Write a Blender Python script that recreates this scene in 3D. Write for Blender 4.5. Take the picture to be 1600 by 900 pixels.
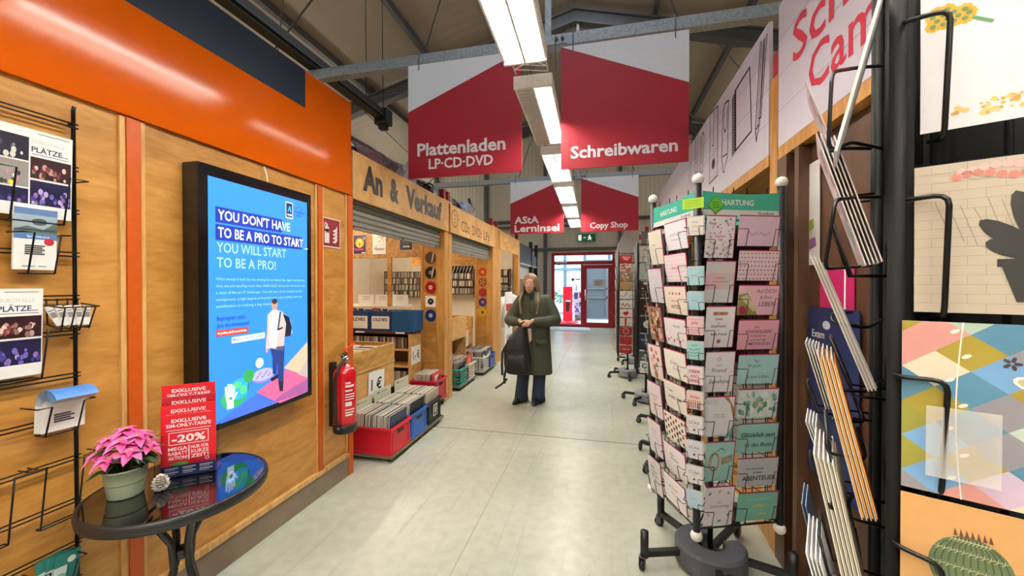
import bpy, bmesh, math, random
from mathutils import Matrix, Vector
random.seed(7)
for o in list(bpy.data.objects): bpy.data.objects.remove(o)
SC = bpy.context.scene; COL = SC.collection
PI = math.pi
# ---------------------------------------------------------------- camera, world, exposure
F = 605.0; PSI = math.atan(140/605); PIT = math.atan(5/605)
cd = bpy.data.cameras.new('camera'); cam = bpy.data.objects.new('camera', cd); COL.objects.link(cam)
cam.location = (0, 0, 1.5); cam.rotation_euler = (PI/2-PIT, 0, PSI)
cd.sensor_width = 36; cd.lens = 36*F/1600; cd.clip_start = .01
SC.camera = cam
SC.view_settings.view_transform = 'Standard'; SC.view_settings.look = 'None'
SC.view_settings.exposure = 0.0; SC.view_settings.gamma = 1; SC.view_settings.use_curve_mapping = False
LAMP = 135.0      # tube emission
DAY = 9.0
w = bpy.data.worlds.new('sky'); SC.world = w; w.use_nodes = True
bg = w.node_tree.nodes['Background']; bg.inputs[0].default_value = (.80, .90, 1, 1); bg.inputs[1].default_value = DAY

# ---------------------------------------------------------------- materials
def lin(h):
    if not isinstance(h, str): return tuple(h)+(1,) if len(h) == 3 else tuple(h)
    h = h.lstrip('#'); r = []
    if len(h) == 3: h = ''.join(c*2 for c in h)
    for i in (0, 2, 4):
        c = int(h[i:i+2], 16)/255; r.append(c/12.92 if c <= .04045 else ((c+.055)/1.055)**2.4)
    return (*r, 1)
_mc = {}
def C(col, rough=.55, metal=0, var=.06, vs=30, emit=0, coat=0, name=None, spec=.5, trans=0, bump=0, bs=60):
    """procedural principled material: colour broken up by a little noise"""
    k = (col, rough, metal, var, vs, emit, coat, spec, trans, bump, bs)
    if k in _mc: return _mc[k]
    m = bpy.data.materials.new(name or 'paint'); m.use_nodes = True
    nt = m.node_tree; b = nt.nodes['Principled BSDF']; c = lin(col)
    b.inputs['Roughness'].default_value = rough; b.inputs['Metallic'].default_value = metal
    b.inputs['Specular IOR Level'].default_value = spec
    if coat: b.inputs['Coat Weight'].default_value = coat; b.inputs['Coat Roughness'].default_value = .04
    if trans: b.inputs['Transmission Weight'].default_value = trans
    if var:
        tc = nt.nodes.new('ShaderNodeTexCoord'); n = nt.nodes.new('ShaderNodeTexNoise'); n.inputs['Scale'].default_value = vs
        nt.links.new(tc.outputs['Object'], n.inputs['Vector'])
        r = nt.nodes.new('ShaderNodeMapRange'); r.inputs[1].default_value = .3; r.inputs[2].default_value = .7
        r.inputs[3].default_value = 1-var; r.inputs[4].default_value = 1+var
        x = nt.nodes.new('ShaderNodeMix'); x.data_type = 'RGBA'; x.blend_type = 'MULTIPLY'; x.inputs[0].default_value = 1
        x.inputs[6].default_value = c
        nt.links.new(n.outputs[0], r.inputs[0]); nt.links.new(r.outputs[0], x.inputs[7]); nt.links.new(x.outputs[2], b.inputs['Base Color'])
        if bump:
            n2 = nt.nodes.new('ShaderNodeTexNoise'); n2.inputs['Scale'].default_value = bs; n2.inputs['Detail'].default_value = 4
            nt.links.new(tc.outputs['Object'], n2.inputs['Vector'])
            bp = nt.nodes.new('ShaderNodeBump'); bp.inputs[0].default_value = bump; bp.inputs[1].default_value = .01
            nt.links.new(n2.outputs[0], bp.inputs['Height']); nt.links.new(bp.outputs[0], b.inputs['Normal'])
    else: b.inputs['Base Color'].default_value = c
    if emit:
        b.inputs['Emission Color'].default_value = c; b.inputs['Emission Strength'].default_value = emit
    _mc[k] = m; return m
def wood(name, c1, c2, scale=(1, 1, 1), rough=.42, ns=6, knots=0, coat=0):
    m = bpy.data.materials.new(name); m.use_nodes = True; nt = m.node_tree; b = nt.nodes['Principled BSDF']
    tc = nt.nodes.new('ShaderNodeTexCoord'); mp = nt.nodes.new('ShaderNodeMapping'); mp.inputs['Scale'].default_value = scale
    nt.links.new(tc.outputs['Object'], mp.inputs[0])
    n = nt.nodes.new('ShaderNodeTexNoise'); n.inputs['Scale'].default_value = ns; n.inputs['Detail'].default_value = 6; n.inputs['Distortion'].default_value = 1.2
    nt.links.new(mp.outputs[0], n.inputs['Vector'])
    n2 = nt.nodes.new('ShaderNodeTexNoise'); n2.inputs['Scale'].default_value = ns*9; n2.inputs['Detail'].default_value = 3
    nt.links.new(mp.outputs[0], n2.inputs['Vector'])
    mx = nt.nodes.new('ShaderNodeMath'); mx.operation = 'MULTIPLY_ADD'; mx.inputs[1].default_value = .35
    nt.links.new(n2.outputs[0], mx.inputs[0]); nt.links.new(n.outputs[0], mx.inputs[2])
    r = nt.nodes.new('ShaderNodeValToRGB'); r.color_ramp.elements[0].position = .45; r.color_ramp.elements[1].position = .85
    r.color_ramp.elements[0].color = lin(c1); r.color_ramp.elements[1].color = lin(c2)
    nt.links.new(mx.outputs[0], r.inputs[0])
    out = r.outputs[0]
    if knots:
        v = nt.nodes.new('ShaderNodeTexVoronoi'); v.inputs['Scale'].default_value = knots
        nt.links.new(tc.outputs['Object'], v.inputs['Vector'])
        rr = nt.nodes.new('ShaderNodeMapRange'); rr.inputs[1].default_value = .05; rr.inputs[2].default_value = .14; rr.inputs[3].default_value = .45; rr.inputs[4].default_value = 1
        nt.links.new(v.outputs[0], rr.inputs[0])
        x = nt.nodes.new('ShaderNodeMix'); x.data_type = 'RGBA'; x.blend_type = 'MULTIPLY'; x.inputs[0].default_value = 1
        nt.links.new(out, x.inputs[6]); nt.links.new(rr.outputs[0], x.inputs[7]); out = x.outputs[2]
    nt.links.new(out, b.inputs['Base Color']); b.inputs['Roughness'].default_value = rough
    if coat: b.inputs['Coat Weight'].default_value = coat
    return m
def osb():
    m = bpy.data.materials.new('osb'); m.use_nodes = True; nt = m.node_tree; b = nt.nodes['Principled BSDF']
    tc = nt.nodes.new('ShaderNodeTexCoord'); v = nt.nodes.new('ShaderNodeTexVoronoi'); v.inputs['Scale'].default_value = 28; v.feature = 'F1'
    nt.links.new(tc.outputs['Object'], v.inputs['Vector'])
    r = nt.nodes.new('ShaderNodeValToRGB'); r.color_ramp.elements[0].color = lin('#8a5a22'); r.color_ramp.elements[1].color = lin('#d09a4a')
    bw = nt.nodes.new('ShaderNodeRGBToBW'); nt.links.new(v.outputs['Color'], bw.inputs[0]); nt.links.new(bw.outputs[0], r.inputs[0])
    nt.links.new(r.outputs[0], b.inputs['Base Color']); b.inputs['Roughness'].default_value = .6
    return m
def concrete():
    m = bpy.data.materials.new('floor_concrete'); m.use_nodes = True; nt = m.node_tree; b = nt.nodes['Principled BSDF']
    tc = nt.nodes.new('ShaderNodeTexCoord')
    def noise(s, d=5):
        n = nt.nodes.new('ShaderNodeTexNoise'); n.inputs['Scale'].default_value = s; n.inputs['Detail'].default_value = d
        nt.links.new(tc.outputs['Object'], n.inputs['Vector']); return n
    a, c2, sp = noise(1.1, 8), noise(14, 4), noise(60, 2)
    r = nt.nodes.new('ShaderNodeValToRGB'); r.color_ramp.elements[0].position = .3; r.color_ramp.elements[1].position = .72
    r.color_ramp.elements[0].color = lin('#a2a493'); r.color_ramp.elements[1].color = lin('#c1c2b0')
    nt.links.new(a.outputs[0], r.inputs[0])
    mr = nt.nodes.new('ShaderNodeMapRange'); mr.inputs[1].default_value = .3; mr.inputs[2].default_value = .7; mr.inputs[3].default_value = .9; mr.inputs[4].default_value = 1.06
    nt.links.new(c2.outputs[0], mr.inputs[0])
    x = nt.nodes.new('ShaderNodeMix'); x.data_type = 'RGBA'; x.blend_type = 'MULTIPLY'; x.inputs[0].default_value = 1
    nt.links.new(r.outputs[0], x.inputs[6]); nt.links.new(mr.outputs[0], x.inputs[7])
    ms = nt.nodes.new('ShaderNodeMapRange'); ms.inputs[1].default_value = .24; ms.inputs[2].default_value = .33; ms.inputs[3].default_value = .72; ms.inputs[4].default_value = 1
    nt.links.new(sp.outputs[0], ms.inputs[0])
    y = nt.nodes.new('ShaderNodeMix'); y.data_type = 'RGBA'; y.blend_type = 'MULTIPLY'; y.inputs[0].default_value = 1
    nt.links.new(x.outputs[2], y.inputs[6]); nt.links.new(ms.outputs[0], y.inputs[7])
    # drag marks along the aisle
    mp = nt.nodes.new('ShaderNodeMapping'); mp.inputs['Scale'].default_value = (9, .35, 1); nt.links.new(tc.outputs['Object'], mp.inputs[0])
    st = nt.nodes.new('ShaderNodeTexNoise'); st.inputs['Scale'].default_value = 2.2; st.inputs['Detail'].default_value = 6; nt.links.new(mp.outputs[0], st.inputs['Vector'])
    ss = nt.nodes.new('ShaderNodeMapRange'); ss.inputs[1].default_value = .3; ss.inputs[2].default_value = .42; ss.inputs[3].default_value = .86; ss.inputs[4].default_value = 1
    nt.links.new(st.outputs[0], ss.inputs[0])
    z = nt.nodes.new('ShaderNodeMix'); z.data_type = 'RGBA'; z.blend_type = 'MULTIPLY'; z.inputs[0].default_value = 1
    nt.links.new(y.outputs[2], z.inputs[6]); nt.links.new(ss.outputs[0], z.inputs[7])
    nt.links.new(z.outputs[2], b.inputs['Base Color']); b.inputs['Roughness'].default_value = .3; b.inputs['Specular IOR Level'].default_value = .5
    return m
def corrugated(name, col, axis, scale, strength=.5):
    m = bpy.data.materials.new(name); m.use_nodes = True; nt = m.node_tree; b = nt.nodes['Principled BSDF']
    b.inputs['Base Color'].default_value = lin(col); b.inputs['Roughness'].default_value = .55
    tc = nt.nodes.new('ShaderNodeTexCoord'); v = nt.nodes.new('ShaderNodeTexWave'); v.bands_direction = axis; v.inputs['Scale'].default_value = scale
    nt.links.new(tc.outputs['Object'], v.inputs['Vector'])
    bp = nt.nodes.new('ShaderNodeBump'); bp.inputs[0].default_value = strength; bp.inputs[1].default_value = .02
    nt.links.new(v.outputs[1], bp.inputs['Height']); nt.links.new(bp.outputs[0], b.inputs['Normal'])
    return m
PLY = wood('plywood', '#9c6824', '#c8924a', (1, .55, 2.2), .38, 3.2, coat=.15)
PLYL = wood('light_plywood', '#b58446', '#d8aa6c', (1, .6, 2), .45, 4)
PINE = wood('pine_board', '#9a6a2c', '#c69a52', (.6, 1.2, 3), .5, 5, knots=7)
POSTW = wood('post_wood', '#a8702c', '#cb9850', (5, 5, .6), .42, 4)
BATTEN = wood('batten_wood', '#b58446', '#dab070', (5, 5, .6), .45, 4)
DARKW = wood('brown_wood', '#382314', '#573822', (5, 5, .6), .45, 4)
OSB = osb(); CONC = concrete()
GALV = C('#9aa3ab', .5, .3, .22, 40, name='galvanised_steel')
STEEL = C('#56585a', .55, .2, .1, 6, name='painted_steel')
BLACKM = C('#0c0c0d', .5, 0, .1, 40, name='black_metal')
BLACKP = C('#101011', .45, name='black_plastic')
WIRE = C('#101012', .35, .5, .05, name='black_wire')
CHROME = C('#c8c8c8', .2, 1, .03, name='chrome')
WHITEP = C('#e6e4de', .45, name='white_plastic')
RED = C('#a5172c', .5, 0, .04, name='red_paint')
ORANGE = C('#bd5208', .1, 0, .02, 12, name='orange_gloss', spec=.2)
ORANGEP = C('#b8500c', .4, name='orange_paint')
NAVY = C('#0d1b2c', .5, 0, .05, name='navy_gloss', spec=.2)
PAPER = C('#e9e8e4', .6, 0, .03, name='paper')
INK = C('#16161a', .6, 0, .02, name='ink')

# ---------------------------------------------------------------- mesh builder
_tc = {}
def text_geo(s, bold=0.0, res=3):
    k = (s, bold, res)
    if k in _tc: return _tc[k]
    cu = bpy.data.curves.new('t', 'FONT'); cu.body = s; cu.size = 1; cu.offset = bold; cu.resolution_u = res; cu.fill_mode = 'FRONT'
    ob = bpy.data.objects.new('t', cu); COL.objects.link(ob)
    dg = bpy.context.evaluated_depsgraph_get()
    me = bpy.data.meshes.new_from_object(ob.evaluated_get(dg))
    vs = [(v.co.x, v.co.y) for v in me.vertices]; fs = [tuple(p.vertices) for p in me.polygons]
    # make all faces face +z
    out = []
    for f in fs:
        a = sum(vs[f[i]][0]*vs[f[(i+1) % len(f)]][1]-vs[f[(i+1) % len(f)]][0]*vs[f[i]][1] for i in range(len(f)))
        out.append(f if a > 0 else tuple(reversed(f)))
    bpy.data.objects.remove(ob); bpy.data.curves.remove(cu); bpy.data.meshes.remove(me)
    _tc[k] = (vs, out); return _tc[k]
CAP = .7
def norm(v): return Vector(v).normalized()
class MB:
    def __init__(s, M=None): s.v = []; s.f = []; s.fm = []; s.fs = []; s.mats = []; s.M = M.copy() if M else Matrix()
    def mi(s, m):
        if m not in s.mats: s.mats.append(m)
        return s.mats.index(m)
    def add(s, vs, fs, m, smooth=False):
        b = len(s.v); s.v += [s.M @ Vector(v) for v in vs]; k = s.mi(m)
        for f in fs: s.f.append(tuple(b+i for i in f)); s.fm.append(k); s.fs.append(smooth)
    def box(s, x0, x1, y0, y1, z0, z1, m, bev=0):
        if bev:
            bm = bmesh.new(); bmesh.ops.create_cube(bm, size=1)
            for v in bm.verts: v.co = ((x0+x1)/2+v.co.x*(x1-x0), (y0+y1)/2+v.co.y*(y1-y0), (z0+z1)/2+v.co.z*(z1-z0))
            bmesh.ops.bevel(bm, geom=bm.edges[:], offset=bev, segments=2, affect='EDGES', profile=.6)
            bm.verts.index_update()
            s.add([v.co.copy() for v in bm.verts], [tuple(v.index for v in f.verts) for f in bm.faces], m); bm.free(); return
        vs = [(x, y, z) for z in (z0, z1) for y in (y0, y1) for x in (x0, x1)]
        s.add(vs, [(0, 2, 3, 1), (4, 5, 7, 6), (0, 1, 5, 4), (2, 6, 7, 3), (0, 4, 6, 2), (1, 3, 7, 5)], m)
    def prism(s, poly, z0, z1, m):
        n = len(poly); a = sum(poly[i][0]*poly[(i+1) % n][1]-poly[(i+1) % n][0]*poly[i][1] for i in range(n))
        if a < 0: poly = poly[::-1]
        vs = [(x, y, z0) for x, y in poly]+[(x, y, z1) for x, y in poly]
        s.add(vs, [tuple(range(n-1, -1, -1)), tuple(range(n, 2*n))]+[(i, (i+1) % n, n+(i+1) % n, n+i) for i in range(n)], m)
    def flat(s, poly, z, m):
        n = len(poly); a = sum(poly[i][0]*poly[(i+1) % n][1]-poly[(i+1) % n][0]*poly[i][1] for i in range(n))
        if a < 0: poly = poly[::-1]
        s.add([(p[0], p[1], z) for p in poly], [tuple(range(n))], m)
    def rect(s, x0, x1, y0, y1, z, m): s.flat([(x0, y0), (x1, y0), (x1, y1), (x0, y1)], z, m)
    def disc(s, x, y, rx, z, m, ry=None, n=14, rot=0):
        ry = ry or rx; c, q = math.cos(rot), math.sin(rot)
        s.flat([(x+rx*math.cos(t)*c-ry*math.sin(t)*q, y+rx*math.cos(t)*q+ry*math.sin(t)*c) for t in [2*PI*i/n for i in range(n)]], z, m)
    def ring(s, x, y, r0, r1, z, m, n=20):
        vs = [(x+r*math.cos(2*PI*i/n), y+r*math.sin(2*PI*i/n), z) for r in (r0, r1) for i in range(n)]
        s.add(vs, [(i, n+i, n+(i+1) % n, (i+1) % n) for i in range(n)], m)
    def stroke(s, pts, wd, z, m, closed=False):
        P = [Vector((p[0], p[1])) for p in pts]
        if closed: P.append(P[0])
        for a, b in zip(P, P[1:]):
            d = b-a
            if d.length < 1e-7: continue
            d.normalize(); n = Vector((-d.y, d.x))*wd/2; e = d*wd*.35
            s.flat([tuple(a-n-e), tuple(b-n+e), tuple(b+n+e), tuple(a+n-e)], z, m)
    def text(s, t, x, y, h, z, m, al='C', bold=.0, fit=None, shear=0, rot=0, res=2, sx=1):
        """h = cap height; (x,y) = baseline anchor"""
        vs, fs = text_geo(t, bold, res)
        if not vs: return
        x0 = min(v[0] for v in vs); x1 = max(v[0] for v in vs); k = h/CAP; kx = k*sx
        if fit: kx = fit/(x1-x0)
        off = {'L': -x0, 'C': -(x0+x1)/2, 'R': -x1}[al]; c, q = math.cos(rot), math.sin(rot); o = []
        for a, b in vs:
            px = (a+off)*kx+shear*b*k; py = b*k
            o.append((x+px*c-py*q, y+px*q+py*c, z))
        s.add(o, fs, m)
    def tube(s, pts, r, m, n=6, closed=False, cap=True):
        P = [Vector(p) for p in pts]; N = len(P); rs = r if isinstance(r, (list, tuple)) else [r]*N
        if N < 2: return
        T = []
        for i in range(N):
            a = P[(i-1) % N] if (i > 0 or closed) else P[0]; b = P[(i+1) % N] if (i < N-1 or closed) else P[-1]
            T.append((b-a).normalized() if (b-a).length > 1e-9 else Vector((0, 0, 1)))
        u = T[0].orthogonal().normalized(); vs = []
        for i in range(N):
            u = u-T[i]*u.dot(T[i]); u = u.normalized() if u.length > 1e-6 else T[i].orthogonal().normalized(); w_ = T[i].cross(u)
            for k in range(n):
                a = 2*PI*k/n; vs.append(P[i]+(u*math.cos(a)+w_*math.sin(a))*rs[i])
        fs = []
        for i in range(N if closed else N-1):
            j = (i+1) % N
            for k in range(n): l = (k+1) % n; fs.append((i*n+k, i*n+l, j*n+l, j*n+k))
        if cap and not closed: fs += [tuple(range(n-1, -1, -1)), tuple((N-1)*n+k for k in range(n))]
        s.add(vs, fs, m, n > 4)
    def lathe(s, prof, m, n=24, c=(0, 0), a0=0, a1=2*PI, smooth=True):
        """prof [(r,z)...] from bottom up; closed ring if a full turn"""
        full = abs(a1-a0-2*PI) < 1e-6; K = n if full else n+1; vs = []
        for r, z in prof:
            for k in range(K): t = a0+(a1-a0)*k/n; vs.append((c[0]+r*math.cos(t), c[1]+r*math.sin(t), z))
        fs = []
        for i in range(len(prof)-1):
            for k in range(n): l = (k+1) % K; fs.append((i*K+k, i*K+l, (i+1)*K+l, (i+1)*K+k))
        if full:
            if prof[0][0] > 1e-5: fs.append(tuple(range(K-1, -1, -1)))
            if prof[-1][0] > 1e-5: fs.append(tuple((len(prof)-1)*K+k for k in range(K)))
        s.add(vs, fs, m, smooth)
    def sphere(s, c, r, m, sc=(1, 1, 1), n=14, k=8):
        vs = []; fs = []
        for i in range(k+1):
            a = -PI/2+PI*i/k
            for j in range(n): t = 2*PI*j/n; vs.append((c[0]+r*sc[0]*math.cos(a)*math.cos(t), c[1]+r*sc[1]*math.cos(a)*math.sin(t), c[2]+r*sc[2]*math.sin(a)))
        for i in range(k):
            for j in range(n): l = (j+1) % n; fs.append((i*n+j, i*n+l, (i+1)*n+l, (i+1)*n+j))
        s.add(vs, fs, m, True)
    def loft(s, rings, m, smooth=True, cap=True):
        n = len(rings[0]); vs = [p for r in rings for p in r]; fs = []
        for i in range(len(rings)-1):
            for k in range(n): l = (k+1) % n; fs.append((i*n+k, i*n+l, (i+1)*n+l, (i+1)*n+k))
        if cap: fs += [tuple(range(n-1, -1, -1)), tuple((len(rings)-1)*n+k for k in range(n))]
        s.add(vs, fs, m, smooth)
    def mesh(s, name):
        me = bpy.data.meshes.new(name); me.from_pydata([tuple(v) for v in s.v], [], s.f)
        for m in s.mats: me.materials.append(m)
        me.polygons.foreach_set('material_index', s.fm); me.polygons.foreach_set('use_smooth', s.fs); me.update()
        return me
    def build(s, name, parent=None, M=None, label=None, cat=None, group=None, kind=None):
        o = bpy.data.objects.new(name, s.mesh(name)); COL.objects.link(o)
        if parent: o.parent = parent
        if M: o.matrix_world = M if not parent else M
        tag(o, label, cat, group, kind); return o
def tag(o, label=None, cat=None, group=None, kind=None):
    if label: o['label'] = label
    if cat: o['category'] = cat
    if group: o['group'] = group
    if kind: o['kind'] = kind
    return o
def thing(name, label, cat, M=None, group=None):
    o = bpy.data.objects.new(name, None); COL.objects.link(o); o.empty_display_size = .05
    if M: o.matrix_world = M
    return tag(o, label, cat, group)
def struct(name, mb): return mb.build(name, kind='structure')
def link_copy(o, parent=None):
    c = o.copy(); COL.objects.link(c)
    if parent: c.parent = parent
    return c
def dup(root, M, label=None, group=None, cat=None):
    r = root.copy(); COL.objects.link(r); r.matrix_world = M
    tag(r, label, cat, group)
    for ch in list(root.children):
        c = ch.copy(); COL.objects.link(c); c.parent = r
        for g in list(ch.children):
            d = g.copy(); COL.objects.link(d); d.parent = c
    return r
def frame(o, right, up=(0, 0, 1)):
    r = norm(right); n = r.cross(norm(up)).normalized(); u = n.cross(r)
    return Matrix(((r.x, u.x, n.x, o[0]), (r.y, u.y, n.y, o[1]), (r.z, u.z, n.z, o[2]), (0, 0, 0, 1)))
def TR(x, y, z, rz=0): return Matrix.Translation((x, y, z)) @ Matrix.Rotation(rz, 4, 'Z')
_cp, _sp = math.cos(PSI), math.sin(PSI)
LEFT = (0, 1, 0); RIGHT = (0, -1, 0)     # reading direction on the left / right shop fronts
CAMP = Vector((0, 0, 1.5))
_CI = cam.rotation_euler.to_matrix()
def ray(px, py): return (_CI @ Vector(((px-800)/F, -(py-450)/F, -1)))
def onp(px, py, M):
    """where the sight line of a photo pixel meets the plane of frame M, in M's own x, y"""
    I = M.inverted(); o = I @ CAMP; d = I.to_3x3() @ ray(px, py); t = -o.z/d.z; p = o+d*t; return (p.x, p.y)
def at(px, py, X=None, Y=None, Z=None, d=None):
    r = ray(px, py)
    t = X/r.x if X is not None else Y/r.y if Y is not None else (Z-1.5)/r.z if Z is not None else d
    return CAMP+r*t
# ================================================================ the hall
FARY = 13.95; DX0, DX1, DZ = -1.76, .46, 2.65
CREAM = corrugated('hall_cladding', '#cbc6b8', 'X', 2.2, .4)
ROOFM = corrugated('roof_sheet', '#a0978a', 'Y', 1.2, .25)
b = MB(); b.box(-9.5, 8.5, -7, FARY+.2, -.1, 0, CONC)
struct('floor', b)
b = MB(); b.box(-12, 12, FARY+.2, 30, -.12, -.02, C('#9aa0a6', .7, name='outdoor_paving')); struct('floor_outside', b)
b = MB(); b.box(-2.05, .45, 3.79, 3.8, 0, .0015, C('#6f6f62', .7)); struct('trim_1', b)          # floor joint
b = MB(); b.box(-.762, -.756, -2, 3.789, 0, .0012, C('#9b9c88', .7)); b.box(-.762, -.756, 3.801, 13.9, 0, .0012, C('#9b9c88', .7)); struct('trim_99', b)
b = MB(); b.box(-9.5, DX0, FARY, FARY+.15, 0, 8.2, CREAM); b.box(DX1, 8.5, FARY, FARY+.15, 0, 8.2, CREAM); b.box(DX0, DX1, FARY, FARY+.15, DZ, 8.2, CREAM)
struct('wall_far', b)
b = MB(); b.box(-9.65, -9.5, -7, FARY, 0, 6.2, CREAM); struct('wall_west', b)
b = MB(); b.box(8.5, 8.65, -7, FARY, 0, 6.2, CREAM); struct('wall_east', b)
b = MB(); b.box(-9.5, 8.5, -7.15, -7, 0, 8.2, CREAM); struct('wall_behind', b)
RX, RZ, SL = -.6, 7.9, .27
def roofz(x): return RZ-SL*abs(x-RX)
b = MB()
for x0, x1 in ((-9.7, RX), (RX, 8.7)):
    b.add([(x0, -7.2, roofz(x0)), (x1, -7.2, roofz(x1)), (x1, 14.2, roofz(x1)), (x0, 14.2, roofz(x0)),
           (x0, -7.2, roofz(x0)+.1), (x1, -7.2, roofz(x1)+.1), (x1, 14.2, roofz(x1)+.1), (x0, 14.2, roofz(x0)+.1)],
          [(0, 3, 2, 1), (4, 5, 6, 7), (0, 1, 5, 4), (2, 3, 7, 6), (1, 2, 6, 5), (0, 4, 7, 3)], ROOFM)
struct('ceiling', b)
SKYL = C('#e2ecfa', .5, 0, 0, emit=3.2, name='skylight_pane')
for s_ in (-1, 1):
    b = MB(); x0, x1 = RX+s_*.06, RX+s_*1.15
    b.add([(x0, -5.5, roofz(x0)-.02), (x1, -5.5, roofz(x1)-.02), (x1, 8.3, roofz(x1)-.02), (x0, 8.3, roofz(x0)-.02)], [(0, 1, 2, 3)], SKYL)
    for k in range(10): y = -5.5+1.533*k; b.add([(x0, y-.03, roofz(x0)-.05), (x1, y-.03, roofz(x1)-.05), (x1, y+.03, roofz(x1)-.05), (x0, y+.03, roofz(x0)-.05)], [(0, 1, 2, 3)], STEEL)
    struct('window_%d' % (1 if s_ < 0 else 2), b)
tn = [1]
def trim(mb, name=None): tn[0] += 1; return struct('trim_%d' % tn[0], mb)
for x in (-7.5, -5.75, -4.0, -2.3, 1.1, 2.8, 4.5, 6.2):                       # purlins
    b = MB(); z = roofz(x); b.box(x-.05, x+.05, -7, FARY, z-.16, z-.02, STEEL); trim(b)
for y in (-1.1, 3.92, 8.9, 13.75):                                           # portal frames
    b = MB()
    for x1 in (-9.4, 8.4):
        s_ = 1 if x1 > RX else -1
        for dz0, dz1, hw in ((.2, .48, .05), (.46, .5, .11), (.18, .22, .11)):
            a = [(RX, y-hw, roofz(RX)-dz1), (x1, y-hw, roofz(x1)-dz1), (x1, y+hw, roofz(x1)-dz1), (RX, y+hw, roofz(RX)-dz1)]
            b.add(a+[(p[0], p[1], p[2]+dz1-dz0) for p in a], [(0, 3, 2, 1), (4, 5, 6, 7), (0, 1, 5, 4), (2, 3, 7, 6), (1, 2, 6, 5), (0, 4, 7, 3)], STEEL)
    b.box(-9.45, -9.2, y-.11, y+.11, 0, roofz(-9.3)-.2, STEEL); b.box(8.2, 8.45, y-.11, y+.11, 0, roofz(8.3)-.2, STEEL)
    trim(b)
    if y > 13: continue
    b = MB(); b.box(-9.2, 8.2, y-.05, y+.05, 3.88, 3.99, GALV)               # tie beam with hanger post and rods
    b.box(-.56, -.5, y-.03, y+.03, 3.99, 7.5, GALV); b.box(-.72, -.34, y-.06, y-.05, 3.89, 3.98, GALV)
    for x in (-.66, -.6, -.44, -.38): b.tube([(x, y-.075, 3.935), (x, y-.055, 3.935)], .018, STEEL, 6)
    trim(b)
    b = MB()
    for s_ in (-1, 1):
        b.tube([(RX+s_*.05, y, 7.4), (RX+s_*3.6, y, 3.99)], .012, STEEL, 5)
        b.tube([(RX+s_*.1, y, 7.5), (RX+s_*1.3, y, 3.99)], .009, STEEL, 5)
        b.tube([(RX+s_*5.5, y, roofz(5)-.3), (RX+s_*3.2, y, 3.95)], .010, STEEL, 5)
        b.tube([(RX+s_*8.5, y+.1, 3.2), (RX+s_*3, y+4.9, 6.4)], .010, STEEL, 5)
        b.tube([(RX+s_*8.5, y+4.9, 3.4), (RX+s_*3, y+.1, 6.6)], .010, STEEL, 5)
    trim(b)
b = MB()                                                                     # girts and columns on the far wall
for z in (2.72, 3.75): b.box(-9.4, 8.4, FARY-.12, FARY-.01, z, z+.1, STEEL)
for x in (-6.2, -4.2, -1.98, .62, 3, 5.6): b.box(x-.06, x+.06, FARY-.14, FARY-.01, 0, 7.4-abs(x)*.25, STEEL)
b.box(-6.2, .62, FARY-.2, FARY-.14, 3.55, 3.62, STEEL)
trim(b)
# electric track lying on the tie beams at the left
b = MB(); b.box(-3.32, -3.2, -3, 5.25, 3.995, 4.14, BLACKM); b.box(-3.34, -3.18, -3, 5.25, 4.03, 4.055, C('#3a3632', .5, .3))
t = thing('power_rail', 'long black electric rail running along the roof above the orange board', 'rail')
b.build('rail', t)
b = MB(); b.box(-3.36, -3.14, 5.25, 5.42, 3.93, 4.17, BLACKM, .02); b.box(-3.31, -3.19, 5.28, 5.39, 3.86, 3.95, BLACKM, .02); b.build('end_box', t)
b = MB()
for y in (4.9, 5.33): b.tube([(-3.25, y, 4.15), (-3.27, y, roofz(-3.25)-.1)], .006, WIRE, 4)
b.build('hanger_rod', t)

# ---- the red double door and what is outside
REDF = C('#a01020', .35, name='red_door_frame'); GLASS = bpy.data.materials.new('glass'); GLASS.use_nodes = True
_g = GLASS.node_tree.nodes['Principled BSDF']; _g.inputs['Transmission Weight'].default_value = 1; _g.inputs['Roughness'].default_value = .02; _g.inputs['IOR'].default_value = 1.12
_g.inputs['Base Color'].default_value = (.9, .95, .95, 1)
def bars(mb, x0, x1, z0, z1, t, y0, y1, m):
    mb.box(x0, x0+t, y0, y1, z0, z1, m); mb.box(x1-t, x1, y0, y1, z0, z1, m); mb.box(x0+t, x1-t, y0, y1, z0, z0+t, m); mb.box(x0+t, x1-t, y0, y1, z1-t, z1, m)
b = MB(); y0, y1 = FARY-.03, FARY+.1
bars(b, DX0, DX1, .001, DZ, .1, y0, y1, REDF); b.box(DX0+.1, DX1-.1, y0, y1, 2.22, 2.34, REDF); b.box(-.72, -.64, y0, y1, .1, 2.22, REDF)
b.box(DX0+.1, -.72, y0, y1, .001, .03, REDF)
dr = b.build('door_1', kind='structure')
b = MB(); b.box(DX0+.1, DX1-.1, FARY+.03, FARY+.04, 2.34, DZ-.1, GLASS); b.build('transom_pane', dr)
b = MB(); bars(b, -.64, .36, .04, 2.2, .13, FARY-.05, FARY+.01, REDF); lf = b.build('door_leaf', dr)
b = MB(); b.box(-.51, .23, FARY-.03, FARY-.02, .17, 2.07, GLASS); b.build('leaf_pane', lf)
b = MB(); b.tube([(-.56, FARY-.06, .95), (-.56, FARY-.11, .97), (-.56, FARY-.11, 1.33), (-.56, FARY-.06, 1.35)], .014, CHROME, 8); b.build('pull_handle', lf)
b = MB(); b.box(-1.6, -1.2, FARY-.1, FARY-.04, 2.23, 2.31, CHROME, .01); b.tube([(-1.4, FARY-.07, 2.23), (-1.55, FARY+.0, 2.2)], .012, CHROME); b.build('door_closer', dr)
b = MB(frame((-.28, FARY-.031, 1.43), (1, 0, 0))); b.box(0, .37, 0, .26, 0, .002, PAPER)
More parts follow.
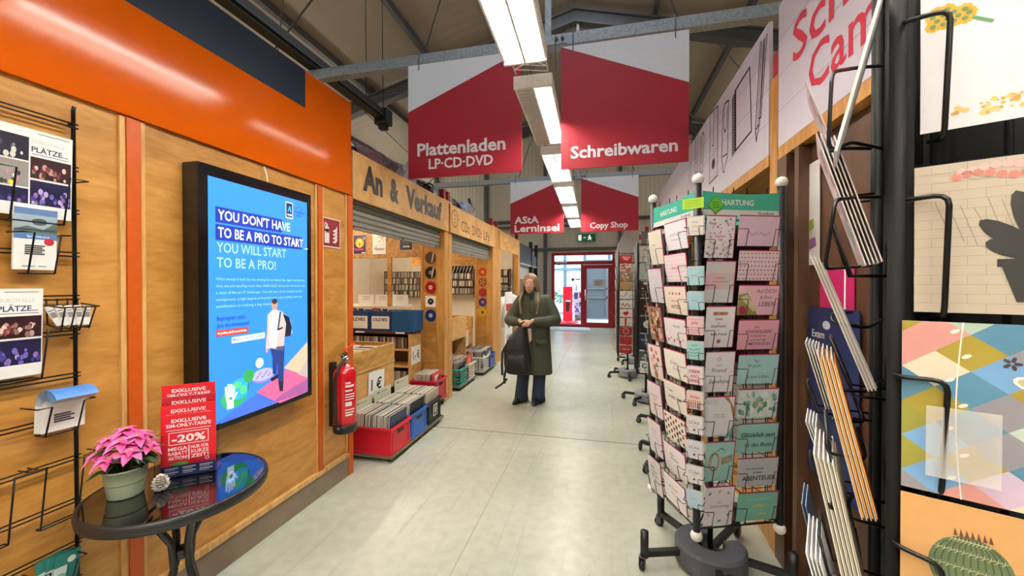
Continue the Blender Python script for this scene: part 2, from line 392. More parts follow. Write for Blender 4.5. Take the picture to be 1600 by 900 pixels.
for k in range(6): b.rect(.04, .33-.05*(k % 3), .2-.03*k, .212-.03*k, .0024, C('#555', .6))
tag(b.build('notice'), 'white paper notice taped inside the right glass door leaf', 'notice')
# exit sign
t = thing('exit_sign', 'green and white emergency exit sign above the red door', 'sign', frame((-.83, FARY-.16, 3.02), (1, 0, 0)))
b = MB(); b.box(0, .62, 0, .26, -.06, 0, C('#0d5a3c', .4, emit=.15), .01); G = C('#dfeee2', .4, emit=.8)
b.rect(.03, .14, .03, .23, .001, G); b.rect(.19, .3, .03, .23, .0008, C('#0a6b43', .4, emit=.3))
b.disc(.42, .2, .025, .001, G); b.stroke([(.42, .17), (.4, .1), (.36, .05)], .03, .001, G); b.stroke([(.4, .1), (.45, .09), (.46, .04)], .028, .001, G); b.stroke([(.36, .15), (.43, .15), (.48, .12)], .022, .001, G); b.stroke([(.22, .13), (.28, .13)], .03, .001, G)
b.build('sign_box', t)
b = MB(); b.tube([(.4, .26, -.03), (.4, .42, -.03), (.62, .42, -.05), (.62, .2, -.05)], .008, STEEL, 5); b.build('cable', t)
# outdoors: glazed building, cola cooler, planting, poster stand
BL = C('#86a9c9', .25, name='blue_facade')
t = thing('glazed_building', 'pale blue glazed building front seen through the open door', 'building')
b = MB(); b.box(-5, 5, 20, 20.3, -.02, 6, BL); b.build('facade', t)
b = MB()
for x in (-3.4, -2.55, -1.9, -.9, .3, 1.4): b.box(x, x+.14, 19.9, 20, 0, 6, C('#4d6478', .4))
for z in (.9, 2.25, 3.6): b.box(-5, 5, 19.88, 20, z, z+.1, C('#5b7186', .4))
b.build('mullion', t)
b = MB(); b.box(-5, 5, 19.98, 19.995, .1, 6, C('#bcd9f2', .08, name='window_glass')); b.build('glazing', t)
t = thing('glass_porch', 'grey glazed porch door standing outside the right door leaf', 'porch')
b = MB(); GR = C('#6e7479', .4, .3)
bars(b, -.75, 1.3, 0, 2.6, .08, 17.4, 17.5, GR); b.box(.18, .26, 17.4, 17.5, .08, 2.5, GR); b.box(-.67, 1.2, 17.4, 17.5, .9, .98, GR); b.box(-.67, 1.2, 17.4, 17.5, 1.3, 1.36, GR)
b.build('porch_frame', t); b = MB(); b.box(-.7, 1.25, 17.46, 17.47, .08, 2.5, C('#5f6a73', .15, name='dark_glass')); b.build('porch_pane', t)
t = thing('drinks_sign', 'red upright drinks advertising stand outside the open door', 'stand', TR(-1.32, 15.6, -.02, .1))
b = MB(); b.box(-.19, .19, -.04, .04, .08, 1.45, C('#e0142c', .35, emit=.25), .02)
b.M = frame((0, -.041, 0), (1, 0, 0)); b.flat([(-.06, .45), (.05, .45), (.1, .85), (-.08, .85)], .001, C('#23130f', .4)); b.rect(-.09, .11, .85, .9, .001, PAPER);
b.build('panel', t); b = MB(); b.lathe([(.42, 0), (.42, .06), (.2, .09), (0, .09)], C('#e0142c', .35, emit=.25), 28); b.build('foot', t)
def bush(x, y, hgt, lab):
    t = thing('leafy_plant', lab, 'plant', TR(x, y, -.02)); b = MB(); g = [C('#5d8a4b', .5), C('#7ca562', .5), C('#3c6a38', .5)]
    for i in range(110):
        a = random.uniform(0, 2*PI); e = random.uniform(-.2, 1.3); r = hgt*.42*random.uniform(.6, 1); c = Vector((r*math.cos(a)*math.cos(e), r*math.sin(a)*math.cos(e), .25+hgt*.42+r*math.sin(e)))
        d = Vector((math.cos(a), math.sin(a), .5)).normalized()*.09*hgt; q = d.cross(Vector((0, 0, 1))).normalized()*.04*hgt
        b.add([c-d, c+q, c+d, c-q], [(0, 1, 2, 3)], g[i % 3])
    b.build('foliage', t); b = MB(); b.lathe([(.12, 0), (.16, .3), (.15, .3), (.1, .25), (0, .25)], C('#5a5a58', .6), 16); b.tube([(0, 0, .2), (0, 0, .25+hgt*.4)], .02, C('#5b4630', .7)); b.build('pot', t)
bush(-2.05, 17.2, 1.25, 'green leafy potted plant left of the red stand outside')
bush(-.98, 16.75, 1.15, 'green leafy potted plant right of the red stand outside')
t = thing('newspaper_stand', 'white poster stand with violet flowers outside, right of the red stand', 'stand', frame((-.99, 15.1, 0), (1, 0, 0)))
b = MB(); b.box(-.06, .36, .35, 1.25, 0, .02, C('#ded8ef', .5))
for i in range(26): b.disc(random.uniform(0, .3), random.uniform(.38, .8), random.uniform(.02, .05), .021+.0003*i, C(random.choice(['#6a4fae', '#8d76cf', '#3d2f7a', '#c9bbe8']), .5), n=8)
b.rect(-.04, .1, .95, 1.2, .022, C('#2f4f8f', .5)); b.rect(.15, .33, 1.0, 1.2, .022, C('#c03030', .5)); b.build('board', t)
for x in (0, .3): b = MB(); b.tube([(x, 0, -.02), (x, .5, -.01)], .015, STEEL); b.build('leg', t)
t = thing('hanging_board', 'white board with dark lettering-like marks on a post outside the open door', 'board', frame((-1.28, 15.95, 1.5), (1, 0, 0)))
b = MB(); b.box(0, .55, 0, .45, 0, .03, C('#e6eaf2', .5)); b.rect(.08, .2, .18, .26, .031, INK); b.rect(.24, .44, .2, .24, .031, INK); b.disc(.14, .17, .03, .031, INK); b.build('board', t)
b = MB(); b.box(.25, .29, -1.52, 0, -.02, .02, STEEL); b.build('post', t)
b = MB(); b.box(-1.7, -.4, FARY-1.25, FARY-.2, 0, .012, C('#a8aeb8', .9, 0, .15, 80, name='door_mat')); tag(b.build('door_mat'), 'pale grey mat on the floor in front of the red door', 'mat')

# ================================================================ hanging signs
SW = C('#dfe4f0', .5, 0, .02, name='sign_white')
def sign(x0, x1, y, z0, z1, mirror, lines, lab):
    t = thing('hanging_sign', lab, 'sign', frame((x0, y, z0), (1, 0, 0)), 'red aisle signs'); W_, H = x1-x0, z1-z0
    b = MB(); b.box(0, W_, 0, H, -.02, 0, RED)
    poly = [(0, H*.59), (W_, H), (0, H)] if not mirror else [(0, H), (W_, H*.6), (W_, H)]
    b.flat(poly, .0006, SW)
    for s_, x, yy, h, al, fit in lines: b.text(s_, x*W_, yy*H, h*H, .0012, C('#f2eef0', .5, 0, 0), al, .027, fit and fit*W_)
    b.build('panel', t)
    for fx in (.1, .9):
        b = MB(); b.tube([(fx*W_, H-.06, .004), (fx*W_, H+.03, .004), (fx*W_, H+.16, -.01)], .005, STEEL, 5); b.tube([(fx*W_, H+.16, -.01), (fx*W_, H+.16, -.1)], .005, STEEL, 5); b.build('hook', t)
sign(-2.045, -.79, 3.85, 2.65, 3.865, False, [('Plattenladen', .475, .195, .107, 'C', .78), ('LP·CD·DVD', .475, .075, .085, 'C', .57)], 'red and white hanging sign reading Plattenladen LP CD DVD')
sign(-.395, .78, 3.85, 2.64, 3.845, True, [('Schreibwaren', .5, .085, .095, 'C', .84)], 'red and white hanging sign reading Schreibwaren')
sign(-2.075, -.835, 8.8, 2.68, 3.88, False, [('AStA', .08, .2, .13, 'L', .46), ('Lerninsel', .08, .04, .13, 'L', .84)], 'smaller-looking red and white hanging sign reading AStA Lerninsel')
sign(-.45, .775, 8.8, 2.68, 3.88, True, [('Copy Shop', .49, .065, .105, 'C', .66)], 'red and white hanging sign reading Copy Shop')

# ================================================================ lamp row
LAMPW = C('#ece8de', .4, name='lamp_enamel'); LOUV = C('#f2f2ea', .25, 0, .0, name='louvre')
TUBE = C('#fffaf0', .5, 0, 0, emit=LAMP, name='tube_lit'); TUBEOFF = C('#c8c8c4', .3, 0, 0, name='tube_off')
def lamp(y0, lab, off=False, L=1.29, X0=None):
    def lx(y): return -.525-.02*(y-2) if X0 is None else X0
    ang = math.atan(.02)
    t = thing('fluorescent_lamp', lab, 'lamp', TR(lx(y0), y0, 3.1, ang), 'ceiling lamps in a row down the aisle')
    b = MB()
    b.box(-.15, .15, 0, L, .09, .105, LAMPW); b.box(-.158, -.143, 0, L, .012, .1, LAMPW); b.box(.143, .158, 0, L, .012, .1, LAMPW)
    b.box(-.158, .158, -.012, .012, -.004, .1, LAMPW, .006); b.box(-.158, .158, L-.012, L+.012, -.004, .1, LAMPW, .006); b.box(-.008, .008, 0, L, .0, .09, LAMPW)
    b.build('housing', t)
    b = MB()
    for k in range(1, 26):
        y = L*k/26
        for x0, x1 in ((-.143, -.008), (.008, .143)): b.box(x0, x1, y-.0012, y+.0012, .002, .02, LOUV)
    b.build('louvre', t)
    for x in (-.075, .075):
        lit = not (off and x < 0)
        b = MB(); b.tube([(x, .05, .045), (x, L-.05, .045)], .019, TUBE if lit else TUBEOFF, 10); b.build('tube', t)
    b = MB(); N = 7                                                          # lattice link to the next fitting
    pts = [[(x, L+.016+k*.30/4, z) for k in range(5)] for x, z in ((-.13, .1), (.13, .1), (0, .2))]
    for p in pts: b.tube([p[0], p[-1]], .006, LAMPW, 5)
    for i in range(4):
        for a, c in ((0, 2), (1, 2), (0, 1)): b.tube([pts[a][i], pts[c][i+1]], .004, LAMPW, 4)
    b.build('lattice_link', t)
    b = MB()
    for x in (-.13, .13): b.tube([(x, L/2, .105), (x*.4, L/2, (roofz(X0) if X0 is not None else roofz(-.6))-3.2)], .003, WIRE, 4)
    b.build('suspension_wire', t)
lamp(1.47, 'nearest fluorescent twin-tube ceiling lamp, at the top edge above the aisle')
lamp(3.11, 'fluorescent ceiling lamp between the two big red signs, its left tube unlit', True)
lamp(4.74, 'lit fluorescent ceiling lamp just beyond the one with an unlit tube')
lamp(6.36, 'lit fluorescent ceiling lamp before the AStA and Copy Shop signs')
lamp(7.98, 'lit fluorescent ceiling lamp between the AStA and Copy Shop signs')
lamp(9.60, 'farthest lit fluorescent ceiling lamp, nearest the red door')
lamp(-.15, 'lit fluorescent ceiling lamp right above the camera'); lamp(-1.77, 'lit fluorescent ceiling lamp behind the camera')
lamp(-3.39, 'lit fluorescent ceiling lamp farthest behind the camera')
for x, y in ((.75, -1.1), (.75, -2.78), (.75, -4.5), (-1.75, -2.6), (-1.75, -4.4)): lamp(y, 'fluorescent ceiling lamp in an added, unseen side row behind the camera', X0=x)  # side rows added out of view to light surfaces facing the camera

# unseen fill globes added over the shops to brighten roof and far wall
FILLG = C('#fff1dc', .5, 0, 0, emit=34, name='fill_globe_lit')
for x in (-7.4, 6.2):
    for k in range(5):
        y = -1.6+3.7*k; z = 4.3
        t = thing('fill_globe', 'added white fill globe, unseen high over the shop roofs', 'lamp', TR(x, y, z), 'added fill globes over the shop roofs')
        b = MB(); b.sphere((0, 0, 0), .24, FILLG, n=24, k=14); b.build('globe', t)
        b = MB(); b.lathe([(.06, .22), (.1, .235), (.1, .3), (.02, .32), (.008, .33), (.008, roofz(x)-z-.05)], LAMPW, 16); b.build('stem', t)
# ================================================================ left side: orange shop front
b = MB(); b.box(-2.02, -1.95, -2.5, 2.70, 0, 2.6, PLY); struct('wall_left', b)
b = MB(); b.box(-1.95, -1.935, -2.5, 2.70, .001, .155, C('#80705f', .5, 0, .12, 8, name='kickboard')); struct('baseboard_left', b)
b = MB(); b.box(-1.95, -1.925, -2.5, 2.66, .155, .185, BATTEN); trim(b)
for y0, y1 in ((-.26, -.21), (1.216, 1.267), (2.335, 2.378), (2.662, 2.72)):
    b = MB(); b.box(-1.95, -1.93, y0, y1, .186 if y1 < 2.7 else .001, 2.2, ORANGEP); trim(b)
    b = MB(); b.box(-1.95, -1.938, y0-.02, y0-.001, .19, 2.2, BATTEN)
    if y1 < 2.5: b.box(-1.95, -1.938, y1+.001, y1+.02, .19, 2.2, BATTEN)
    trim(b)
b = MB(frame((-1.93, -2.5, 2.208), LEFT)); b.box(0, 5.205, 0, .725, -.019, 0, ORANGE, .002)
b.rect(0, 4.717, .472, .724, .0008, NAVY)
tag(b.build('fascia_board'), 'long glossy orange fascia board with dark navy panel above the screen', 'board')
# the portrait screen
SF = frame((-1.85, 1.445, .777), LEFT)
t = thing('display_screen', 'tall black portrait advertising screen showing a blue job advert', 'screen', SF)
b = MB(); b.box(0, .729, 0, 1.308, -.098, 0, C('#08080a', .18, name='screen_housing'), .006); b.build('housing', t)
b = MB(); b.tube([(.45, 1.308, -.06), (.455, 1.36, -.07), (.45, 1.42, -.085)], .004, WHITEP, 6); b.build('cable', t)
E_ = lambda h, e=1.0: C(h, .3, 0, 0, emit=e)
def Sx(px, py): return onp(px, py, SF)
SB, SD = E_('#2f7bf0'), E_('#1d2f8c')
b = MB(); b.rect(.046, .69, .034, 1.25, .001, SB)
LT, LP_ = E_('#e9f2ff'), E_('#8fbdf8')
def pan(pts, z, m): b.flat([Sx(*p) for p in pts], z, m)
def st(s_, p0, p1, h, m, z=.003, bold=.012, al='L'):
    a = Sx(*p0); c = Sx(*p1); b.text(s_, a[0], a[1], h, z, m, 'L', bold, c[0]-a[0])
# headline boxes
x0 = Sx(336, 350)[0]
def band(y_, x1, h, m): b.rect(x0, x1, y_, y_+h, .002, m)
band(1.032, .49, .078, SD); band(.945, .645, .078, SD)
b.text("YOU DON'T HAVE", x0+.012, 1.047, .05, .003, LT, 'L', .012, .455); b.text("TO BE A PRO TO START _", x0+.012, .96, .05, .003, LT, 'L', .012, .60)
b.text("YOU WILL START", x0+.005, .885, .05, .003, LP_, 'L', .012, .43); b.text("TO BE A PRO!", x0+.005, .81, .05, .003, LP_, 'L', .012, .355)
for i, (s_, wd) in enumerate((("What would it feel? As the driving force behind the digital transforma-", .59), ("tion, we are handling more than 10000 ALDI stores into the future with", .59), ("a state of the art IT landscape. You will have direct contact to the", .56), ("management, a high degree of freedom and responsibility and true", .56), ("satisfaction in making a big impact.", .34))):
    b.text(s_, x0, .745-.034*i, .014, .003, LP_, 'L', 0, wd)
b.text("Reprogram retail.", x0+.004, .545, .022, .003, SD, 'L', .005, .16); b.text("Join the movement!", x0+.004, .51, .022, .003, SD, 'L', .005, .18)
b.rect(x0, x0+.18, .465, .498, .002, E_('#a8402c')); b.text("it-jobs.aldi-nord.de", x0+.008, .476, .013, .003, LT, 'L', .01, .16)
b.rect(.515, .572, 1.125, 1.225, .002, E_('#b0b8c8')); b.rect(.521, .566, 1.133, 1.217, .0025, E_('#16204e')); b.flat([(.53, 1.165), (.543, 1.2), (.552, 1.2), (.56, 1.165), (.552, 1.165), (.547, 1.18), (.541, 1.18), (.537, 1.165)], .003, E_('#3fa4ec')); b.text('ALDI', .5435, 1.142, .012, .003, LT, 'C', .02, .036)
b.text('KARRIERE', .59, 1.17, .013, .003, SD, 'L', .01, .075); b.text('NORD', .59, 1.148, .013, .003, SD, 'L', .01, .05)
for i in range(5): b.disc(.6+.013*i, 1.2+.006*(i % 3), .004, .003, SD, n=6)
# stepped platforms, globe, hand, tree, plan disc
PK, PKD, BE, BED = E_('#b65a86'), E_('#8f4f86'), E_('#c9a98f'), E_('#a89a98')
pan([(340, 660), (480, 557), (480, 612), (345, 662)], .0014, E_('#3b62cf'))
pan([(400, 613), (447, 577), (480, 588), (480, 612), (437, 630)], .0018, PK); pan([(437, 618), (480, 592), (480, 612), (425, 630)], .002, PKD)
pan([(443, 575), (480, 534), (480, 588)], .0022, BE); pan([(465, 585), (480, 560), (480, 590)], .0024, BED)
c_ = Sx(365, 622); b.disc(*c_, .075, .0026, E_('#2f9a5c'), .05); c_ = Sx(374, 607); b.disc(*c_, .058, .0028, E_('#2f9be0'), .055); b.disc(c_[0]-.015, c_[1]+.02, .026, .003, E_('#49b878'), .018); b.disc(c_[0]+.02, c_[1]-.01, .02, .003, E_('#49b878'), .024)
c_ = Sx(388, 587); b.disc(*c_, .034, .0032, E_('#2e8f4c'), .036); b.stroke([Sx(388, 597), Sx(387, 610)], .008, .003, E_('#3d6a3a'))
c_ = Sx(411, 585); b.disc(*c_, .075, .0027, E_('#a5a2dc'), .034); b.disc(c_[0], c_[1]-.012, .075, .0025, E_('#7d78c4'), .034)
for i in range(10): b.rect(c_[0]-.05+.01*i, c_[0]-.043+.01*i, c_[1]-.015+.008*(i % 4), c_[1]-.008+.008*(i % 4), .003, E_('#35307a'))
b.disc(*Sx(405, 567), .026, .0028, E_('#bcd4f4'), .028)
hx, hy = Sx(359, 622); HW = E_('#cfe2f8')
b.disc(hx, hy, .024, .0036, HW, .03)
for i, (dx, l) in enumerate(((-.021, .05), (-.008, .06), (.005, .056), (.017, .045))): b.stroke([(hx+dx, hy+.01), (hx+dx*1.15, hy+l+.01)], .0105, .0036, HW)
b.stroke([(hx+.018, hy-.008), (hx+.035, hy+.018)], .011, .0036, HW); b.rect(hx-.018, hx+.018, hy-.055, hy-.02, .0036, HW); b.disc(hx+.002, hy-.002, .009, .004, E_('#3a9a6a'))
# printed figure: man in a pale jacket with a backpack
SK, JK, SH, JN, BK = E_('#b98a72'), E_('#b9a9a6'), E_('#c9d6ee'), E_('#24356e'), E_('#1b1e30')
pan([(417, 492), (427, 482), (440, 487), (453, 500), (456, 520), (450, 526), (444, 524), (442, 548), (418, 545), (414, 545), (416, 520)], .0044, JK)
pan([(441, 490), (451, 496), (455, 512), (453, 525), (444, 526), (446, 506)], .0046, BK)
pan([(424, 486), (434, 488), (436, 500), (430, 545), (421, 543), (420, 500)], .0048, SH)
b.stroke([Sx(437, 488), Sx(433, 515), Sx(440, 512)], .01, .005, BK)
pan([(421, 543), (444, 540), (443, 560), (442, 597), (434, 597), (432, 565), (431, 585), (425, 584), (425, 560)], .0044, JN)
pan([(421, 592), (433, 584), (434, 590), (424, 596)], .0046, BK); pan([(434, 596), (442, 596), (441, 611), (436, 611)], .0046, BK)
c_ = Sx(428, 476); b.disc(*c_, .021, .0046, SK, .03); b.disc(c_[0], c_[1]+.02, .021, .0048, E_('#3a2c28'), .016); b.rect(c_[0]-.008, c_[0]+.008, c_[1]-.045, c_[1]-.02, .0043, SK)
b.disc(*Sx(416, 548), .008, .0046, SK, .012)
for dx in (-.008, .007): b.disc(c_[0]+dx, c_[1]+.002, .0028, .0049, BK, n=6)
b.stroke([(c_[0]-.007, c_[1]-.014), (c_[0]+.007, c_[1]-.014)], .003, .0049, E_('#7a4a40'))
p0 = Sx(361, 537); p1 = Sx(413, 528); an = math.atan2(p1[1]-p0[1], p1[0]-p0[0]); dx, dy = p1[0]-p0[0], p1[1]-p0[1]
b.flat([p0, p1, (p1[0], p1[1]+.032), (p0[0], p0[1]+.032)], .004, E_('#c3d6f2')); b.text('Meet Our Business Student', p0[0]+.008, p0[1]+.012, .013, .0042, SD, 'L', .006, dx*.92, 0, an)
b.build('display', t)
# fire extinguisher sign
FS = frame((-1.945, 2.385, 1.775), LEFT)
b = MB(FS); Wt = C('#d9d4d0', .5, 0, .02); b.box(0, .2, 0, .215, -.004, .002, Wt); b.rect(.008, .192, .008, .207, .0024, C('#7d1220', .45))
b.box(.028, .078, .03, .13, .002, .0028, Wt); b.disc(.053, .13, .025, .0028, Wt); b.rect(.045, .061, .15, .165, .0028, Wt); b.stroke([(.06, .165), (.035, .175), (.027, .15)], .008, .0028, Wt); b.rect(.043, .075, .105, .12, .0031, C('#7d1220', .45))
for k in range(4): q = k*.027; b.flat([(.11, .04+q), (.145, .032+q), (.168, .06+q), (.16, .085+q), (.15, .062+q), (.13, .052+q)], .0028+.0001*k, Wt)
tag(b.build('fire_extinguisher_sign'), 'small dark red and white fire extinguisher sign on the plywood', 'sign')
# fire extinguisher
ex = thing('fire_extinguisher', 'red fire extinguisher hung low on the plywood beside the orange post', 'fire extinguisher', TR(-1.83, 2.48, .43))
FR = C('#b8101c', .22, 0, .02, coat=.4, name='extinguisher_red')
b = MB(); b.lathe([(0, .06), (.078, .06), (.08, .075), (.08, .42), (.074, .445), (.055, .47), (.03, .485), (.026, .5), (0, .5)], FR, 28)
LBM = Matrix.Translation((0, 0, 0))
for i, (z, h, wd) in enumerate(((.36, .012, .3), (.335, .016, .5), (.305, .012, .4), (.28, .008, .55), (.262, .008, .55), (.244, .008, .5), (.2, .03, .35), (.17, .008, .55), (.15, .008, .5), (.13, .012, .4))):
    a0 = -.9; vs = []
    for k in range(7):
        a = a0-.0+wd*1.6*k/6; vs += [(.0806*math.cos(a), .0806*math.sin(a), z), (.0806*math.cos(a), .0806*math.sin(a), z+h)]
    b.add(vs, [(2*k, 2*k+2, 2*k+3, 2*k+1) for k in range(6)], Wt)
b.build('cylinder', ex)
b = MB(); b.lathe([(.078, 0), (.083, .004), (.083, .058), (.078, .062)], BLACKP, 28); b.build('base_ring', ex)
b = MB(); b.lathe([(.022, .5), (.026, .51), (.026, .545), (.015, .555)], CHROME, 14); b.tube([(0, 0, .53), (.045, -.03, .53)], .012, CHROME, 8); b.build('valve', ex)
b = MB(); b.tube([(-.0, .02, .56), (.02, -.05, .575), (.05, -.1, .565)], .008, BLACKP); b.build('lower_lever', ex)
b = MB(); b.tube([(0, .03, .565), (.01, -.02, .59), (.03, .07, .635)], .009, C('#d8281e', .35)); b.build('trigger', ex)
b = MB(); b.tube([(.03, -.03, .53), (.035, -.1, .51), (.02, -.13, .42), (.02, -.135, .28), (.02, -.125, .12), (.02, -.1, .06), (.02, -.07, .04)], .011, BLACKP, 8); b.tube([(.02, -.12, .05), (.02, -.04, .03)], .016, BLACKP, 8); b.build('hose', ex)
b = MB(); b.box(-.118, -.082, -.02, .02, .03, .5, BLACKM); b.build('wall_bracket', ex)
# ================================================================ brochure rack on the plywood
def rgb(r, g, b): return '#%02x%02x%02x' % (int(r), int(g), int(b))
BX = -1.925
RK = frame((BX, 0, 0), LEFT)                        # local x = world y, local y = world z
t = thing('wall_rack', 'black wire grid brochure rack screwed to the plywood at the left edge', 'rack', frame((BX, 0, 0), LEFT))
b = MB()
Y0, Y1 = .56, 1.045
for y in (Y0, Y1): b.tube([(y, .28, 0), (y, 2.15, 0)], .006, WIRE, 6)
for y in (Y0, Y1):
    b = MB(); b.tube([(y, .28, 0), (y, 2.15, 0), (y, 2.165, .006)], .0065, WIRE, 6); b.build('upright', t)
b = MB()
for z in (2.10, 1.94, 1.78, 1.62, 1.46, 1.33, 1.17, 1.02, .86, .70, .54, .40, .30):
    b.tube([(Y0, z, .004), (Y1+.012, z, .004)], .003, WIRE, 5); b.tube([(Y0, z-.014, .004), (Y1+.012, z-.014, .004)], .003, WIRE, 5)
for z in (2.1, 1.3, .5):
    for y in (Y0, Y1): b.tube([(y, z, -.024), (y, z, 0)], .005, WIRE, 5)
b.build('cross_wire', t)
def pocket(x0, x1, z, h, d, wr=.0028):
    """wire pocket: two bent front loops and a bottom"""
    b = MB()
    m_ = (x1-x0)*.4
    for x, xo in ((x0, x0-m_), (x1, x1+m_)): b.tube([(xo, z+h, .004), (xo, z+h, d+.03), (x, z+h, d+.035), (x, z-.006, d), (x, z-.006, .004)], wr, WIRE, 5)
    b.tube([(x0, z-.006, d), (x1, z-.006, d)], wr, WIRE, 5); b.tube([(x0, z-.006, .006), (x1, z-.006, .006)], wr, WIRE, 5)
    return b
for a in ((.86, .99, 1.72, .16, .05), (.6, .7, 1.72, .16, .05), (.90, .965, 1.545, .13, .05), (.62, .76, 1.545, .13, .05), (.78, .93, 1.185, .16, .05), (.56, .65, 1.185, .16, .05),
          (.935, 1.02, .98, .1, .055), (.935, 1.035, .65, .22, .026), (.72, .86, .65, .22, .026), (.93, 1.0, .42, .09, .05)):
    pocket(*a).build('pocket', t)
b = MB()                                             # little basket with folded leaflets
for k in range(4): b.tube([(.965+k*.028, 1.45, .006), (.965+k*.028, 1.36, .012), (.97+k*.025, 1.34, .07), (.965+k*.028, 1.42, .1)], .0026, WIRE, 5)
b.tube([(.955, 1.43, .006), (.955, 1.42, .1), (1.06, 1.42, .1), (1.06, 1.43, .006)], .0028, WIRE, 5); b.tube([(.96, 1.36, .015), (.965, 1.345, .07), (1.05, 1.345, .07), (1.055, 1.36, .015)], .0026, WIRE, 5)
b.build('basket', t)
# printed matter. Booklets lean in the pockets: frame with tilt
def lean(x, z, off, tilt, M=RK): return M @ Matrix.Translation((x, z, off)) @ Matrix.Rotation(tilt, 4, 'X')
def pcol(*a): return C(a[0], .35, 0, .05, 80)
def stage(b, x0, x1, y0, y1, z, cols, n, seed):
    r = random.Random(seed); b.rect(x0, x1, y0, y1, z, pcol(cols[0]))
    for i in range(n):
        cx, cy = r.uniform(x0+.006, x1-.006), r.uniform(y0+.005, y0+(y1-y0)*.6); s_ = r.uniform(.003, .007)
        b.disc(cx, cy, min(s_, cx-x0, x1-cx), z+.00003*(i+1), pcol(r.choice(cols[1:])), min(s_*1.7, cy-y0, y1-cy), 8)
RS = ['#2a1016', '#8c6a62', '#d8c8b8', '#5a2028', '#b49a8a', '#7a3038']; BS = ['#17143a', '#2c2866', '#6a62b4', '#b9a9d8', '#403a88', '#8a6aa8']
def booklet(lab, M, w=.21, h=.297, seed=1):
    b = MB(M); b.box(0, w, 0, h, -.006, 0, PAPER); z = .0004
    b.text('DURCH ALLE', .105, h-.045, .013, z, C('#c9c9c8', .6), 'L', .01, .085); b.text('PLÄTZE...', .105, h-.075, .018, z, C('#28304e', .6), 'L', .02, .092)
    b.rect(.12, .2, h-.012, h-.0095, z, C('#666', .6)); b.rect(.106, .2, h-.084, h-.081, z, C('#8a8a90', .6))
    stage(b, .103, .207, h-.165, h-.092, z, RS, 26, seed); stage(b, .103, .207, h-.255, h-.172, z, BS, 26, seed+1)
    stage(b, .004, .099, h-.11, h-.03, z, ['#1d1a2a', '#cfd0c8', '#8a8676', '#43405a'], 10, seed+2); stage(b, .004, .099, h-.2, h-.115, z, ['#8f8a86', '#d77a98', '#d8d24a', '#302e34', '#e0dede'], 12, seed+3)
    stage(b, .004, .099, h-.255, h-.205, z, BS, 10, seed+4)
    tag(b.build('booklet'), lab, 'booklet', 'theatre programme booklets')
booklet('theatre programme booklet in the topmost pocket of the wire rack', lean(.818, 1.735, .016, .04), seed=3)
booklet('theatre programme booklet in the middle of the wire rack, left of the small basket', lean(.737, 1.19, .016, .04), seed=9)
b = MB(lean(.88, 1.552, .018, .05)); b.box(0, .105, 0, .21, -.008, 0, PAPER)
b.rect(0, .105, .188, .21, .0004, pcol('#5f7fae')); b.rect(0, .105, .125, .188, .0004, pcol('#9db0bd')); b.flat([(0, .135), (.03, .15), (.07, .14), (.105, .17), (.105, .125), (0, .125)], .0005, pcol('#5b6a66')); b.disc(.06, .165, .02, .0006, pcol('#46524e'), .012)
b.rect(0, .105, .105, .125, .0006, pcol('#4d74a8')); b.text('Sprachkurse', .03, .111, .008, .0008, PAPER, 'L', .01); b.disc(.085, .098, .013, .0009, pcol('#c0303c'))
for k in range(5): b.rect(.026, .075-.006*(k % 2), .052+.007*k, .057+.007*k, .0007, pcol('#4a4a4c'))
b.rect(.02, .05, .01, .014, .0006, pcol('#999')); b.rect(.06, .08, .01, .014, .0006, pcol('#999'))
tag(b.build('leaflet'), 'blue and white folded leaflet with a red dot in the upper rack pocket', 'leaflet')
for i in range(5):
    b = MB(RK @ Matrix.Translation((.978+.016*i, 1.352, .035+.004*i)) @ Matrix.Rotation(.35-.12*i, 4, 'Z') @ Matrix.Rotation(-.25, 4, 'X'))
    b.box(0, .02, 0, .075, -.004, 0, C('#c9c5c0', .5, 0, .15)); b.rect(.002, .018, .03, .05, .0004, pcol('#77706a')); b.rect(.002, .018, .055, .058, .0004, pcol('#3c3c3c'))
    tag(b.build('folded_leaflet'), 'small crumpled silver-grey folded leaflet in the wire basket', 'leaflet', 'folded leaflets in the wire basket')
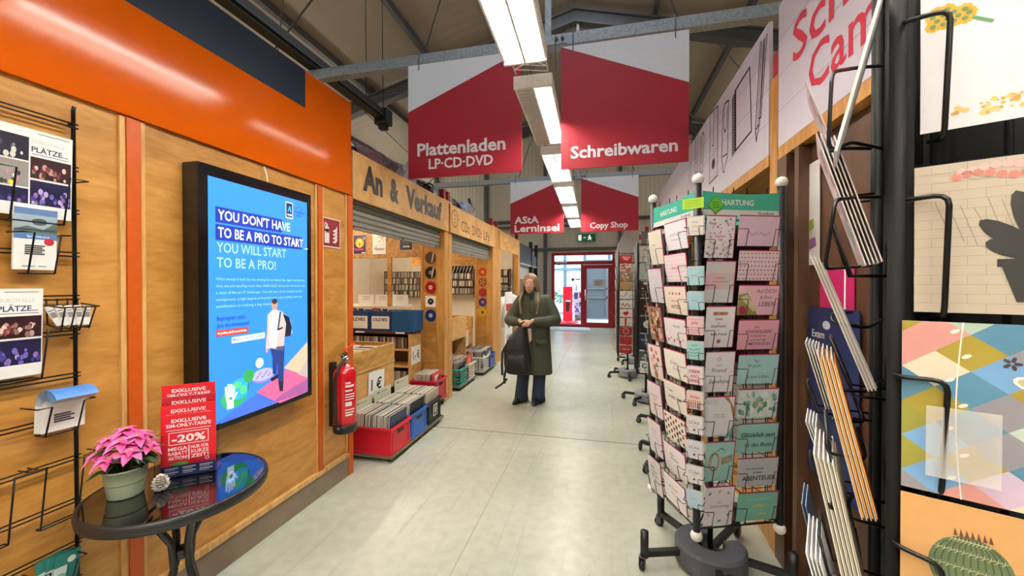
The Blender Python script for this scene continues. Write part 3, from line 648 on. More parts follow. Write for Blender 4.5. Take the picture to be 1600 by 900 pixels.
for i in range(16):                                   # blue leaflets bent forward out of their pocket
    a = 1.05-.02*i; L = .14
    b = MB(RK @ Matrix.Translation((.928, .985, .012+.0024*i)) @ Matrix.Rotation(-.03, 4, 'Z'))
    pts = []
    for k in range(7): q = k/6; pts.append((L*1.0*q*.72 if q < .6 else .0605+(q-.6)*.06, .004*i*q*q+(.0 if q < .55 else (q-.55)*.19)))
    k_ = 15-i; R_ = .022+.0023*k_; bm_ = [(0, .0), (0, .095)]+[(R_-R_*math.cos(q*.33), .095+R_*math.sin(q*.33)) for q in range(1, 9)]
    vs = []; fs = []
    for (zz, yy) in bm_:
        vs += [(0, yy, zz), (.115, yy, zz)]
    n = len(bm_); fs = [(2*k, 2*k+1, 2*k+3, 2*k+2) for k in range(n-1)]
    e = .0011; vs2 = [(x, yy, zz) for a_, (z_, y_) in enumerate(bm_) for yy, zz in [((.0 if a_ == 0 else .095), e) if a_ < 2 else (.095+(R_-e)*math.sin((a_-1)*.33), R_-(R_-e)*math.cos((a_-1)*.33))] for x in (0, .115)]
    m1 = C('#3f74b8' if i < 4 else '#6485a8', .4, 0, .1)
    b.add(vs, [tuple(reversed(f)) for f in fs[:1]], PAPER); b.add(vs, [tuple(reversed(f)) for f in fs[1:]], m1, True); b.add(vs2, fs, PAPER if i < 15 else PAPER)
    for o_ in (0, 1):
        for a_ in range(n-1): q = [vs[2*a_+o_], vs[2*a_+2+o_], vs2[2*a_+2+o_], vs2[2*a_+o_]]; b.add(q, [(0, 1, 2, 3) if o_ else (3, 2, 1, 0)], m1 if a_ else PAPER)
    b.add([vs[-2], vs[-1], vs2[-1], vs2[-2]], [(0, 1, 2, 3)], PAPER)
    if i == 15:
        for k in range(4): b.add([(.03, .03+.008*k, .0017), (.085-.01*(k % 2), .03+.008*k, .0017), (.085-.01*(k % 2), .036+.008*k, .0017), (.03, .036+.008*k, .0017)], [(0, 1, 2, 3)], pcol('#4a4a4c'))
    tag(b.build('leaflet'), 'blue leaflet bending forward out of the crammed pocket of the wire rack', 'leaflet', 'blue leaflets bending out of one pocket')
for i in range(3):
    b = MB(lean(.935+.012*i, .428, .014+.008*i, .05) @ Matrix.Rotation(.1*(1-i), 4, 'Z')); b.box(0, .07, 0, .105, -.002, 0, pcol('#1f6f6a')); b.rect(0, .035, .03, .06, .0004, pcol('#c8d8d4')); b.disc(.045, .075, .012, .0005, pcol('#e6ece8')); b.disc(.02, .02, .016, .0005, pcol('#7fb4a8'))
    tag(b.build('flyer'), 'teal and white flyer in the lowest rack pocket', 'flyer', 'teal flyers in the lowest pocket')

# ================================================================ round table with plant
TX, TY, TZ, TRD = -1.607, 1.185, .72, .285
t = thing('side_table', 'small round black table with glossy glass top below the screen', 'table', TR(TX, TY, 0))
GLB = C('#050507', .04, 0, 0, name='black_glass', coat=.6)
b = MB(); b.lathe([(0, TZ-.012), (TRD-.008, TZ-.012), (TRD-.008, TZ-.001), (0, TZ-.001)], GLB, 64, smooth=False); b.build('table_top', t)
b = MB(); b.lathe([(TRD-.02, TZ-.04), (TRD, TZ-.038), (TRD+.003, TZ-.02), (TRD, TZ-.002), (TRD-.004, TZ+.001), (TRD-.012, TZ), (TRD-.012, TZ-.012), (TRD-.02, TZ-.014), (TRD-.02, TZ-.04)], BLACKP, 64); b.build('rim', t)
for k in range(4):
    a = PI/4+k*PI/2+.35; b = MB(); pts = []
    for r, z, da in ((.2, .685, -.1), (.15, .655, 0), (.075, .58, .15), (.036, .50, .3), (.032, .40, .5), (.06, .3, .6), (.13, .17, .68), (.2, .06, .72), (.235, .015, .74)):
        pts.append((r*math.cos(a+da), r*math.sin(a+da), z))
    P2 = []
    for i in range(len(pts)-1):
        for q in (0, .5): P2.append(Vector(pts[i]).lerp(Vector(pts[i+1]), q))
    P2.append(Vector(pts[-1]))
    b.tube(P2, .013, BLACKP, 8); b.sphere((P2[-1].x, P2[-1].y, .015), .0148, BLACKP); b.build('leg', t)
b = MB(); b.lathe([(.02, .43), (.03, .44), (.03, .46), (.02, .47)], BLACKP, 16); b.build('hub', t)
# poinsettia
px_, py_ = at(199, 769, Z=TZ).x, at(199, 769, Z=TZ).y
t = thing('potted_poinsettia', 'pink poinsettia in a pale grey-green metal pot on the black table', 'plant', TR(px_+.012, py_-.012, TZ))
POT = C('#9aa88e', .4, .15, .06, 20, name='pot_green')
b = MB(); b.lathe([(0, .0), (.048, .0), (.05, .004), (.056, .05), (.0565, .053), (.058, .053), (.0585, .056), (.062, .098), (.0655, .1), (.0655, .105), (.062, .106), (.06, .09), (0, .088)], POT, 36); b.build('pot', t)
b = MB(); b.lathe([(0, .089), (.059, .092), (0, .095)], C('#2a2018', .9), 16); 
for k in range(7): a = k*.9; b.tube([(.015*math.cos(a), .015*math.sin(a), .09), (.05*math.cos(a), .05*math.sin(a), .165)], .003, C('#4a5a2a', .6), 5)
b.build('stem', t)
def leafshape(b, c, d, up, L, W, m, fold=.18, bend=.25):
    d = Vector(d).normalized(); s_ = d.cross(Vector(up)).normalized(); n = s_.cross(d); vs = []; c = Vector(c)
    prof = [(0, .04), (.18, .55), (.4, 1), (.62, .82), (.82, .42), (1, .0)]
    for q, w_ in prof:
        p = c+d*L*q-n*L*bend*q*q
        vs += [p-s_*W*w_/2+n*W*w_*fold, p, p+s_*W*w_/2+n*W*w_*fold]
    fs = []
    for i in range(len(prof)-1): o = 3*i; fs += [(o, o+1, o+4, o+3), (o+1, o+2, o+5, o+4)]
    b.add(vs, fs, m, True)
rr = random.Random(5)
GL = [C('#1f3a1c', .45, 0, .2), C('#2c4a22', .45, 0, .2), C('#17301a', .45, 0, .2)]
b = MB()
for i in range(46):
    a = rr.uniform(0, 2*PI); z = rr.uniform(.1, .185); r = rr.uniform(.02, .055)
    leafshape(b, (r*math.cos(a), r*math.sin(a), z), (math.cos(a), math.sin(a), rr.uniform(-.5, .35)), (0, 0, 1), rr.uniform(.045, .075), rr.uniform(.024, .036), GL[i % 3], .12, .3)
b.build('foliage', t)
PKS = [C('#dd5a9c', .5, 0, .12, 60), C('#e673ae', .5, 0, .12, 60), C('#c94488', .5, 0, .12, 60)]
clusters = [(0, 0, .24)]+[(.046*math.cos(k*1.05+.2), .046*math.sin(k*1.05+.2), .218-.004*(k % 2)) for k in range(6)]+[(.07*math.cos(k*.9+.5), .07*math.sin(k*.9+.5), .178-.008*(k % 3)) for k in range(7)]
for i, (x, y, z) in enumerate(clusters):
    b = MB(); o = Vector((x, y, .3*0)); ax = Vector((x*5.5, y*5.5, 1)).normalized(); u = ax.orthogonal().normalized(); v = ax.cross(u)
    for ring, (n, L, W, dz) in enumerate(((6, .052, .03, -.12), (5, .036, .022, .25))):
        for k in range(n):
            a = 2*PI*k/n+i+ring*.6; d = u*math.cos(a)+v*math.sin(a)+ax*dz
            leafshape(b, Vector((x, y, z))+ax*.004*ring, d, ax, L*rr.uniform(.85, 1.15), W*rr.uniform(.9, 1.1), PKS[(i+k+ring) % 3], .14, .28)
    for k in range(4): a = k*1.6; b.sphere((x+ax.x*.006+.005*math.cos(a), y+ax.y*.006+.005*math.sin(a), z+.006), .0028, C('#b7b23c', .5), n=6, k=4)
    b.build('flower', t)
# white pine cone
cx, cy = at(244, 766, Z=TZ).x, at(244, 766, Z=TZ).y
b = MB(TR(cx+.016, cy+.005, TZ)); PC = C('#d9d6cf', .6, 0, .06, 60); PB = C('#6f6458', .7)
b.sphere((0, 0, .03), .017, PB, (1, 1, 1.5), 10, 6)
for lv in range(8):
    z = .008+.0065*lv; R_ = (.022, .028, .030, .029, .026, .021, .015, .008)[lv]; n = (7, 8, 8, 8, 7, 6, 5, 3)[lv]
    for k in range(n):
        a = 2*PI*k/n+lv*.42; d = Vector((math.cos(a), math.sin(a), -.15+.13*lv)).normalized(); s_ = Vector((-math.sin(a), math.cos(a), 0)); q = Vector((0, 0, z)); T_ = Vector((0, 0, .0035)); w_ = .0075
        b.add([q+d*R_*.3-s_*w_*.5, q+d*R_*.85-s_*w_, q+d*R_*1.02+T_, q+d*R_*.85+s_*w_, q+d*R_*.3+s_*w_*.5, q+d*R_*.85-T_*.6, q+d*R_*.3-T_*.5], [(0, 1, 2, 3, 4), (1, 5, 2), (2, 5, 3), (0, 6, 5, 1), (4, 3, 5, 6)], PC)
tag(b.build('pine_cone'), 'white-painted pine cone standing on the black table beside the pot', 'pine cone')
# flyer holder
hb = at(243, 752, Z=TZ); hc = at(324, 738, Z=TZ); hd = Vector((hc.x-hb.x, hc.y-hb.y, 0)); HWd = .195; hd.normalize()
HM = frame((hb.x, hb.y, TZ), hd)
ACR = bpy.data.materials.new('acrylic'); ACR.use_nodes = True; _a = ACR.node_tree.nodes['Principled BSDF']; _a.inputs['Transmission Weight'].default_value = 1; _a.inputs['Roughness'].default_value = .03; _a.inputs['IOR'].default_value = 1.15; _a.inputs['Base Color'].default_value = (.93, .95, .97, 1)
t = thing('leaflet_holder', 'clear acrylic leaflet holder with red flyers on the black table', 'holder', HM)
b = MB()                                            # local: x right, y up, z towards the viewer
b.box(-.004, HWd+.004, 0, .075, .0, .0015, ACR); b.box(-.004, -.0025, .0015, .1, -.075, 0, ACR); b.box(HWd+.0025, HWd+.004, .0015, .1, -.075, 0, ACR)
b.box(-.004, HWd+.004, 0, .0015, -.075, 0, ACR); b.build('tray', t)
for k in range(3):
    b = MB(); z = -.02-.018*k; b.box(-.0022, HWd+.0022, .0018, .13+.03*k, z-.001, z, ACR); b.build('divider', t)
REDP = C('#cf1226', .35, 0, .03); NAVYP = C('#1b2a6a', .4)
for k in range(4):
    z = -.004-.0185*k; hgt = (.25, .285, .315, .36)[k]
    b = MB(HM @ Matrix.Translation((.003, .002, z)) @ Matrix.Rotation(-.02, 4, 'X')); W_ = .178; x = (.012, .006, .004, -.001)[k]; q_ = 1.62
    b.box(x, x+W_, 0, hgt, -.006, 0, C('#cf1226' if k != 2 else '#a30f20', .35, 0, .03)); y = hgt; c_ = x+W_/2; wt = C('#f0e6e6', .4, 0, 0)
    S_ = lambda t_, dx, dy, ch, wd, bo=.012: b.text(t_, c_+dx*q_, y-dy*q_, ch*q_, .0004, wt, 'C', bo, wd*q_)
    R_ = lambda x0, x1, y0, y1, m=wt, z=.0004: b.rect(c_+x0*q_, c_+x1*q_, y-y0*q_, y-y1*q_, z, m)
    S_('EXKLUSIVE', 0, .019, .0085, .07, .025); S_('SIM-ONLY-TARIFE', 0, .031, .0085, .09, .025); R_(-.045, .045, .039, .0375)
    if k == 0:
        for r_ in ((-.04, .04, .045, .0435), (-.04, .04, .075, .0735), (-.04, -.0385, .075, .0435), (.0385, .04, .075, .0435)): R_(*r_)
        S_('-20%', 0, .069, .018, .068, .03)
        for i, s_ in enumerate(('MEGA', 'RABATT', 'AKTION!')): S_(s_, -.022, .089+.0115*i, .0085, .038)
        for i, s_ in enumerate(('NUR FÜR', 'KURZE', 'ZEIT!')): S_(s_, .022, .089+.0115*i, .0085, .036)
        R_(-.001, .001, .115, .079); b.disc(c_-.03, y-.198, .03, .0005, C('#5aa03c', .4), .007); b.ring(c_+.06, y-.19, .004, .007, .0005, wt)
        b.rect(x, x+W_, 0, .045, .0005, NAVYP)
        for i in range(6): b.rect(x+.012+.056*(i % 3), x+.055+.056*(i % 3), .033-.016*(i//3), .037-.016*(i//3), .0007, wt); b.rect(x+.012+.056*(i % 3), x+.045+.056*(i % 3), .027-.016*(i//3), .029-.016*(i//3), .0007, wt)
    tag(b.build('flyer'), ('red flyer with a minus 20 percent box, frontmost in the acrylic holder', 'red flyer directly behind the minus 20 percent flyer', 'darker red flyer third from the front in the acrylic holder', 'tallest red flyer at the back of the acrylic holder')[k], 'flyer', 'red flyers in the acrylic holder')

# ================================================================ record shop
SX = -1.95
INW = C('#d9d2c2', .6, 0, .04, 6, name='interior_white')
b = MB(); b.box(-6, -2.1, 9.15, 9.25, 0, 2.54, INW); struct('wall_shop_back', b)
b = MB(); b.box(-6.1, -6, 2.7, 9.25, 0, 2.54, INW); struct('wall_shop_left', b)
b = MB(); b.box(-6, -2.03, 2.6, 2.70, 0, 2.54, PLY); struct('wall_shop_front', b)
b = MB(); b.box(-6.1, -2.0, 2.7, 9.25, 2.54, 2.57, PLYL); struct('ceiling_shop', b)
for y0, y1 in ((4.62, 4.75), (4.76, 4.88), (6.86, 7.08), (7.2, 7.46), (9.1, 9.3)):
    b = MB(); b.box(-2.07, -1.955, y0, y1, 0, 2.6, POSTW); trim(b)
    b = MB(); b.box(-2.04, -1.975, y0+.03, y0+.1, 2.6, 2.73, C('#8c1420', .5)); trim(b)
b = MB(); b.box(-2.05, -1.96, 7.08, 7.2, 0, 2.6, POSTW); trim(b)
def fascia(y0, y1, z0, z1, lab, deco, mat=PLYL):
    M = frame((SX, y0, z0), LEFT); t = thing('fascia_board', lab, 'board', M)
    b = MB(); b.box(0, y1-y0, 0, z1-z0, -.003, .022, mat, .002); b.build('board', t)
    deco(t)
INKB = C('#15140f', .5, 0, 0)
def word(t, f):
    b = MB(Matrix.Translation((0, 0, .022))); f(b); b.build('lettering', t)
def d1(t):
    M = frame((SX+.022, 2.722, 2.19), LEFT)
    for s_, p0, p1 in (('An', (567, 304), (598, 312)), ('&', (609, 317), (623, 320)), ('Verkauf', (634, 323), (690, 347))):
        x0 = onp(*p0, M)[0]; x1 = onp(*p1, M)[0]; word(t, lambda b: b.text(s_, x0, .11, .2, .001, INKB, 'L', .05, x1-x0))
def d2(t):
    M = frame((SX+.022, 4.89, 2.19), LEFT); g = C('#8a6a44', .6)
    x = onp(716, 345, M)[0]; b = MB(Matrix.Translation((0, 0, .022))); b.ring(x, .2, .1, .125, .001, g)
    for k in range(3): b.rect(x-.03, x+.03, .14+.05*k, .155+.05*k, .001, g)
    b.build('emblem', t)
    for s_, a, c in (('CDs', 726, 738), ('DVDs', 742, 756), ('LPs', 759, 768)):
        x0 = onp(a, 365, M)[0]; x1 = onp(c, 365, M)[0]; word(t, lambda b: b.text(s_, x0, .07, .15, .001, C('#3a2a1a', .6), 'L', .0, x1-x0))
fascia(2.722, 4.70, 2.19, 2.575, 'light plywood fascia board lettered An & Verkauf', d1)
fascia(4.76, 6.95, 2.19, 2.56, 'light plywood fascia board lettered CDs DVDs LPs', d2)
M = frame((SX, 7.3, 2.2), LEFT); b = MB(M); b.box(0, 1.85, 0, .36, -.003, .02, PLYL, .002); tag(b.build('fascia_board'), 'blank light plywood fascia board beyond the CDs DVDs LPs one', 'board')
SHUT = C('#8d8c84', .45, .3, .06, 8, name='shutter_slat')
for y0, y1, z0, lab in ((2.722, 4.615, 1.985, 'half-raised grey roller shutter under the An & Verkauf board'), (4.885, 6.855, 1.97, 'half-raised grey roller shutter under the CDs DVDs LPs board')):
    M = frame((-2.03, y0, z0), LEFT); b = MB(M); n = 6; H = 2.50-z0; W_ = y1-y0
    for k in range(n+6):
        z = k*.05
        if z+.05 > H: break
        b.add([(0, z, 0), (W_, z, 0), (W_, z+.012, .012), (0, z+.012, .012), (W_, z+.04, .012), (0, z+.04, .012), (W_, z+.05, 0), (0, z+.05, 0), (0, z, -.01), (W_, z, -.01), (W_, z+.05, -.01), (0, z+.05, -.01)],
              [(0, 1, 2, 3), (3, 2, 4, 5), (5, 4, 6, 7), (9, 8, 11, 10), (0, 3, 5, 7, 11, 8), (1, 9, 10, 6, 4, 2), (0, 8, 9, 1), (7, 6, 10, 11)], SHUT)
    t = thing('roller_shutter', lab, 'shutter'); b.build('curtain', t)
    b = MB(M); b.box(0, W_, -.02, 0, -.012, .016, SHUT)
    for x in (.06*W_, .5*W_, .94*W_): b.tube([(x, -.005, .016), (x, -.005, .022)], .012, BLACKM, 8)
    b.build('bottom_rail', t)
# partitions: record-sample boards and window headers
def partition(y, xin, lab, posters):
    b = MB(); b.box(-2.27, -2.07, y, y+.03, 0, 2.5, PLY); b.box(-2.3, -2.27, y-.005, y+.035, 0, 2.5, POSTW)
    struct('wall_partition', b)
    b = MB(); b.box(xin, -2.301, y, y+.03, 1.86, 2.5, OSB); struct('wall_partition_header', b)
def vinyl(x, z, y, r, col, lab, kind=0):
    b = MB(frame((x, y, z), (1, 0, 0)))
    if kind == 1: b.box(-r, r, -r, r, -.004, 0, PAPER); b.ring(0, 0, .012, r*.55, .001, C('#141414', .25)); b.disc(0, 0, r*.2, .0015, C('#999', .5)); b.disc(0, 0, .007, .002, INK)
    else:
        K = C(col, .22, 0, .06, 40);
        n = 40; vs = [(q*math.cos(2*PI*i/n), q*math.sin(2*PI*i/n), zz) for q, zz in ((r, -.004), (r, 0), (.33*r, .0006)) for i in range(n)]
        b.add(vs, [(i, (i+1) % n, n+(i+1) % n, n+i) for i in range(n)]+[(n+i, n+(i+1) % n, 2*n+(i+1) % n, 2*n+i) for i in range(n)], K)
        for q in (.5, .66, .82): b.ring(0, 0, r*q, r*q+.002, .0012, C('#2a2a2a', .3))
        lc = {'#1c1c1c': '#8a8078', '#5d4034': '#3a2a24', '#b01a22': '#d8c8c0', '#24356e': '#c2c6d8', '#c24a2a': '#e0b04a', '#8a3a24': '#c8702a', '#a8202a': '#7a1018', '#3a3a78': '#d06a4a', '#d8b024': '#3a2a1a'}.get(col, '#c9b9a0')
        b.disc(0, 0, r*.34, .0016, C(lc, .4)); b.disc(0, 0, .008, .002, INK)
        if kind == 2: b.flat([(.01, -r*.8), (.025, -r*.8), (.05, r*.8), (.03, r*.8)], .002, C('#b9b9b4', .4))
        if kind == 3:
            for k in range(5): a = k*1.25; b.disc(r*.6*math.cos(a), r*.6*math.sin(a), r*.16, .002, C('#d8b48a', .4))
    tag(b.build('vinyl_record'), lab, 'record', 'sample records on the plywood boards')
partition(4.66, -3.5, '', 0); partition(6.88, -3.6, '', 0)
def PXY(px, py, Y): p = at(px, py, Y=Y); return p.x, p.z
for py, col, kind, lab in ((403, '#5d4034', 2, 'brown tinted picture disc topmost on the nearer sample board'), (426, '#1c1c1c', 2, 'black record with a pale streak, second from top on the nearer sample board'), (449, '#b01a22', 0, 'red record on the nearer sample board'), (471, '', 1, 'single in a square white paper sleeve on the nearer sample board'), (493, '#24356e', 0, 'blue record lowest on the nearer sample board')):
    x, z = PXY(675, py, 4.655); vinyl(-2.16, z, 4.653, .074 if kind == 1 else .078, col or '#1c1c1c', lab, kind)
for py, col, kind, lab in ((425, '#c24a2a', 0, 'orange-red record topmost on the farther sample board'), (441, '#8a3a24', 3, 'brown picture disc with pale spots on the farther sample board'), (457, '#a8202a', 0, 'crimson record in the middle of the farther sample board'), (472, '#3a3a78', 0, 'violet-blue record on the farther sample board'), (488, '#d8b024', 0, 'yellow record lowest on the farther sample board')):
    x, z = PXY(750, py, 6.87); vinyl(-2.15, z, 6.873, .08, col, lab, kind)
# posters on the OSB header
def poster(p0, p1, Y, lab, draw):
    x0, z1 = PXY(*p0, Y); x1, z0 = PXY(*p1, Y); M = frame((x0, Y, z0), (1, 0, 0)); b = MB(M); b.box(0, x1-x0, 0, z1-z0, -.002, 0, PAPER); draw(b, x1-x0, z1-z0); tag(b.build('poster'), lab, 'poster')
def pa(b, w, h):
    b.rect(.004, w-.004, .004, h-.004, .0004, pcol('#2a1838')); b.disc(w/2, h*.58, w*.34, .0006, pcol('#e0a020')); b.disc(w/2, h*.55, w*.2, .0008, pcol('#f0d060'), w*.28); b.disc(w/2, h*.5, w*.08, .001, pcol('#a85a3a'), w*.16); b.rect(w*.2, w*.8, h*.2, h*.28, .0008, pcol('#c83a6a')); b.disc(w*.15, h*.25, w*.1, .001, pcol('#8a3a88')); b.disc(w*.85, h*.8, w*.08, .001, pcol('#9a9ab8')); b.rect(w*.65, w*.95, h*.05, h*.1, .001, PAPER)
def pb(b, w, h):
    r = random.Random(2)
    for i in range(12): x, y = w*r.uniform(.1, .8), h*r.uniform(.35, .9); b.stroke([(x, y), (x+w*r.uniform(-.15, .2), y+h*r.uniform(-.1, .1)), (x+w*.1, y+h*.05)], .004, .0005, pcol('#55505c'))
    b.rect(w*.1, w*.9, h*.26, h*.29, .0005, INK); b.rect(w*.2, w*.8, h*.2, h*.23, .0005, INK)
def pc(b, w, h):
    b.rect(.005, w-.005, .005, h-.005, .0004, pcol('#14121a'))
    for k in range(4): b.rect(w*.25, w*.75, h*(.5+.08*k), h*(.52+.08*k), .0006, pcol('#6a6470'))
    for x in (.28, .45, .62): b.rect(w*x, w*(x+.12), h*.22, h*.34, .0006, PAPER)
poster((552, 367), (572, 397), 4.655, 'small poster with a glowing yellow figure on the chipboard', pa)
poster((582, 366), (603, 397), 4.655, 'white poster with grey line drawing on the chipboard', pb)
poster((624, 370), (645, 391), 4.655, 'black poster with white date on the chipboard', pc)
b = MB(); x0 = at(608, 440, Y=4.66).x; b.box(x0-.03, x0+.03, 4.665, 4.685, 1.21, 1.86, PLY); trim(b)
# shop lamps
for y0, xx, lab in ((3.2, -3.6, 'fluorescent strip light inside the nearest record shop bay'), (5.3, -3.6, 'fluorescent strip light inside the second record shop bay'), (7.4, -3.6, 'fluorescent strip light inside the farthest record shop bay')):
    t = thing('strip_light', lab, 'lamp', TR(xx, y0, 2.54), 'strip lights in the record shop'); b = MB(); b.box(-.06, .06, 0, 1.25, -.04, 0, WHITEP, .005); b.build('housing', t)
    b = MB(); b.tube([(0, .03, -.065), (0, 1.22, -.065)], .016, C('#fff0d8', .5, 0, 0, emit=LAMP*1.5), 8); b.build('tube', t); b = MB()
    for y in (.02, 1.23): b.box(-.015, .015, y-.012, y+.012, -.085, -.04, WHITEP)
    b.build('tube_holder', t)

# ---- records, crates, bins
rq = random.Random(11)
SLV = ['#e6e0d2', '#ece8de', '#dcd4c2', '#d0c6b4', '#e8e2d6', '#b4aa9a', '#eeeae0', '#5a5650', '#c9bca6', '#e0d8c8', '#e6e0d4', '#94867a', '#2a2826', '#d8c8b0']
def lp_mesh(col, cover, r):
    b = MB(); S = .300                                 # local: x = thickness, y = width, z = up; cover faces +x
    b.box(0, .0045, 0, S, 0, S, C(col, .5, 0, .12, 60)); b.M = frame((.0045, 0, 0), LEFT); b.rect(.002, S-.002, .002, S-.002, .0002, C(cover, .4, 0, .1, 20))
    k = r.randint(0, 3)
    if k == 0: b.disc(.156, .15, .09, .0004, C(r.choice(['#c8a060', '#a83030', '#d8d4c8']), .4))
    elif k == 1: b.rect(.04, .27, .22, .26, .0004, C('#e6e2d8', .4))
    elif k == 2: b.disc(.12, .12, .07, .0004, C('#c9a98a', .4), .1)
    return b.mesh('record_sleeve')
LPM = [lp_mesh(SLV[i % len(SLV)], rq.choice(['#1a1a1a', '#3a3028', '#b8aa94', '#28405a', '#7a2a22', '#d2cab8', '#4a5a4a']), rq) for i in range(24)]
def lps(x0, x1, y, z, lab, group, step=.0105, facing=0, jz=.01):
    """a run of upright LPs stacked along x, last ones lean a little"""
    x = x0; n = 0
    while x < x1-.005:
        o = bpy.data.objects.new('record_sleeve', rq.choice(LPM)); COL.objects.link(o)
        o.matrix_world = Matrix.Translation((x, y+rq.uniform(-.0012, .0012), z+.006+rq.uniform(0, jz))) @ Matrix.Rotation(.05, 4, 'Y')
        tag(o, lab, 'record', group); x += step*rq.uniform(.8, 1.25); n += 1
def crate(name, x0, x1, y0, y1, z0, h, col, lab, style=0):
    m = C(col, .38, 0, .05, 20, name='crate_plastic'); t = thing(name, lab, 'crate', TR((x0+x1)/2, (y0+y1)/2, z0)); W_, D = (x1-x0)/2, (y1-y0)/2; th = .008
    b = MB(); b.box(-W_, W_, -D, D, 0, .012, m)
    if style == 0:
        for a in ((-W_, W_, -D, -D+th), (-W_, W_, D-th, D), (-W_, -W_+th, -D+th, D-th), (W_-th, W_, -D+th, D-th)): b.box(*a, .012, h, m)
        for x in (-W_, W_):                          # ribs by the corners
            for y in (-D+.03, D-.03): b.box(x-.006, x+.006, y-.006, y+.006, .01, h-.04, m)
    else:                                            # open lattice sides
        nx, nz = 7, 5
        for sy in (-D, D-th):
            for k in range(nx+1): x = -W_+k*2*W_/nx; b.box(max(x-.008, -W_), min(x+.008, W_), sy, sy+th, .012, h, m)
            for k in range(nz+1): z = .012+k*(h-.03)/nz; b.box(-W_, W_, sy, sy+th, z, z+.012, m)
        for sx in (-W_, W_-th):
            for k in range(5): y = -D+k*2*D/4; b.box(sx, sx+th, max(y-.008, -D), min(y+.008, D), .012, h, m)
            for k in range(nz+1): z = .012+k*(h-.03)/nz; b.box(sx, sx+th, -D, D, z, z+.012, m)
    b.build('body', t)
    b = MB(); r = .014
    for a in ((-W_-r, W_+r, -D-r, -D+th), (-W_-r, W_+r, D-th, D+r), (-W_-r, -W_+th, -D+th, D-th), (W_-th, W_+r, -D+th, D-th)): b.box(*a, h-.022, h, m, .004)
    b.build('rim', t)
    if style == 0:
        b = MB(); b.box(W_+.001, W_+.004, -.05, .05, h-.075, h-.045, C('#1a0c0e', .6)); b.box(W_, W_+.008, -.06, .06, h-.042, h-.034, m); b.build('handle', t)
        b = MB(); b.box(-W_-.01, W_+.01, -D-.01, D+.01, 0.0, .018, m, .004); b.build('foot_flange', t)
    return t
def dolly(x0, x1, y0, y1, z, lab):
    t = thing('dolly', lab, 'dolly', TR((x0+x1)/2, (y0+y1)/2, 0)); W_, D = (x1-x0)/2, (y1-y0)/2
    b = MB(); b.box(-W_, W_, -D, D, z-.018, z-.001, C('#6a5a46', .6, 0, .1)); b.build('board', t)
    for x in (-W_+.05, W_-.05):
        for y in (-D+.05, D-.05):
            b = MB(); b.tube([(x, y-.01, .0175), (x, y+.01, .0175)], .017, BLACKP, 12); b.box(x-.012, x+.012, y-.014, y+.014, .03, z-.018, STEEL); b.build('caster', t)
DZ_ = .058
dolly(-2.42, -1.70, 2.91, 4.0, DZ_, 'low flat dolly under the red, blue and black record crates')
CX0, CX1 = -2.14, -1.725
for (y0, y1, col, lab, rl) in ((2.935, 3.265, '#c01428', 'red plastic crate packed with records, nearest the fire extinguisher', 'record sleeve packed upright in the red crate nearest the fire extinguisher'),
                           (3.295, 3.615, '#2a5cae', 'blue plastic crate of records in the middle of the dolly row', 'record sleeve packed upright in the blue crate on the dolly'),
                           (3.645, 3.965, '#16181a', 'black plastic crate of records at the far end of the dolly', 'record sleeve packed upright in the black crate on the dolly')):
    crate('record_crate', CX0, CX1, y0, y1, DZ_, .225, col, lab)
    lps(CX0+.03, CX1-.03, (y0+y1)/2-.15, DZ_+.014, rl, rl.replace('record sleeve packed', 'records packed'), .009)
b = MB(frame((CX1+.006, 3.76, DZ_+.06), LEFT)); b.box(0, .1, 0, .12, 0, .003, C('#d4cfb8', .5)); b.rect(.012, .088, .012, .108, .0035, C('#4a4a3a', .5)); b.rect(.03, .07, .03, .09, .004, C('#c9c4a8', .5)); tag(b.build('crate_label'), 'cream framed label stuck on the front of the black record crate', 'label')
for i, (yy, zz, lab) in enumerate(((3.13, .385, 'pale card divider at the near end behind the red crate records'), (3.47, .40, 'pale card divider behind the blue crate records'), (3.84, .41, 'pale card divider behind the black crate records'))):
    b = MB(frame((CX0+.014, yy-.15, zz), LEFT)); b.box(0, .298, -.14, .075, -.002, .001, C('#c9c9b4', .5, 0, .04)); b.rect(.04, .1, .035, .05, .0015, pcol('#77775f')); b.rect(.12, .22, .035, .045, .0015, pcol('#88886f')); tag(b.build('divider_card'), lab, 'divider')
# wooden bins with the price sign
t = thing('wooden_bin', 'light plywood bin unit with the 1 euro sign, above the record crates', 'bin', TR(-2.16, 3.3, 0))
b = MB(); b.box(-.5, 0, -.54, .44, .42, .70, PLYL); b.box(-.5, -.46, -.54, -.5, 0, .42, PLYL); b.box(-.5, -.46, .4, .44, 0, .42, PLYL); b.build('base_box', t)
b = MB(); 
for a in ((-.49, .012, -.54, -.515), (-.49, .012, .405, .43), (-.49, -.465, -.515, .405), (-.012, .012, -.515, .405)): b.box(*a, .703, .885, PINE)
b.box(-.465, -.012, -.515, .405, .703, .72, PINE); b.build('top_box', t)
b = MB(); b.box(-.002, .012, -.54, .44, .69, .703, BATTEN); b.build('ledge', t)
PS = frame((-2.15, 3.25, .40), LEFT)
def price(px0, px1, M, txt, lab, w=None):
    b = MB(M); b.box(0, px0, 0, px1, 0, .002, PAPER); b.text(txt, px0/2, px1*.28, px1*.42, .0026, INKB, 'C', .02, px0*.66); tag(b.build('price_sign'), lab, 'sign')
p0 = onp(575, 626, PS)
price(.27, .25, PS @ Matrix.Translation((p0[0], p0[1]+.01, 0)) @ Matrix.Rotation(-.05, 4, 'Z'), '1 €', 'white paper sign reading 1 € on the plywood bin')
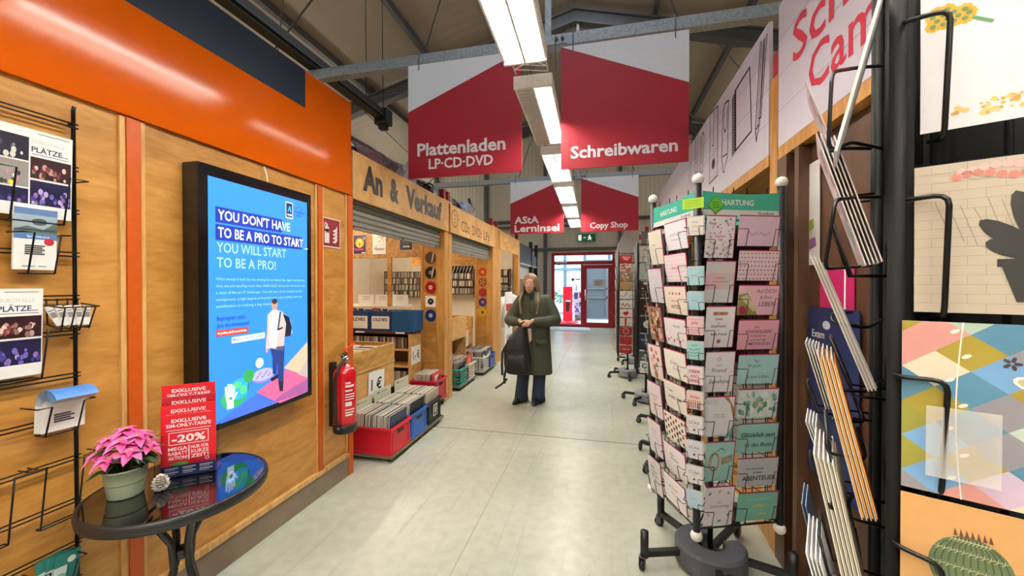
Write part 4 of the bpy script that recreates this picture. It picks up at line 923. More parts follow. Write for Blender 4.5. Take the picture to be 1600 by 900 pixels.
for i in range(28):
    o = bpy.data.objects.new('record_sleeve', rq.choice(LPM)); COL.objects.link(o)
    o.matrix_world = Matrix.Translation((-2.19 if i < 14 else -2.42, 2.82+.047*(i % 14), .726)) @ Matrix.Rotation(PI/2, 4, 'Z') @ Matrix.Rotation(.6, 4, 'Y') @ Matrix.Scale(.62, 4)
    tag(o, 'single record sleeve leaning back in the wooden top bin', 'record', 'singles leaning in the wooden top bin')
# shelf unit facing the camera with oldies crates
UY, UX0, UX1 = 4.28, -3.7, -2.26
t = thing('shelf_unit', 'wooden shelf unit carrying the oldies crates behind the wooden bin', 'shelf', TR(0, UY, 0))
b = MB(); b.box(UX1-.02, UX1, 0, .3, 0, .9, PLYL); b.build('side_panel', t); b = MB(); b.box(UX0, UX0+.02, 0, .3, 0, .9, PLYL); b.build('side_panel', t)
b = MB(); b.box(UX0, UX1, 0, .3, .9, .925, DARKW); b.build('top', t)
b = MB(); b.box(UX0+.02, UX1-.02, .285, .3, 0.02, .9, DARKW); b.build('back_panel', t)
for z in (.695, .49, .28, .06): b = MB(); b.box(UX0+.02, UX1-.02, .01, .285, z, z+.018, BATTEN); b.build('shelf', t)
for x in (-3.0, -2.45): b = MB(); b.box(x, x+.12, -.002, .0, .903, .922, PAPER); b.build('label_strip', t)
CDC = ['#b9b4a8', '#3a3836', '#8a8478', '#d8d4c8', '#5a5650', '#7a5a52', '#6a6e78', '#c0b498', '#2c2a2a', '#a9a398']
def cdm(col, th):
    b = MB(); b.box(0, th, 0, .125, 0, .142, C('#3a3a3c', .25, 0, 0)); b.box(.0004, th-.0004, -.0006, .0, .004, .138, C(col, .4, 0, .05)); return b.mesh('cd_case')
CDM = [(cdm(c, .026), .0275) for c in CDC]+[(cdm(c, .019), .0205) for c in CDC]
def cds(x0, x1, y, z, lab, group, step=1.0, slant=0):
    x = x0
    while x < x1-.045:
        m, w_ = rq.choice(CDM); o = bpy.data.objects.new('cd_case', m); COL.objects.link(o)
        sl = slant if rq.random() < .8 else 0
        o.matrix_world = Matrix.Translation((x, y, z)) @ Matrix.Rotation(sl, 4, 'Y'); tag(o, lab, 'cd', group); x += w_*step
cds(-3.25, -2.29, UY+.05, .715, 'cd case on the shelf right under the oldies crates', 'cds right under the oldies crates')
cds(-2.62, -2.29, UY+.05, .2985, 'cd case on the lower shelf beside the 1,- € sign', 'cds on the lower shelf beside the price sign', 1.1)
PS2 = frame((UX1+.001, UY+.02, 0), LEFT); p0 = onp(646, 571, PS2)
price(.25, .22, frame((UX1+.002, UY+.03, .52), LEFT), '1,- €', 'white paper sign reading 1,- € on the end of the shelf unit')
OB = C('#153f78', .35, 0, .05, name='oldies_blue')
def obox(p0, p1, lab, txt):
    x0 = at(*p0, Y=UY+.02).x; x1 = at(*p1, Y=UY+.02).x; M = TR(x0, UY+.02, .926); W_ = x1-x0; t = thing('storage_crate', lab, 'crate', M)
    m = OB if txt else C('#0c4a78', .3, 0, .06, name='crate_teal_blue'); b = MB()
    for a in ((0, W_, 0, .008), (0, W_, .25, .258), (0, .008, .008, .25), (W_-.008, W_, .008, .25)): b.box(*a, 0.008, .25, m)
    b.box(0, W_, 0, .258, 0, .008, m); b.build('body', t)
    b = MB(); b.box(-.006, W_+.006, -.006, .0, .228, .25, m); b.box(-.006, W_+.006, .258, .264, .228, .25, m); b.build('rim', t)
    if txt:
        b = MB(frame((0, -.007, 0), (1, 0, 0))); b.box(.03, W_-.02, .03, .185, 0, .003, PAPER); b.text(txt, W_/2, .125, .038, .0035, INKB, 'C', .025, W_*.7); b.build('label', t)
        for k, (c_, wd) in enumerate((('#5a2a20', .5), ('#c9b9a0', .3))):
            b2 = MB(M @ Matrix.Translation((.02+.11*k, .03+.02*k, .012))); b2.box(0, .1, 0, .006, 0, .27, C(c_, .4, 0, .1)); b2.M = b2.M @ frame((0, -.001, 0), (1, 0, 0)); b2.rect(.015, .085, .19, .26, .0002, C('#b4483a' if k == 0 else '#2a2420', .4))
            tag(b2.build('record_sleeve'), 'record sleeve standing in the storage crate with the %s' % ('left OLDIES sign' if 'left' in lab else 'right OLDIES sign'), 'record', 'sleeves in the '+('left' if 'left' in lab else 'right')+' oldies crate')
obox((541, 500), (577, 500), 'blue storage crate with OLDIES sign, the left one', 'OLDIES'); obox((578, 500), (611, 500), 'blue storage crate with OLDIES sign, right one beside the plain crate', 'OLDIES'); obox((612, 500), (646, 500), 'plain blue storage crate right of the OLDIES crates', '')
# sill behind the crates and record row with white dividers
t = thing('counter', 'pale counter with record dividers seen through the partition window', 'counter', TR(-3.0, 4.9, 0)); b = MB(); b.box(-1.2, .2, -.1, .5, 1.16, 1.2, C('#cfcabc', .5)); b.build('worktop', t); b = MB(); b.box(-1.2, .2, -.05, .45, 0, 1.16, PLYL); b.build('base', t)
for k in range(3):
    b = MB(frame((-3.42+.27*k, 4.95, 1.2), (1, 0, 0))); b.box(0, .24, 0, .16, -.004, 0, PAPER); b.text('EL ROCK', .12, .115, .02, .0006, INKB, 'C', 0, .1); b.rect(.06, .18, .09, .094, .0006, INKB)
    tag(b.build('divider_card'), 'white record divider on the pale counter, %s' % ('leftmost', 'middle one', 'rightmost')[k], 'divider', 'white dividers on the pale counter')
# CD wall at the very back
def cdshelf(x0, x1, zs, lab, rowlab, top=False):
    t = thing('cd_shelf', lab, 'shelf', TR((x0+x1)/2, 8.98, 0)); W_ = (x1-x0)/2
    for s_ in (-1, 1): b = MB(); b.box(s_*W_-.01, s_*W_+.01, 0, .155, zs[0]-.1, zs[-1]+.17, DARKW); b.build('side_panel', t)
    for i, z in enumerate(zs):
        b = MB(); b.box(-W_+.01, W_-.01, 0, .155, z-.015, z, DARKW); b.build('shelf', t)
        cds(x0+.015, x1-.012, 8.985, z+.002, 'cd case in the %s row of the %s' % (('lowest', 'second', 'third', 'fourth', 'fifth')[i], rowlab), 'cds in the %s row of the %s' % (('lowest', 'second', 'third', 'fourth', 'fifth')[i], rowlab), 1.15, .06)
    b = MB(); b.box(-W_+.01, W_-.01, .145, .155, zs[0], zs[-1]+.16, C('#7a6a58', .6)); b.build('back_panel', t)
cdshelf(-5.45, -4.3, (1.2, 1.36, 1.52, 1.68), 'long wide cd shelf on the white back wall of the record shop', 'wide back-wall cd shelf')
cdshelf(-3.7, -3.02, (1.28, 1.46, 1.64), 'cd shelf on the back wall seen through the second bay', 'second-bay cd shelf')
cdshelf(-2.62, -2.14, (1.18, 1.36, 1.54, 1.72), 'narrow cd shelf on the back wall seen through the farthest bay', 'farthest-bay cd shelf')
for k in range(7):
    b = MB(TR(-3.68+.085*k, 8.99, 1.798) @ Matrix.Rotation(.35, 4, 'Y')); b.box(0, .028, 0, .13, 0, .19, C('#1a1a1c', .35, 0, .1)); b.box(.002, .026, -.001, 0, .02, .16, C('#77736c', .4)); tag(b.build('video_case'), 'black video case leaning on top of the second-bay shelf', 'video', 'leaning black cases on the second-bay shelf')
# second bay: red crate, teal, black-and-white crate, white basket, blue crate, wooden bins
dolly(-2.25, -1.91, 4.24, 4.6, .1, 'dolly under the dark red crate beside the sample board'); crate('record_crate', -2.235, -1.92, 4.262, 4.59, .1, .25, '#b3122e', 'dark red record crate beside the nearer sample board')
lps(-2.215, -1.99, 4.276, .114, 'record sleeve packed upright in the dark red crate beside the sample board', 'records in the dark red crate', .0095)
b = MB(TR(-1.99, 4.276, .128) @ Matrix.Rotation(.06, 4, 'Y')); b.box(0, .005, 0, .3, 0, .3, C('#d03a30', .4)); b.M = b.M @ frame((.0051, 0, 0), LEFT); b.flat([(.08, .12), (.2, .2), (.14, .2), (.2, .27), (.08, .27)], .0004, PAPER); tag(b.build('record_sleeve'), 'bright red record sleeve with white mark at the front of the dark red crate', 'record')
dolly(-2.45, -1.93, 5.12, 5.86, .06, 'dolly under the teal and the white crates of the second bay')
crate('record_crate', -2.42, -1.95, 5.15, 5.48, .06, .24, '#3a9c88', 'teal lattice crate of records in the second bay', 1); lps(-2.4, -1.99, 5.165, .075, 'record sleeve upright in the teal lattice crate', 'records in the teal crate', .0165)
crate('record_crate', -2.42, -1.95, 5.512, 5.84, .06, .24, '#d9d5cc', 'white lattice crate of dark sleeves behind the teal one', 1); lps(-2.4, -2.03, 5.525, .075, 'record sleeve upright in the white lattice crate behind the teal one', 'records in the white crate behind the teal one', .0175)
b = MB(TR(-2.02, 5.53, .1) @ Matrix.Rotation(.1, 4, 'Y')); b.box(0, .005, 0, .29, 0, .33, C('#d84a38', .4)); b.M = b.M @ frame((.0051, 0, 0), LEFT); b.disc(.14, .2, .08, .0004, C('#e8a06a', .4)); tag(b.build('record_sleeve'), 'orange-red record sleeve sticking up from the white crate behind the teal one', 'record')
dolly(-2.31, -1.88, 6.08, 6.85, .06, 'dolly under the white basket and small blue crate')
crate('record_crate', -2.3, -1.9, 6.1, 6.44, .06, .24, '#dcd9d2', 'white plastic basket of records beside the farther sample board', 1); lps(-2.28, -1.95, 6.12, .075, 'record sleeve upright in the white basket beside the farther sample board', 'records in the white basket', .0165)
crate('record_crate', -2.3, -1.9, 6.49, 6.82, .06, .22, '#22459a', 'small blue crate beyond the white basket', 0); lps(-2.28, -1.95, 6.505, .075, 'record sleeve upright in the small blue crate beyond the white basket', 'records in the small blue crate', .022)
t = thing('wooden_bin', 'tall plywood record bin in the second bay beside the partition', 'bin', TR(-2.16, 5.55, 0)); b = MB(); b.box(-.5, 0, -.5, .45, .66, .69, PLYL); b.box(-.5, 0, -.5, -.47, 0, .66, PLYL); b.box(-.5, 0, .42, .45, 0, .66, PLYL); b.box(-.5, -.47, -.47, .42, 0, .66, DARKW); b.build('base_box', t)
b = MB()
for a in ((-.5, .01, -.5, -.475), (-.5, .01, .425, .45), (-.5, -.475, -.475, .425), (-.015, .01, -.475, .425)): b.box(*a, .69, 1.0, PLYL)
b.box(-.475, -.015, -.475, .425, .69, .705, PLYL); b.build('top_box', t)
t = thing('wooden_bin', 'plywood record bin with a hand-written sign near the farther sample board', 'bin', TR(-2.33, 6.45, 0)); b = MB(); b.box(-.5, 0, -.35, .38, .42, .45, PLYL); b.box(-.5, 0, -.35, -.32, 0, .42, PLYL); b.box(-.5, 0, .35, .38, 0, .42, PLYL); b.box(-.03, 0, -.32, .35, .45, .7, PLYL); b.box(-.5, -.47, -.32, .35, .45, .7, PLYL); b.box(-.5, 0, -.35, -.32, .45, .7, PLYL); b.box(-.5, 0, .35, .38, .45, .7, PLYL); b.build('base_box', t)
b = MB()
for a in ((-.5, .01, -.35, -.325), (-.5, .01, .355, .38), (-.5, -.475, -.325, .355), (-.015, .01, -.325, .355)): b.box(*a, .7, .92, PINE)
b.build('top_box', t)
b = MB(frame((-2.328, 6.13, .41), LEFT)); b.box(0, .44, 0, .28, 0, .002, PAPER); b.text('1 €', .11, .1, .07, .0025, INKB, 'C', 0, .12); b.text('Rock', .31, .12, .05, .0025, INKB, 'C', 0, .14); b.rect(.04, .4, .05, .055, .0025, INKB); tag(b.build('price_sign'), 'hand-written white sign on the bin near the farther sample board', 'sign')
# third bay: poster stand and white shirt
t = thing('poster_stand', 'narrow stand with white and red magazine posters at the third bay', 'stand', frame((-1.93, 7.75, 0), (.05, 1, 0))); b = MB(); b.box(0, .5, .05, 1.35, -.02, 0, PAPER); b.rect(.03, .47, .95, 1.1, .001, C('#b83a30', .5)); b.disc(.25, .7, .12, .001, C('#4a4a50', .5)); b.rect(.05, .45, .2, .45, .001, C('#a8b0b8', .5)); b.build('board', t)
for x in (.05, .45): b = MB(); b.tube([(x, 0, 0), (x, .2, -.01)], .012, BLACKM); b.tube([(x, .006, -.1), (x, .006, .06)], .008, BLACKM); b.build('foot', t)
t = thing('shirt', 'white shirt hung up at the third bay beside the person', 'shirt', frame((-2.0, 8.5, .55), (.7, .71, 0))); b = MB(); WS = C('#dfe0e2', .8, 0, .03)
def oval(cx, cz, rx, ry, n=16): return [(cx+rx*math.cos(2*PI*i/n), cz, ry*math.sin(2*PI*i/n)) for i in range(n)]
b.loft([oval(0, .0, .25, .08), oval(.01, .3, .23, .07), oval(0, .55, .22, .06), oval(0, .68, .2, .05), oval(0, .74, .07, .04)], WS); b.tube([(-.18, .66, 0), (-.28, .45, .02), (-.3, .15, .03)], [.06, .055, .045], WS, 10); b.tube([(.18, .66, 0), (.28, .45, .02), (.3, .15, .03)], [.06, .055, .045], WS, 10); b.build('cloth', t)
b = MB(); b.tube([(-.15, .7, 0), (0, .76, 0), (.15, .7, 0)], .006, CHROME); b.tube([(0, .76, 0), (0, .85, .034), (0, .89, .034), (0, .91, .01), (0, .90, -.02)], .004, CHROME); b.build('hanger', t)
b = MB(); b.tube([(-2.75, 8.5, 1.435), (-2.0, 8.5, 1.435)], .012, STEEL, 8); t = thing('clothes_rail', 'thin steel clothes rail carrying the white shirt at the third bay', 'rail'); b.build('bar', t)
for x in (-2.7, -2.4): b = MB(); b.tube([(x, 8.5, 0), (x, 8.5, 1.42)], .012, STEEL, 8); b.build('post', t)
# dark shop front beyond
DKG = C('#2c2e31', .5, 0, .08, name='dark_front')
M = frame((SX, 9.32, 2.05), LEFT); t = thing('fascia_board', 'dark grey fascia panel with black motif beyond the plywood fronts', 'board', M); b = MB(); b.box(0, 1.5, 0, .48, -.03, 0, DKG); b.box(1.6, 2.4, 0, .3, -.03, 0, C('#55585c', .5)); 
for k in range(5): b.stroke([(.25+.2*k, .08), (.33+.2*k, .36), (.4+.2*k, .1)], .05, .001, C('#15161a', .5))
b.build('board', t); b = MB(); b.box(0, 2.5, -.04, 0, -.04, .01, GALV); b.build('bottom_rail', t)
for y in (10.86, 11.8):
    b = MB(); b.box(-2.02, -1.93, y, y+.1, 0, 2.72, C('#17181a', .5)); trim(b)
t = thing('roller_shutter', 'pale grey roller shutter under the dark fascia panel', 'shutter', frame((-2.02, 9.32, 1.65), LEFT)); b = MB()
for k in range(8): b.box(0, 1.5, k*.045, k*.045+.043, -.02, .0 if k % 2 else .006, C('#a9abab', .5))
b.build('curtain', t)
b = MB(); b.box(-2.06, -2.035, 9.32, 12.2, 0, 2.0, C('#6a5d52', .6, 0, .1)); struct('wall_dark_front', b)
# bundles on the shop roof
BAG = C('#1d1b20', .18, 0, .3, 14, name='black_film', coat=.3); BAG2 = C('#5d4c52', .3, 0, .4, 22, name='mottled_film'); BAGW = C('#8d9096', .25, 0, .5, 18, name='grey_film')
def bundle(x, y, sx, sy, sz, seed, mats, lab, rz=0):
    r = random.Random(seed); bm = bmesh.new(); bmesh.ops.create_icosphere(bm, subdivisions=4, radius=1)
    ph = [(Vector((r.uniform(-5, 5), r.uniform(-5, 5), r.uniform(-5, 5))), r.uniform(0, 6), r.uniform(.02, .07)) for _ in range(12)]
    for v in bm.verts:
        p = v.co.copy(); q = Vector([math.copysign(abs(c)**.55, c) for c in p]); d = sum(a*math.sin(k.dot(p)+f) for k, f, a in ph); d += sum(.02*abs(math.sin(2.3*k.dot(p)+f)) for k, f, a in ph[:6])
        q *= 1+d*.7; v.co = (q.x*sx/2, q.y*sy/2, max(q.z, -.82)*sz/2+sz*.41)
    b = MB(TR(x, y, 2.571, rz)); bm.verts.index_update(); vs = [v.co.copy() for v in bm.verts]; A = [f for f in bm.faces if f.calc_center_median().y < -.15*sy]; B_ = [f for f in bm.faces if f not in set(A)]
    b.add(vs, [tuple(v.index for v in f.verts) for f in bm.faces], mats[0]); 
    sa = {tuple(v.index for v in f.verts) for f in A}; k2 = b.mi(mats[1]); b.fm = [b.mi(mats[0]) if f in sa else k2 for f in b.f]
    bm.free(); tag(b.build('wrapped_bundle'), lab, 'bundle', 'film-wrapped bundles on the record shop roof')
bundle(-2.3, 3.05, .5, .75, .24, 1, (BAG, BAG2), 'black and mottled film-wrapped bundle nearest the orange board'); bundle(-2.35, 3.83, .5, .66, .3, 2, (BAG2, BAGW), 'grey film-wrapped bundle above the Verkauf lettering, left of the Plattenladen sign'); bundle(-2.3, 4.62, .45, .58, .24, 3, (BAG, BAGW), 'shiny black film bundle above the end of the An & Verkauf board')
bundle(-2.3, 5.3, .45, .55, .22, 4, (BAGW, BAG), 'dark bundle just past the first red post top'); bundle(-2.25, 5.95, .4, .5, .26, 5, (C('#8fa4c0', .3, 0, .5, 16), BAGW), 'pale blue and white film bundle above the CDs lettering')
b = MB(TR(-2.15, 6.25, 2.571, .25) @ Matrix.Rotation(-.12, 4, 'Y')); b.box(-.02, .02, 0, .42, 0, .4, C('#26262a', .4), .006); b.M = b.M @ frame((.0205, 0, 0), LEFT); b.flat([(.1, .0), (.42, .0), (.42, .3), (.3, .38)], .0004, C('#8c8488', .5)); tag(b.build('display_board'), 'dark board standing on the roof above the CDs DVDs LPs lettering', 'board')
# ================================================================ right side: stationery shop front
RX_ = .94
def rpanel(y_far, y_near, z0, z1, lab, draw):
    M = frame((RX_, y_far, z0), RIGHT); t = thing('shop_sign', lab, 'sign', M); w_ = y_far-y_near; b = MB(); b.box(0, w_, 0, z1-z0, -.02, 0, C('#cfcad4', .5, 0, .02, name='sign_panel'))
    for k in range(1, 4): b.rect(0, w_, (z1-z0)*k/4-.0015, (z1-z0)*k/4+.0015, .0004, C('#9a959f', .6))
    b.build('panel', t); b = MB(); draw(b, M); b.build('print', t)
RDT = C('#c2183a', .5, 0, 0); OUT = C('#1c1a1e', .6, 0, 0)
def drawA(b, M):
    O = lambda x, y: onp(1040+x*.3557, y*.3557, M)
    def L(pts, wd=.012, closed=False): b.stroke([O(*p) for p in pts], wd, .001, OUT, closed)
    L([(197, 500), (230, 465), (228, 770), (192, 808)], .012, True); x, y = O(210, 720); b.disc(x, y, .05, .001, OUT, .045); L([(212, 490), (210, 640), (204, 640)], .01)
    L([(252, 490), (262, 455), (278, 440), (272, 690), (268, 700), (258, 755), (254, 755), (247, 700)], .012, True); L([(250, 690), (270, 675)], .01); L([(256, 560), (262, 580), (268, 560), (272, 470)], .012); L([(256, 560), (258, 480)], .01)
    L([(305, 400), (370, 295), (378, 575), (305, 665)], .015, True)
    for k in range(20): x, y = O(303, 415+k*12.8); b.stroke([(x-.05, y-.012), (x+.03, y+.012), (x+.03, y-.012), (x-.05, y-.03)], .012, .0012, OUT)
    L([(418, 185), (395, 570), (399, 622), (413, 540), (432, 175)], .012); L([(395, 570), (404, 560), (413, 540)], .01); L([(425, 180), (404, 560)], .008); L([(446, 150), (420, 515), (410, 520)], .01); L([(438, 165), (414, 530)], .008)
    for x0, x1 in ((127, 145), (151, 172)): L([(x0+3, 600), (x0, 745), (x0+6, 768), (x0+12, 750), (x1-2, 600), (x1-6, 580), (x1-12, 592), (x0+7, 720)], .014)
    L([(107, 640), (104, 800)], .012); L([(116, 625), (110, 805)], .012)
    x0 = onp(1033, 300, M)[0]; x1 = onp(1078, 280, M)[0]; b.text('Schreibwaren', x0, .1, .22, .001, RDT, 'L', .01, x1-x0)
rpanel(6.9, 2.525, 2.25, 3.02, 'white shop sign with black outline drawings of pencils, notebook and marker', drawA)
def drawB(b, M):
    def X(y): return 2.40-y
    b.text('Schreib', X(2.236), .365, .205, .001, RDT, 'L', .012, 1.02); b.text('Campus', X(2.079), .14, .19, .001, RDT, 'L', .012, .84)
rpanel(2.40, -1.6, 2.25, 3.02, 'white shop sign with big red letters Sch and Cam at the upper right', drawB)
for y0, y1, top in ((2.41, 2.505, 1), (6.92, 7.02, 1), (9.1, 9.2, 1), (10.5, 10.6, 1), (4.6, 4.68, 0)):
    b = MB(); b.box(RX_-.0, RX_+.1, y0, y1, 0, 2.66 if top else 2.2, POSTW); trim(b)
    if top: b = MB(); b.box(RX_+.01, RX_+.08, y0+.01, y1-.01, 2.66, 2.80, C('#a01524', .5)); trim(b)
b = MB(); b.box(RX_, RX_+.08, 2.525, 6.9, 2.185, 2.248, POSTW); trim(b)
b = MB(); b.box(RX_, RX_+.08, -1.6, 2.40, 2.185, 2.248, POSTW); trim(b)
b = MB(); b.box(RX_+.08, RX_+2.5, -1.6, 13.9, 2.5, 2.53, PLYL); struct('ceiling_stationery', b)
b = MB(); b.box(RX_+1.6, RX_+1.65, -1.6, 13.9, 0, 2.5, C('#5a2a2c', .6, 0, .1)); struct('wall_stationery_back', b)
b = MB(); b.box(RX_+.0, RX_+.06, 7.03, 9.09, 2.2, 2.62, PLYL); b.box(RX_, RX_+.06, 9.21, 10.49, 2.2, 2.62, PLYL); b.box(RX_, RX_+.06, 10.61, 13.9, 2.2, 2.6, PLYL); trim(b)
b = MB(); b.box(RX_+.02, RX_+.06, 7.03, 13.9, 0, 2.19, C('#8c8e90', .6)); struct('wall_right_far', b)
# nearer shop window: brown frames, dark interior, posters behind
b = MB(); b.box(RX_+.05, RX_+.09, -1.6, 2.40, 0, 2.18, DARKW); struct('wall_right', b)
for y0, y1 in ((2.29, 2.40), (2.16, 2.2), (.9, .98)): b = MB(); b.box(RX_-.005, RX_+.05, y0, y1, .001, 2.18, DARKW); trim(b)
b = MB(); b.box(RX_+.01, RX_+.05, 2.52, 4.59, 0, .22, POSTW); trim(b)
WP = frame((RX_+.045, 0, 0), RIGHT)
def wposter(p0, p1, lab, draw, col):
    x0, y1 = onp(*p0, WP); x1, y0 = onp(*p1, WP); b = MB(WP @ Matrix.Translation((x0, y0, .006 if 'navy' in lab else 0))); b.box(0, x1-x0, 0, y1-y0, .0, .004, C(col, .45, 0, .04)); draw(b, x1-x0, y1-y0); tag(b.build('poster'), lab, 'poster')
def w1(b, w, h):
    b.flat([(w*.45, h*.32), (w*.8, h*.36), (w*.78, h*.45), (w*.5, h*.44)], .005, C('#8fa83a', .5)); b.flat([(w*.6, h*.15), (w*.9, h*.18), (w*.85, h*.27), (w*.6, h*.25)], .005, C('#8a5a8a', .5)); b.stroke([(w*.6, h*.8), (w*.45, h*.6), (w*.5, h*.4), (w*.4, h*.1)], .006, .005, C('#b9a98a', .5))
wposter((1247, 268), (1281, 413), 'white sheet with green and purple notes in the shop window behind the black rack', w1, '#cfcac4')
wposter((1283, 421), (1335, 520), 'magenta poster in the shop window behind the black rack', lambda b, w, h: b.rect(w*.75, w*.8, 0, h, .005, PAPER), '#b81a5e')
def w3(b, w, h): b.text('Exam', .03, h*.82, .035, .005, PAPER, 'L', .01); b.disc(w*.4, h*.9, .03, .005, C('#c9c9d4', .5), .02); b.text('Karten', .03, h*.6, .03, .005, C('#4a5a9a', .5), 'L')
wposter((1268, 478), (1345, 800), 'navy blue poster lettered Exa in the shop window behind the black rack', w3, '#1a2350')
# small grey notice and projecting panel far down on the right
t = thing('shop_sign', 'grey board with a small framed white inscription above the far card racks', 'sign', frame((.70, 7.4, 1.92), (1, 0, 0)))
b = MB(); b.box(0, .6, 0, .55, -.03, 0, C('#5c5f62', .5)); b.box(.1, .55, .2, .42, 0, .006, C('#c2c4c4', .5)); b.box(.115, .535, .215, .405, .006, .008, C('#54585c', .5)); b.disc(.18, .31, .035, .009, PAPER); b.text('UNI', .36, .265, .09, .009, PAPER, 'C', .02); b.build('board', t)
b = MB(); b.box(.57, .6, -1.92, 0, -.03, 0, STEEL); b.build('post', t)
t = thing('projecting_sign', 'white tilted projecting panel on the far right near the red door', 'sign', TR(.82, 9.9, 2.05)); b = MB(Matrix.Rotation(.35, 4, 'Y')); b.box(-.55, .05, -.03, .03, 0, .5, C('#b9bcc0', .5), .01); b.build('panel', t)
b = MB(); b.tube([(-.1, 0, .3), (.12, 0, .3)], .012, STEEL); b.build('bracket', t)

# ================================================================ card racks
ENVR = '#8f1238'
def wrap(b, txts, w, h, z, col='#2a2a2e', bold=.0, shear=.0):
    for s_, x, y, ch, *o in txts: b.text(s_, w*x, h*y, ch, z, C(o[0] if o else col, .6, 0, 0), 'C', bold, None, shear)
def card(M, w, h, bg, lab, draw=None, env=ENVR, group=None, th=.0018, name='greeting_card'):
    if isinstance(bg, str) and env == ENVR: bg = lighten(bg)
    b = MB(M); b.box(0, w, 0, h, 0, th, C(bg, .5, 0, .025, 40))
    if draw: b.M = M @ Matrix.Translation((0, 0, th)); draw(b, w, h)
    o = b.build(name); tag(o, lab, 'card', group)
    if env:
        e = MB(M); e.box(.005, w+.006, .003, h+.005, -.0030, -.0006, C(env, .55, 0, .04)); e.build('envelope', o)
    return o
def lighten(c, q=.28): return '#'+''.join('%02x' % int(int(c[i:i+2], 16)*(1-q)+252*q) for i in (1, 3, 5))
def rnd(seed): return random.Random(seed)
def D_hearts(cols, n=26, s=.004, seed=1):
    def f(b, w, h):
        r = rnd(seed); nx = max(3, int(w/.018)); ny = max(3, int(h/.018))
        for i in range(nx):
            for j in range(ny):
                x = w*(i+.5+.25*(j % 2))/(nx+.3); y = h*(j+.5)/ny; c_ = C(cols[(i+j) % len(cols)], .5, 0, 0); b.disc(x-s*.5, y, s*.6, .0002, c_, n=7); b.disc(x+s*.5, y, s*.6, .0002, c_, n=7); b.flat([(x-s, y-s*.2), (x+s, y-s*.2), (x, y-s*1.3)], .00025, c_)
    return f
def D_floral(cols, n=40, seed=2, s=.008, txt=None):
    def f(b, w, h):
        r = rnd(seed)
        for i in range(n):
            x, y = r.uniform(.01, w-.01), r.uniform(.01, h-.01); m = C(r.choice(cols), .5, 0, 0); ss = s*r.uniform(.6, 1.1)
            for k in range(5): a = k*1.257+i; b.disc(x+ss*.5*math.cos(a), y+ss*.5*math.sin(a), ss*.38, .0002+.000004*i, m, n=6)
        if txt:
            b.rect(w*.2, w*.8, h*.38, h*.58, .0005, C('#efe6ea', .5, 0, 0)); wrap(b, txt, w, h, .0008, '#b04a78', .01, .2)
    return f
def D_text(txts, col='#2a2a2e', bold=0, shear=0, extra=None):
    def f(b, w, h):
        if extra: extra(b, w, h)
        wrap(b, txts, w, h, .0006, col, bold, shear)
    return f
def D_lash(b, w, h):
    m = C('#3a2a34', .6, 0, 0)
    for cx in (.36, .66):
        pts = [(w*cx+w*.1*math.cos(PI+PI*k/8), h*.5+h*.1*math.sin(PI+PI*k/8)) for k in range(9)]; b.stroke(pts, .0016, .0003, m)
        for k in (1, 3, 4, 5, 7): x, y = pts[k]; b.stroke([(x, y), (x+(x-w*cx)*.45, y-.011)], .0012, .0003, m)
def D_leaves(b, w, h, cols=('#3f8f6c', '#6fb08c', '#2f6f54'), n=26, seed=4):
    r = rnd(seed)
    for i in range(n): b.disc(r.uniform(.02, w-.02), r.uniform(.02, h-.02), .016, .0002+.000005*i, C(cols[i % len(cols)], .5, 0, 0), .006, 8, r.uniform(0, 3))
def D_stripes(b, w, h):
    for k in range(30): x = -h+k*(w+h)/30; p = [(x, 0), (x+.003, 0), (x+h+.003, h), (x+h, h)]; p = [(min(max(a, 0), w), c) for a, c in p]; b.flat(p, .0002, C('#8d949a', .5, 0, 0))
def D_grid(col, st=.012):
    def f(b, w, h):
        k = st
        while k < w: b.rect(k, k+.0008, 0, h, .0002, C(col, .5, 0, 0)); k += st
        k = st
        while k < h: b.rect(0, w, k, k+.0008, .00025, C(col, .5, 0, 0)); k += st
    return f
def D_dots(cols, s=.007, st=.022):
    def f(b, w, h):
        i = 0; x = st/2
        while x < w-s:
            y = st/2+(st/2 if i % 2 else 0); j = 0
            while y < h-s: b.disc(x, y, s, .0002, C(cols[(i+j) % len(cols)], .5, 0, 0), n=10); y += st; j += 1
            x += st*.75; i += 1
    return f
def D_blocks(b, w, h):
    for k, (x0, x1, y0, y1, c_) in enumerate(((0, 1, .0, .33, '#d7dad8'), (0, .55, .33, .72, '#e3b9c2'), (.55, 1, .33, .72, '#cfc6c6'), (0, .5, .72, 1, '#cfd2d0'), (.5, 1, .72, 1, '#d9cfcc'))): b.rect(w*x0, w*x1, h*y0, h*y1, .0002, C(c_, .5, 0, .03))
def D_tri(b, w, h):
    b.flat([(w*.62, h), (w*.78, h), (w, h*.45), (w, h*.72)], .0002, C('#a8812f', .5)); b.flat([(w*.78, 0), (w, 0), (w, h*.28)], .0003, C('#58b49c', .5))
    for k in range(6): b.rect(0, w*.4, h*(.84+.02*k), h*(.846+.02*k), .0003, C('#b9bcc4', .5))
def D_zero(b, w, h):
    pts = [(w*.33+w*.16*math.cos(2*PI*i/20), h*.5+h*.22*math.sin(2*PI*i/20)) for i in range(20)]
    b.stroke(pts, .018, .0003, C('#e6dcc8', .5), True); 
    for p in pts: b.disc(p[0], p[1], .003, .0005, C('#3a4a48', .5), n=6)
    b.flat([(w*.58, h*.42), (w*.93, h*.5), (w*.95, h*.68), (w*.6, h*.6)], .0004, C('#8f8a74', .5)); 
    for k in range(3): b.rect(w*.64, w*.9, h*(.5+.035*k), h*(.51+.035*k), .0006, C('#dcd4bc', .5))
    b.stroke([(w*.4, h*.78), (w*.55, h*.86), (w*.65, h*.8)], .004, .0004, C('#2a4a48', .5))
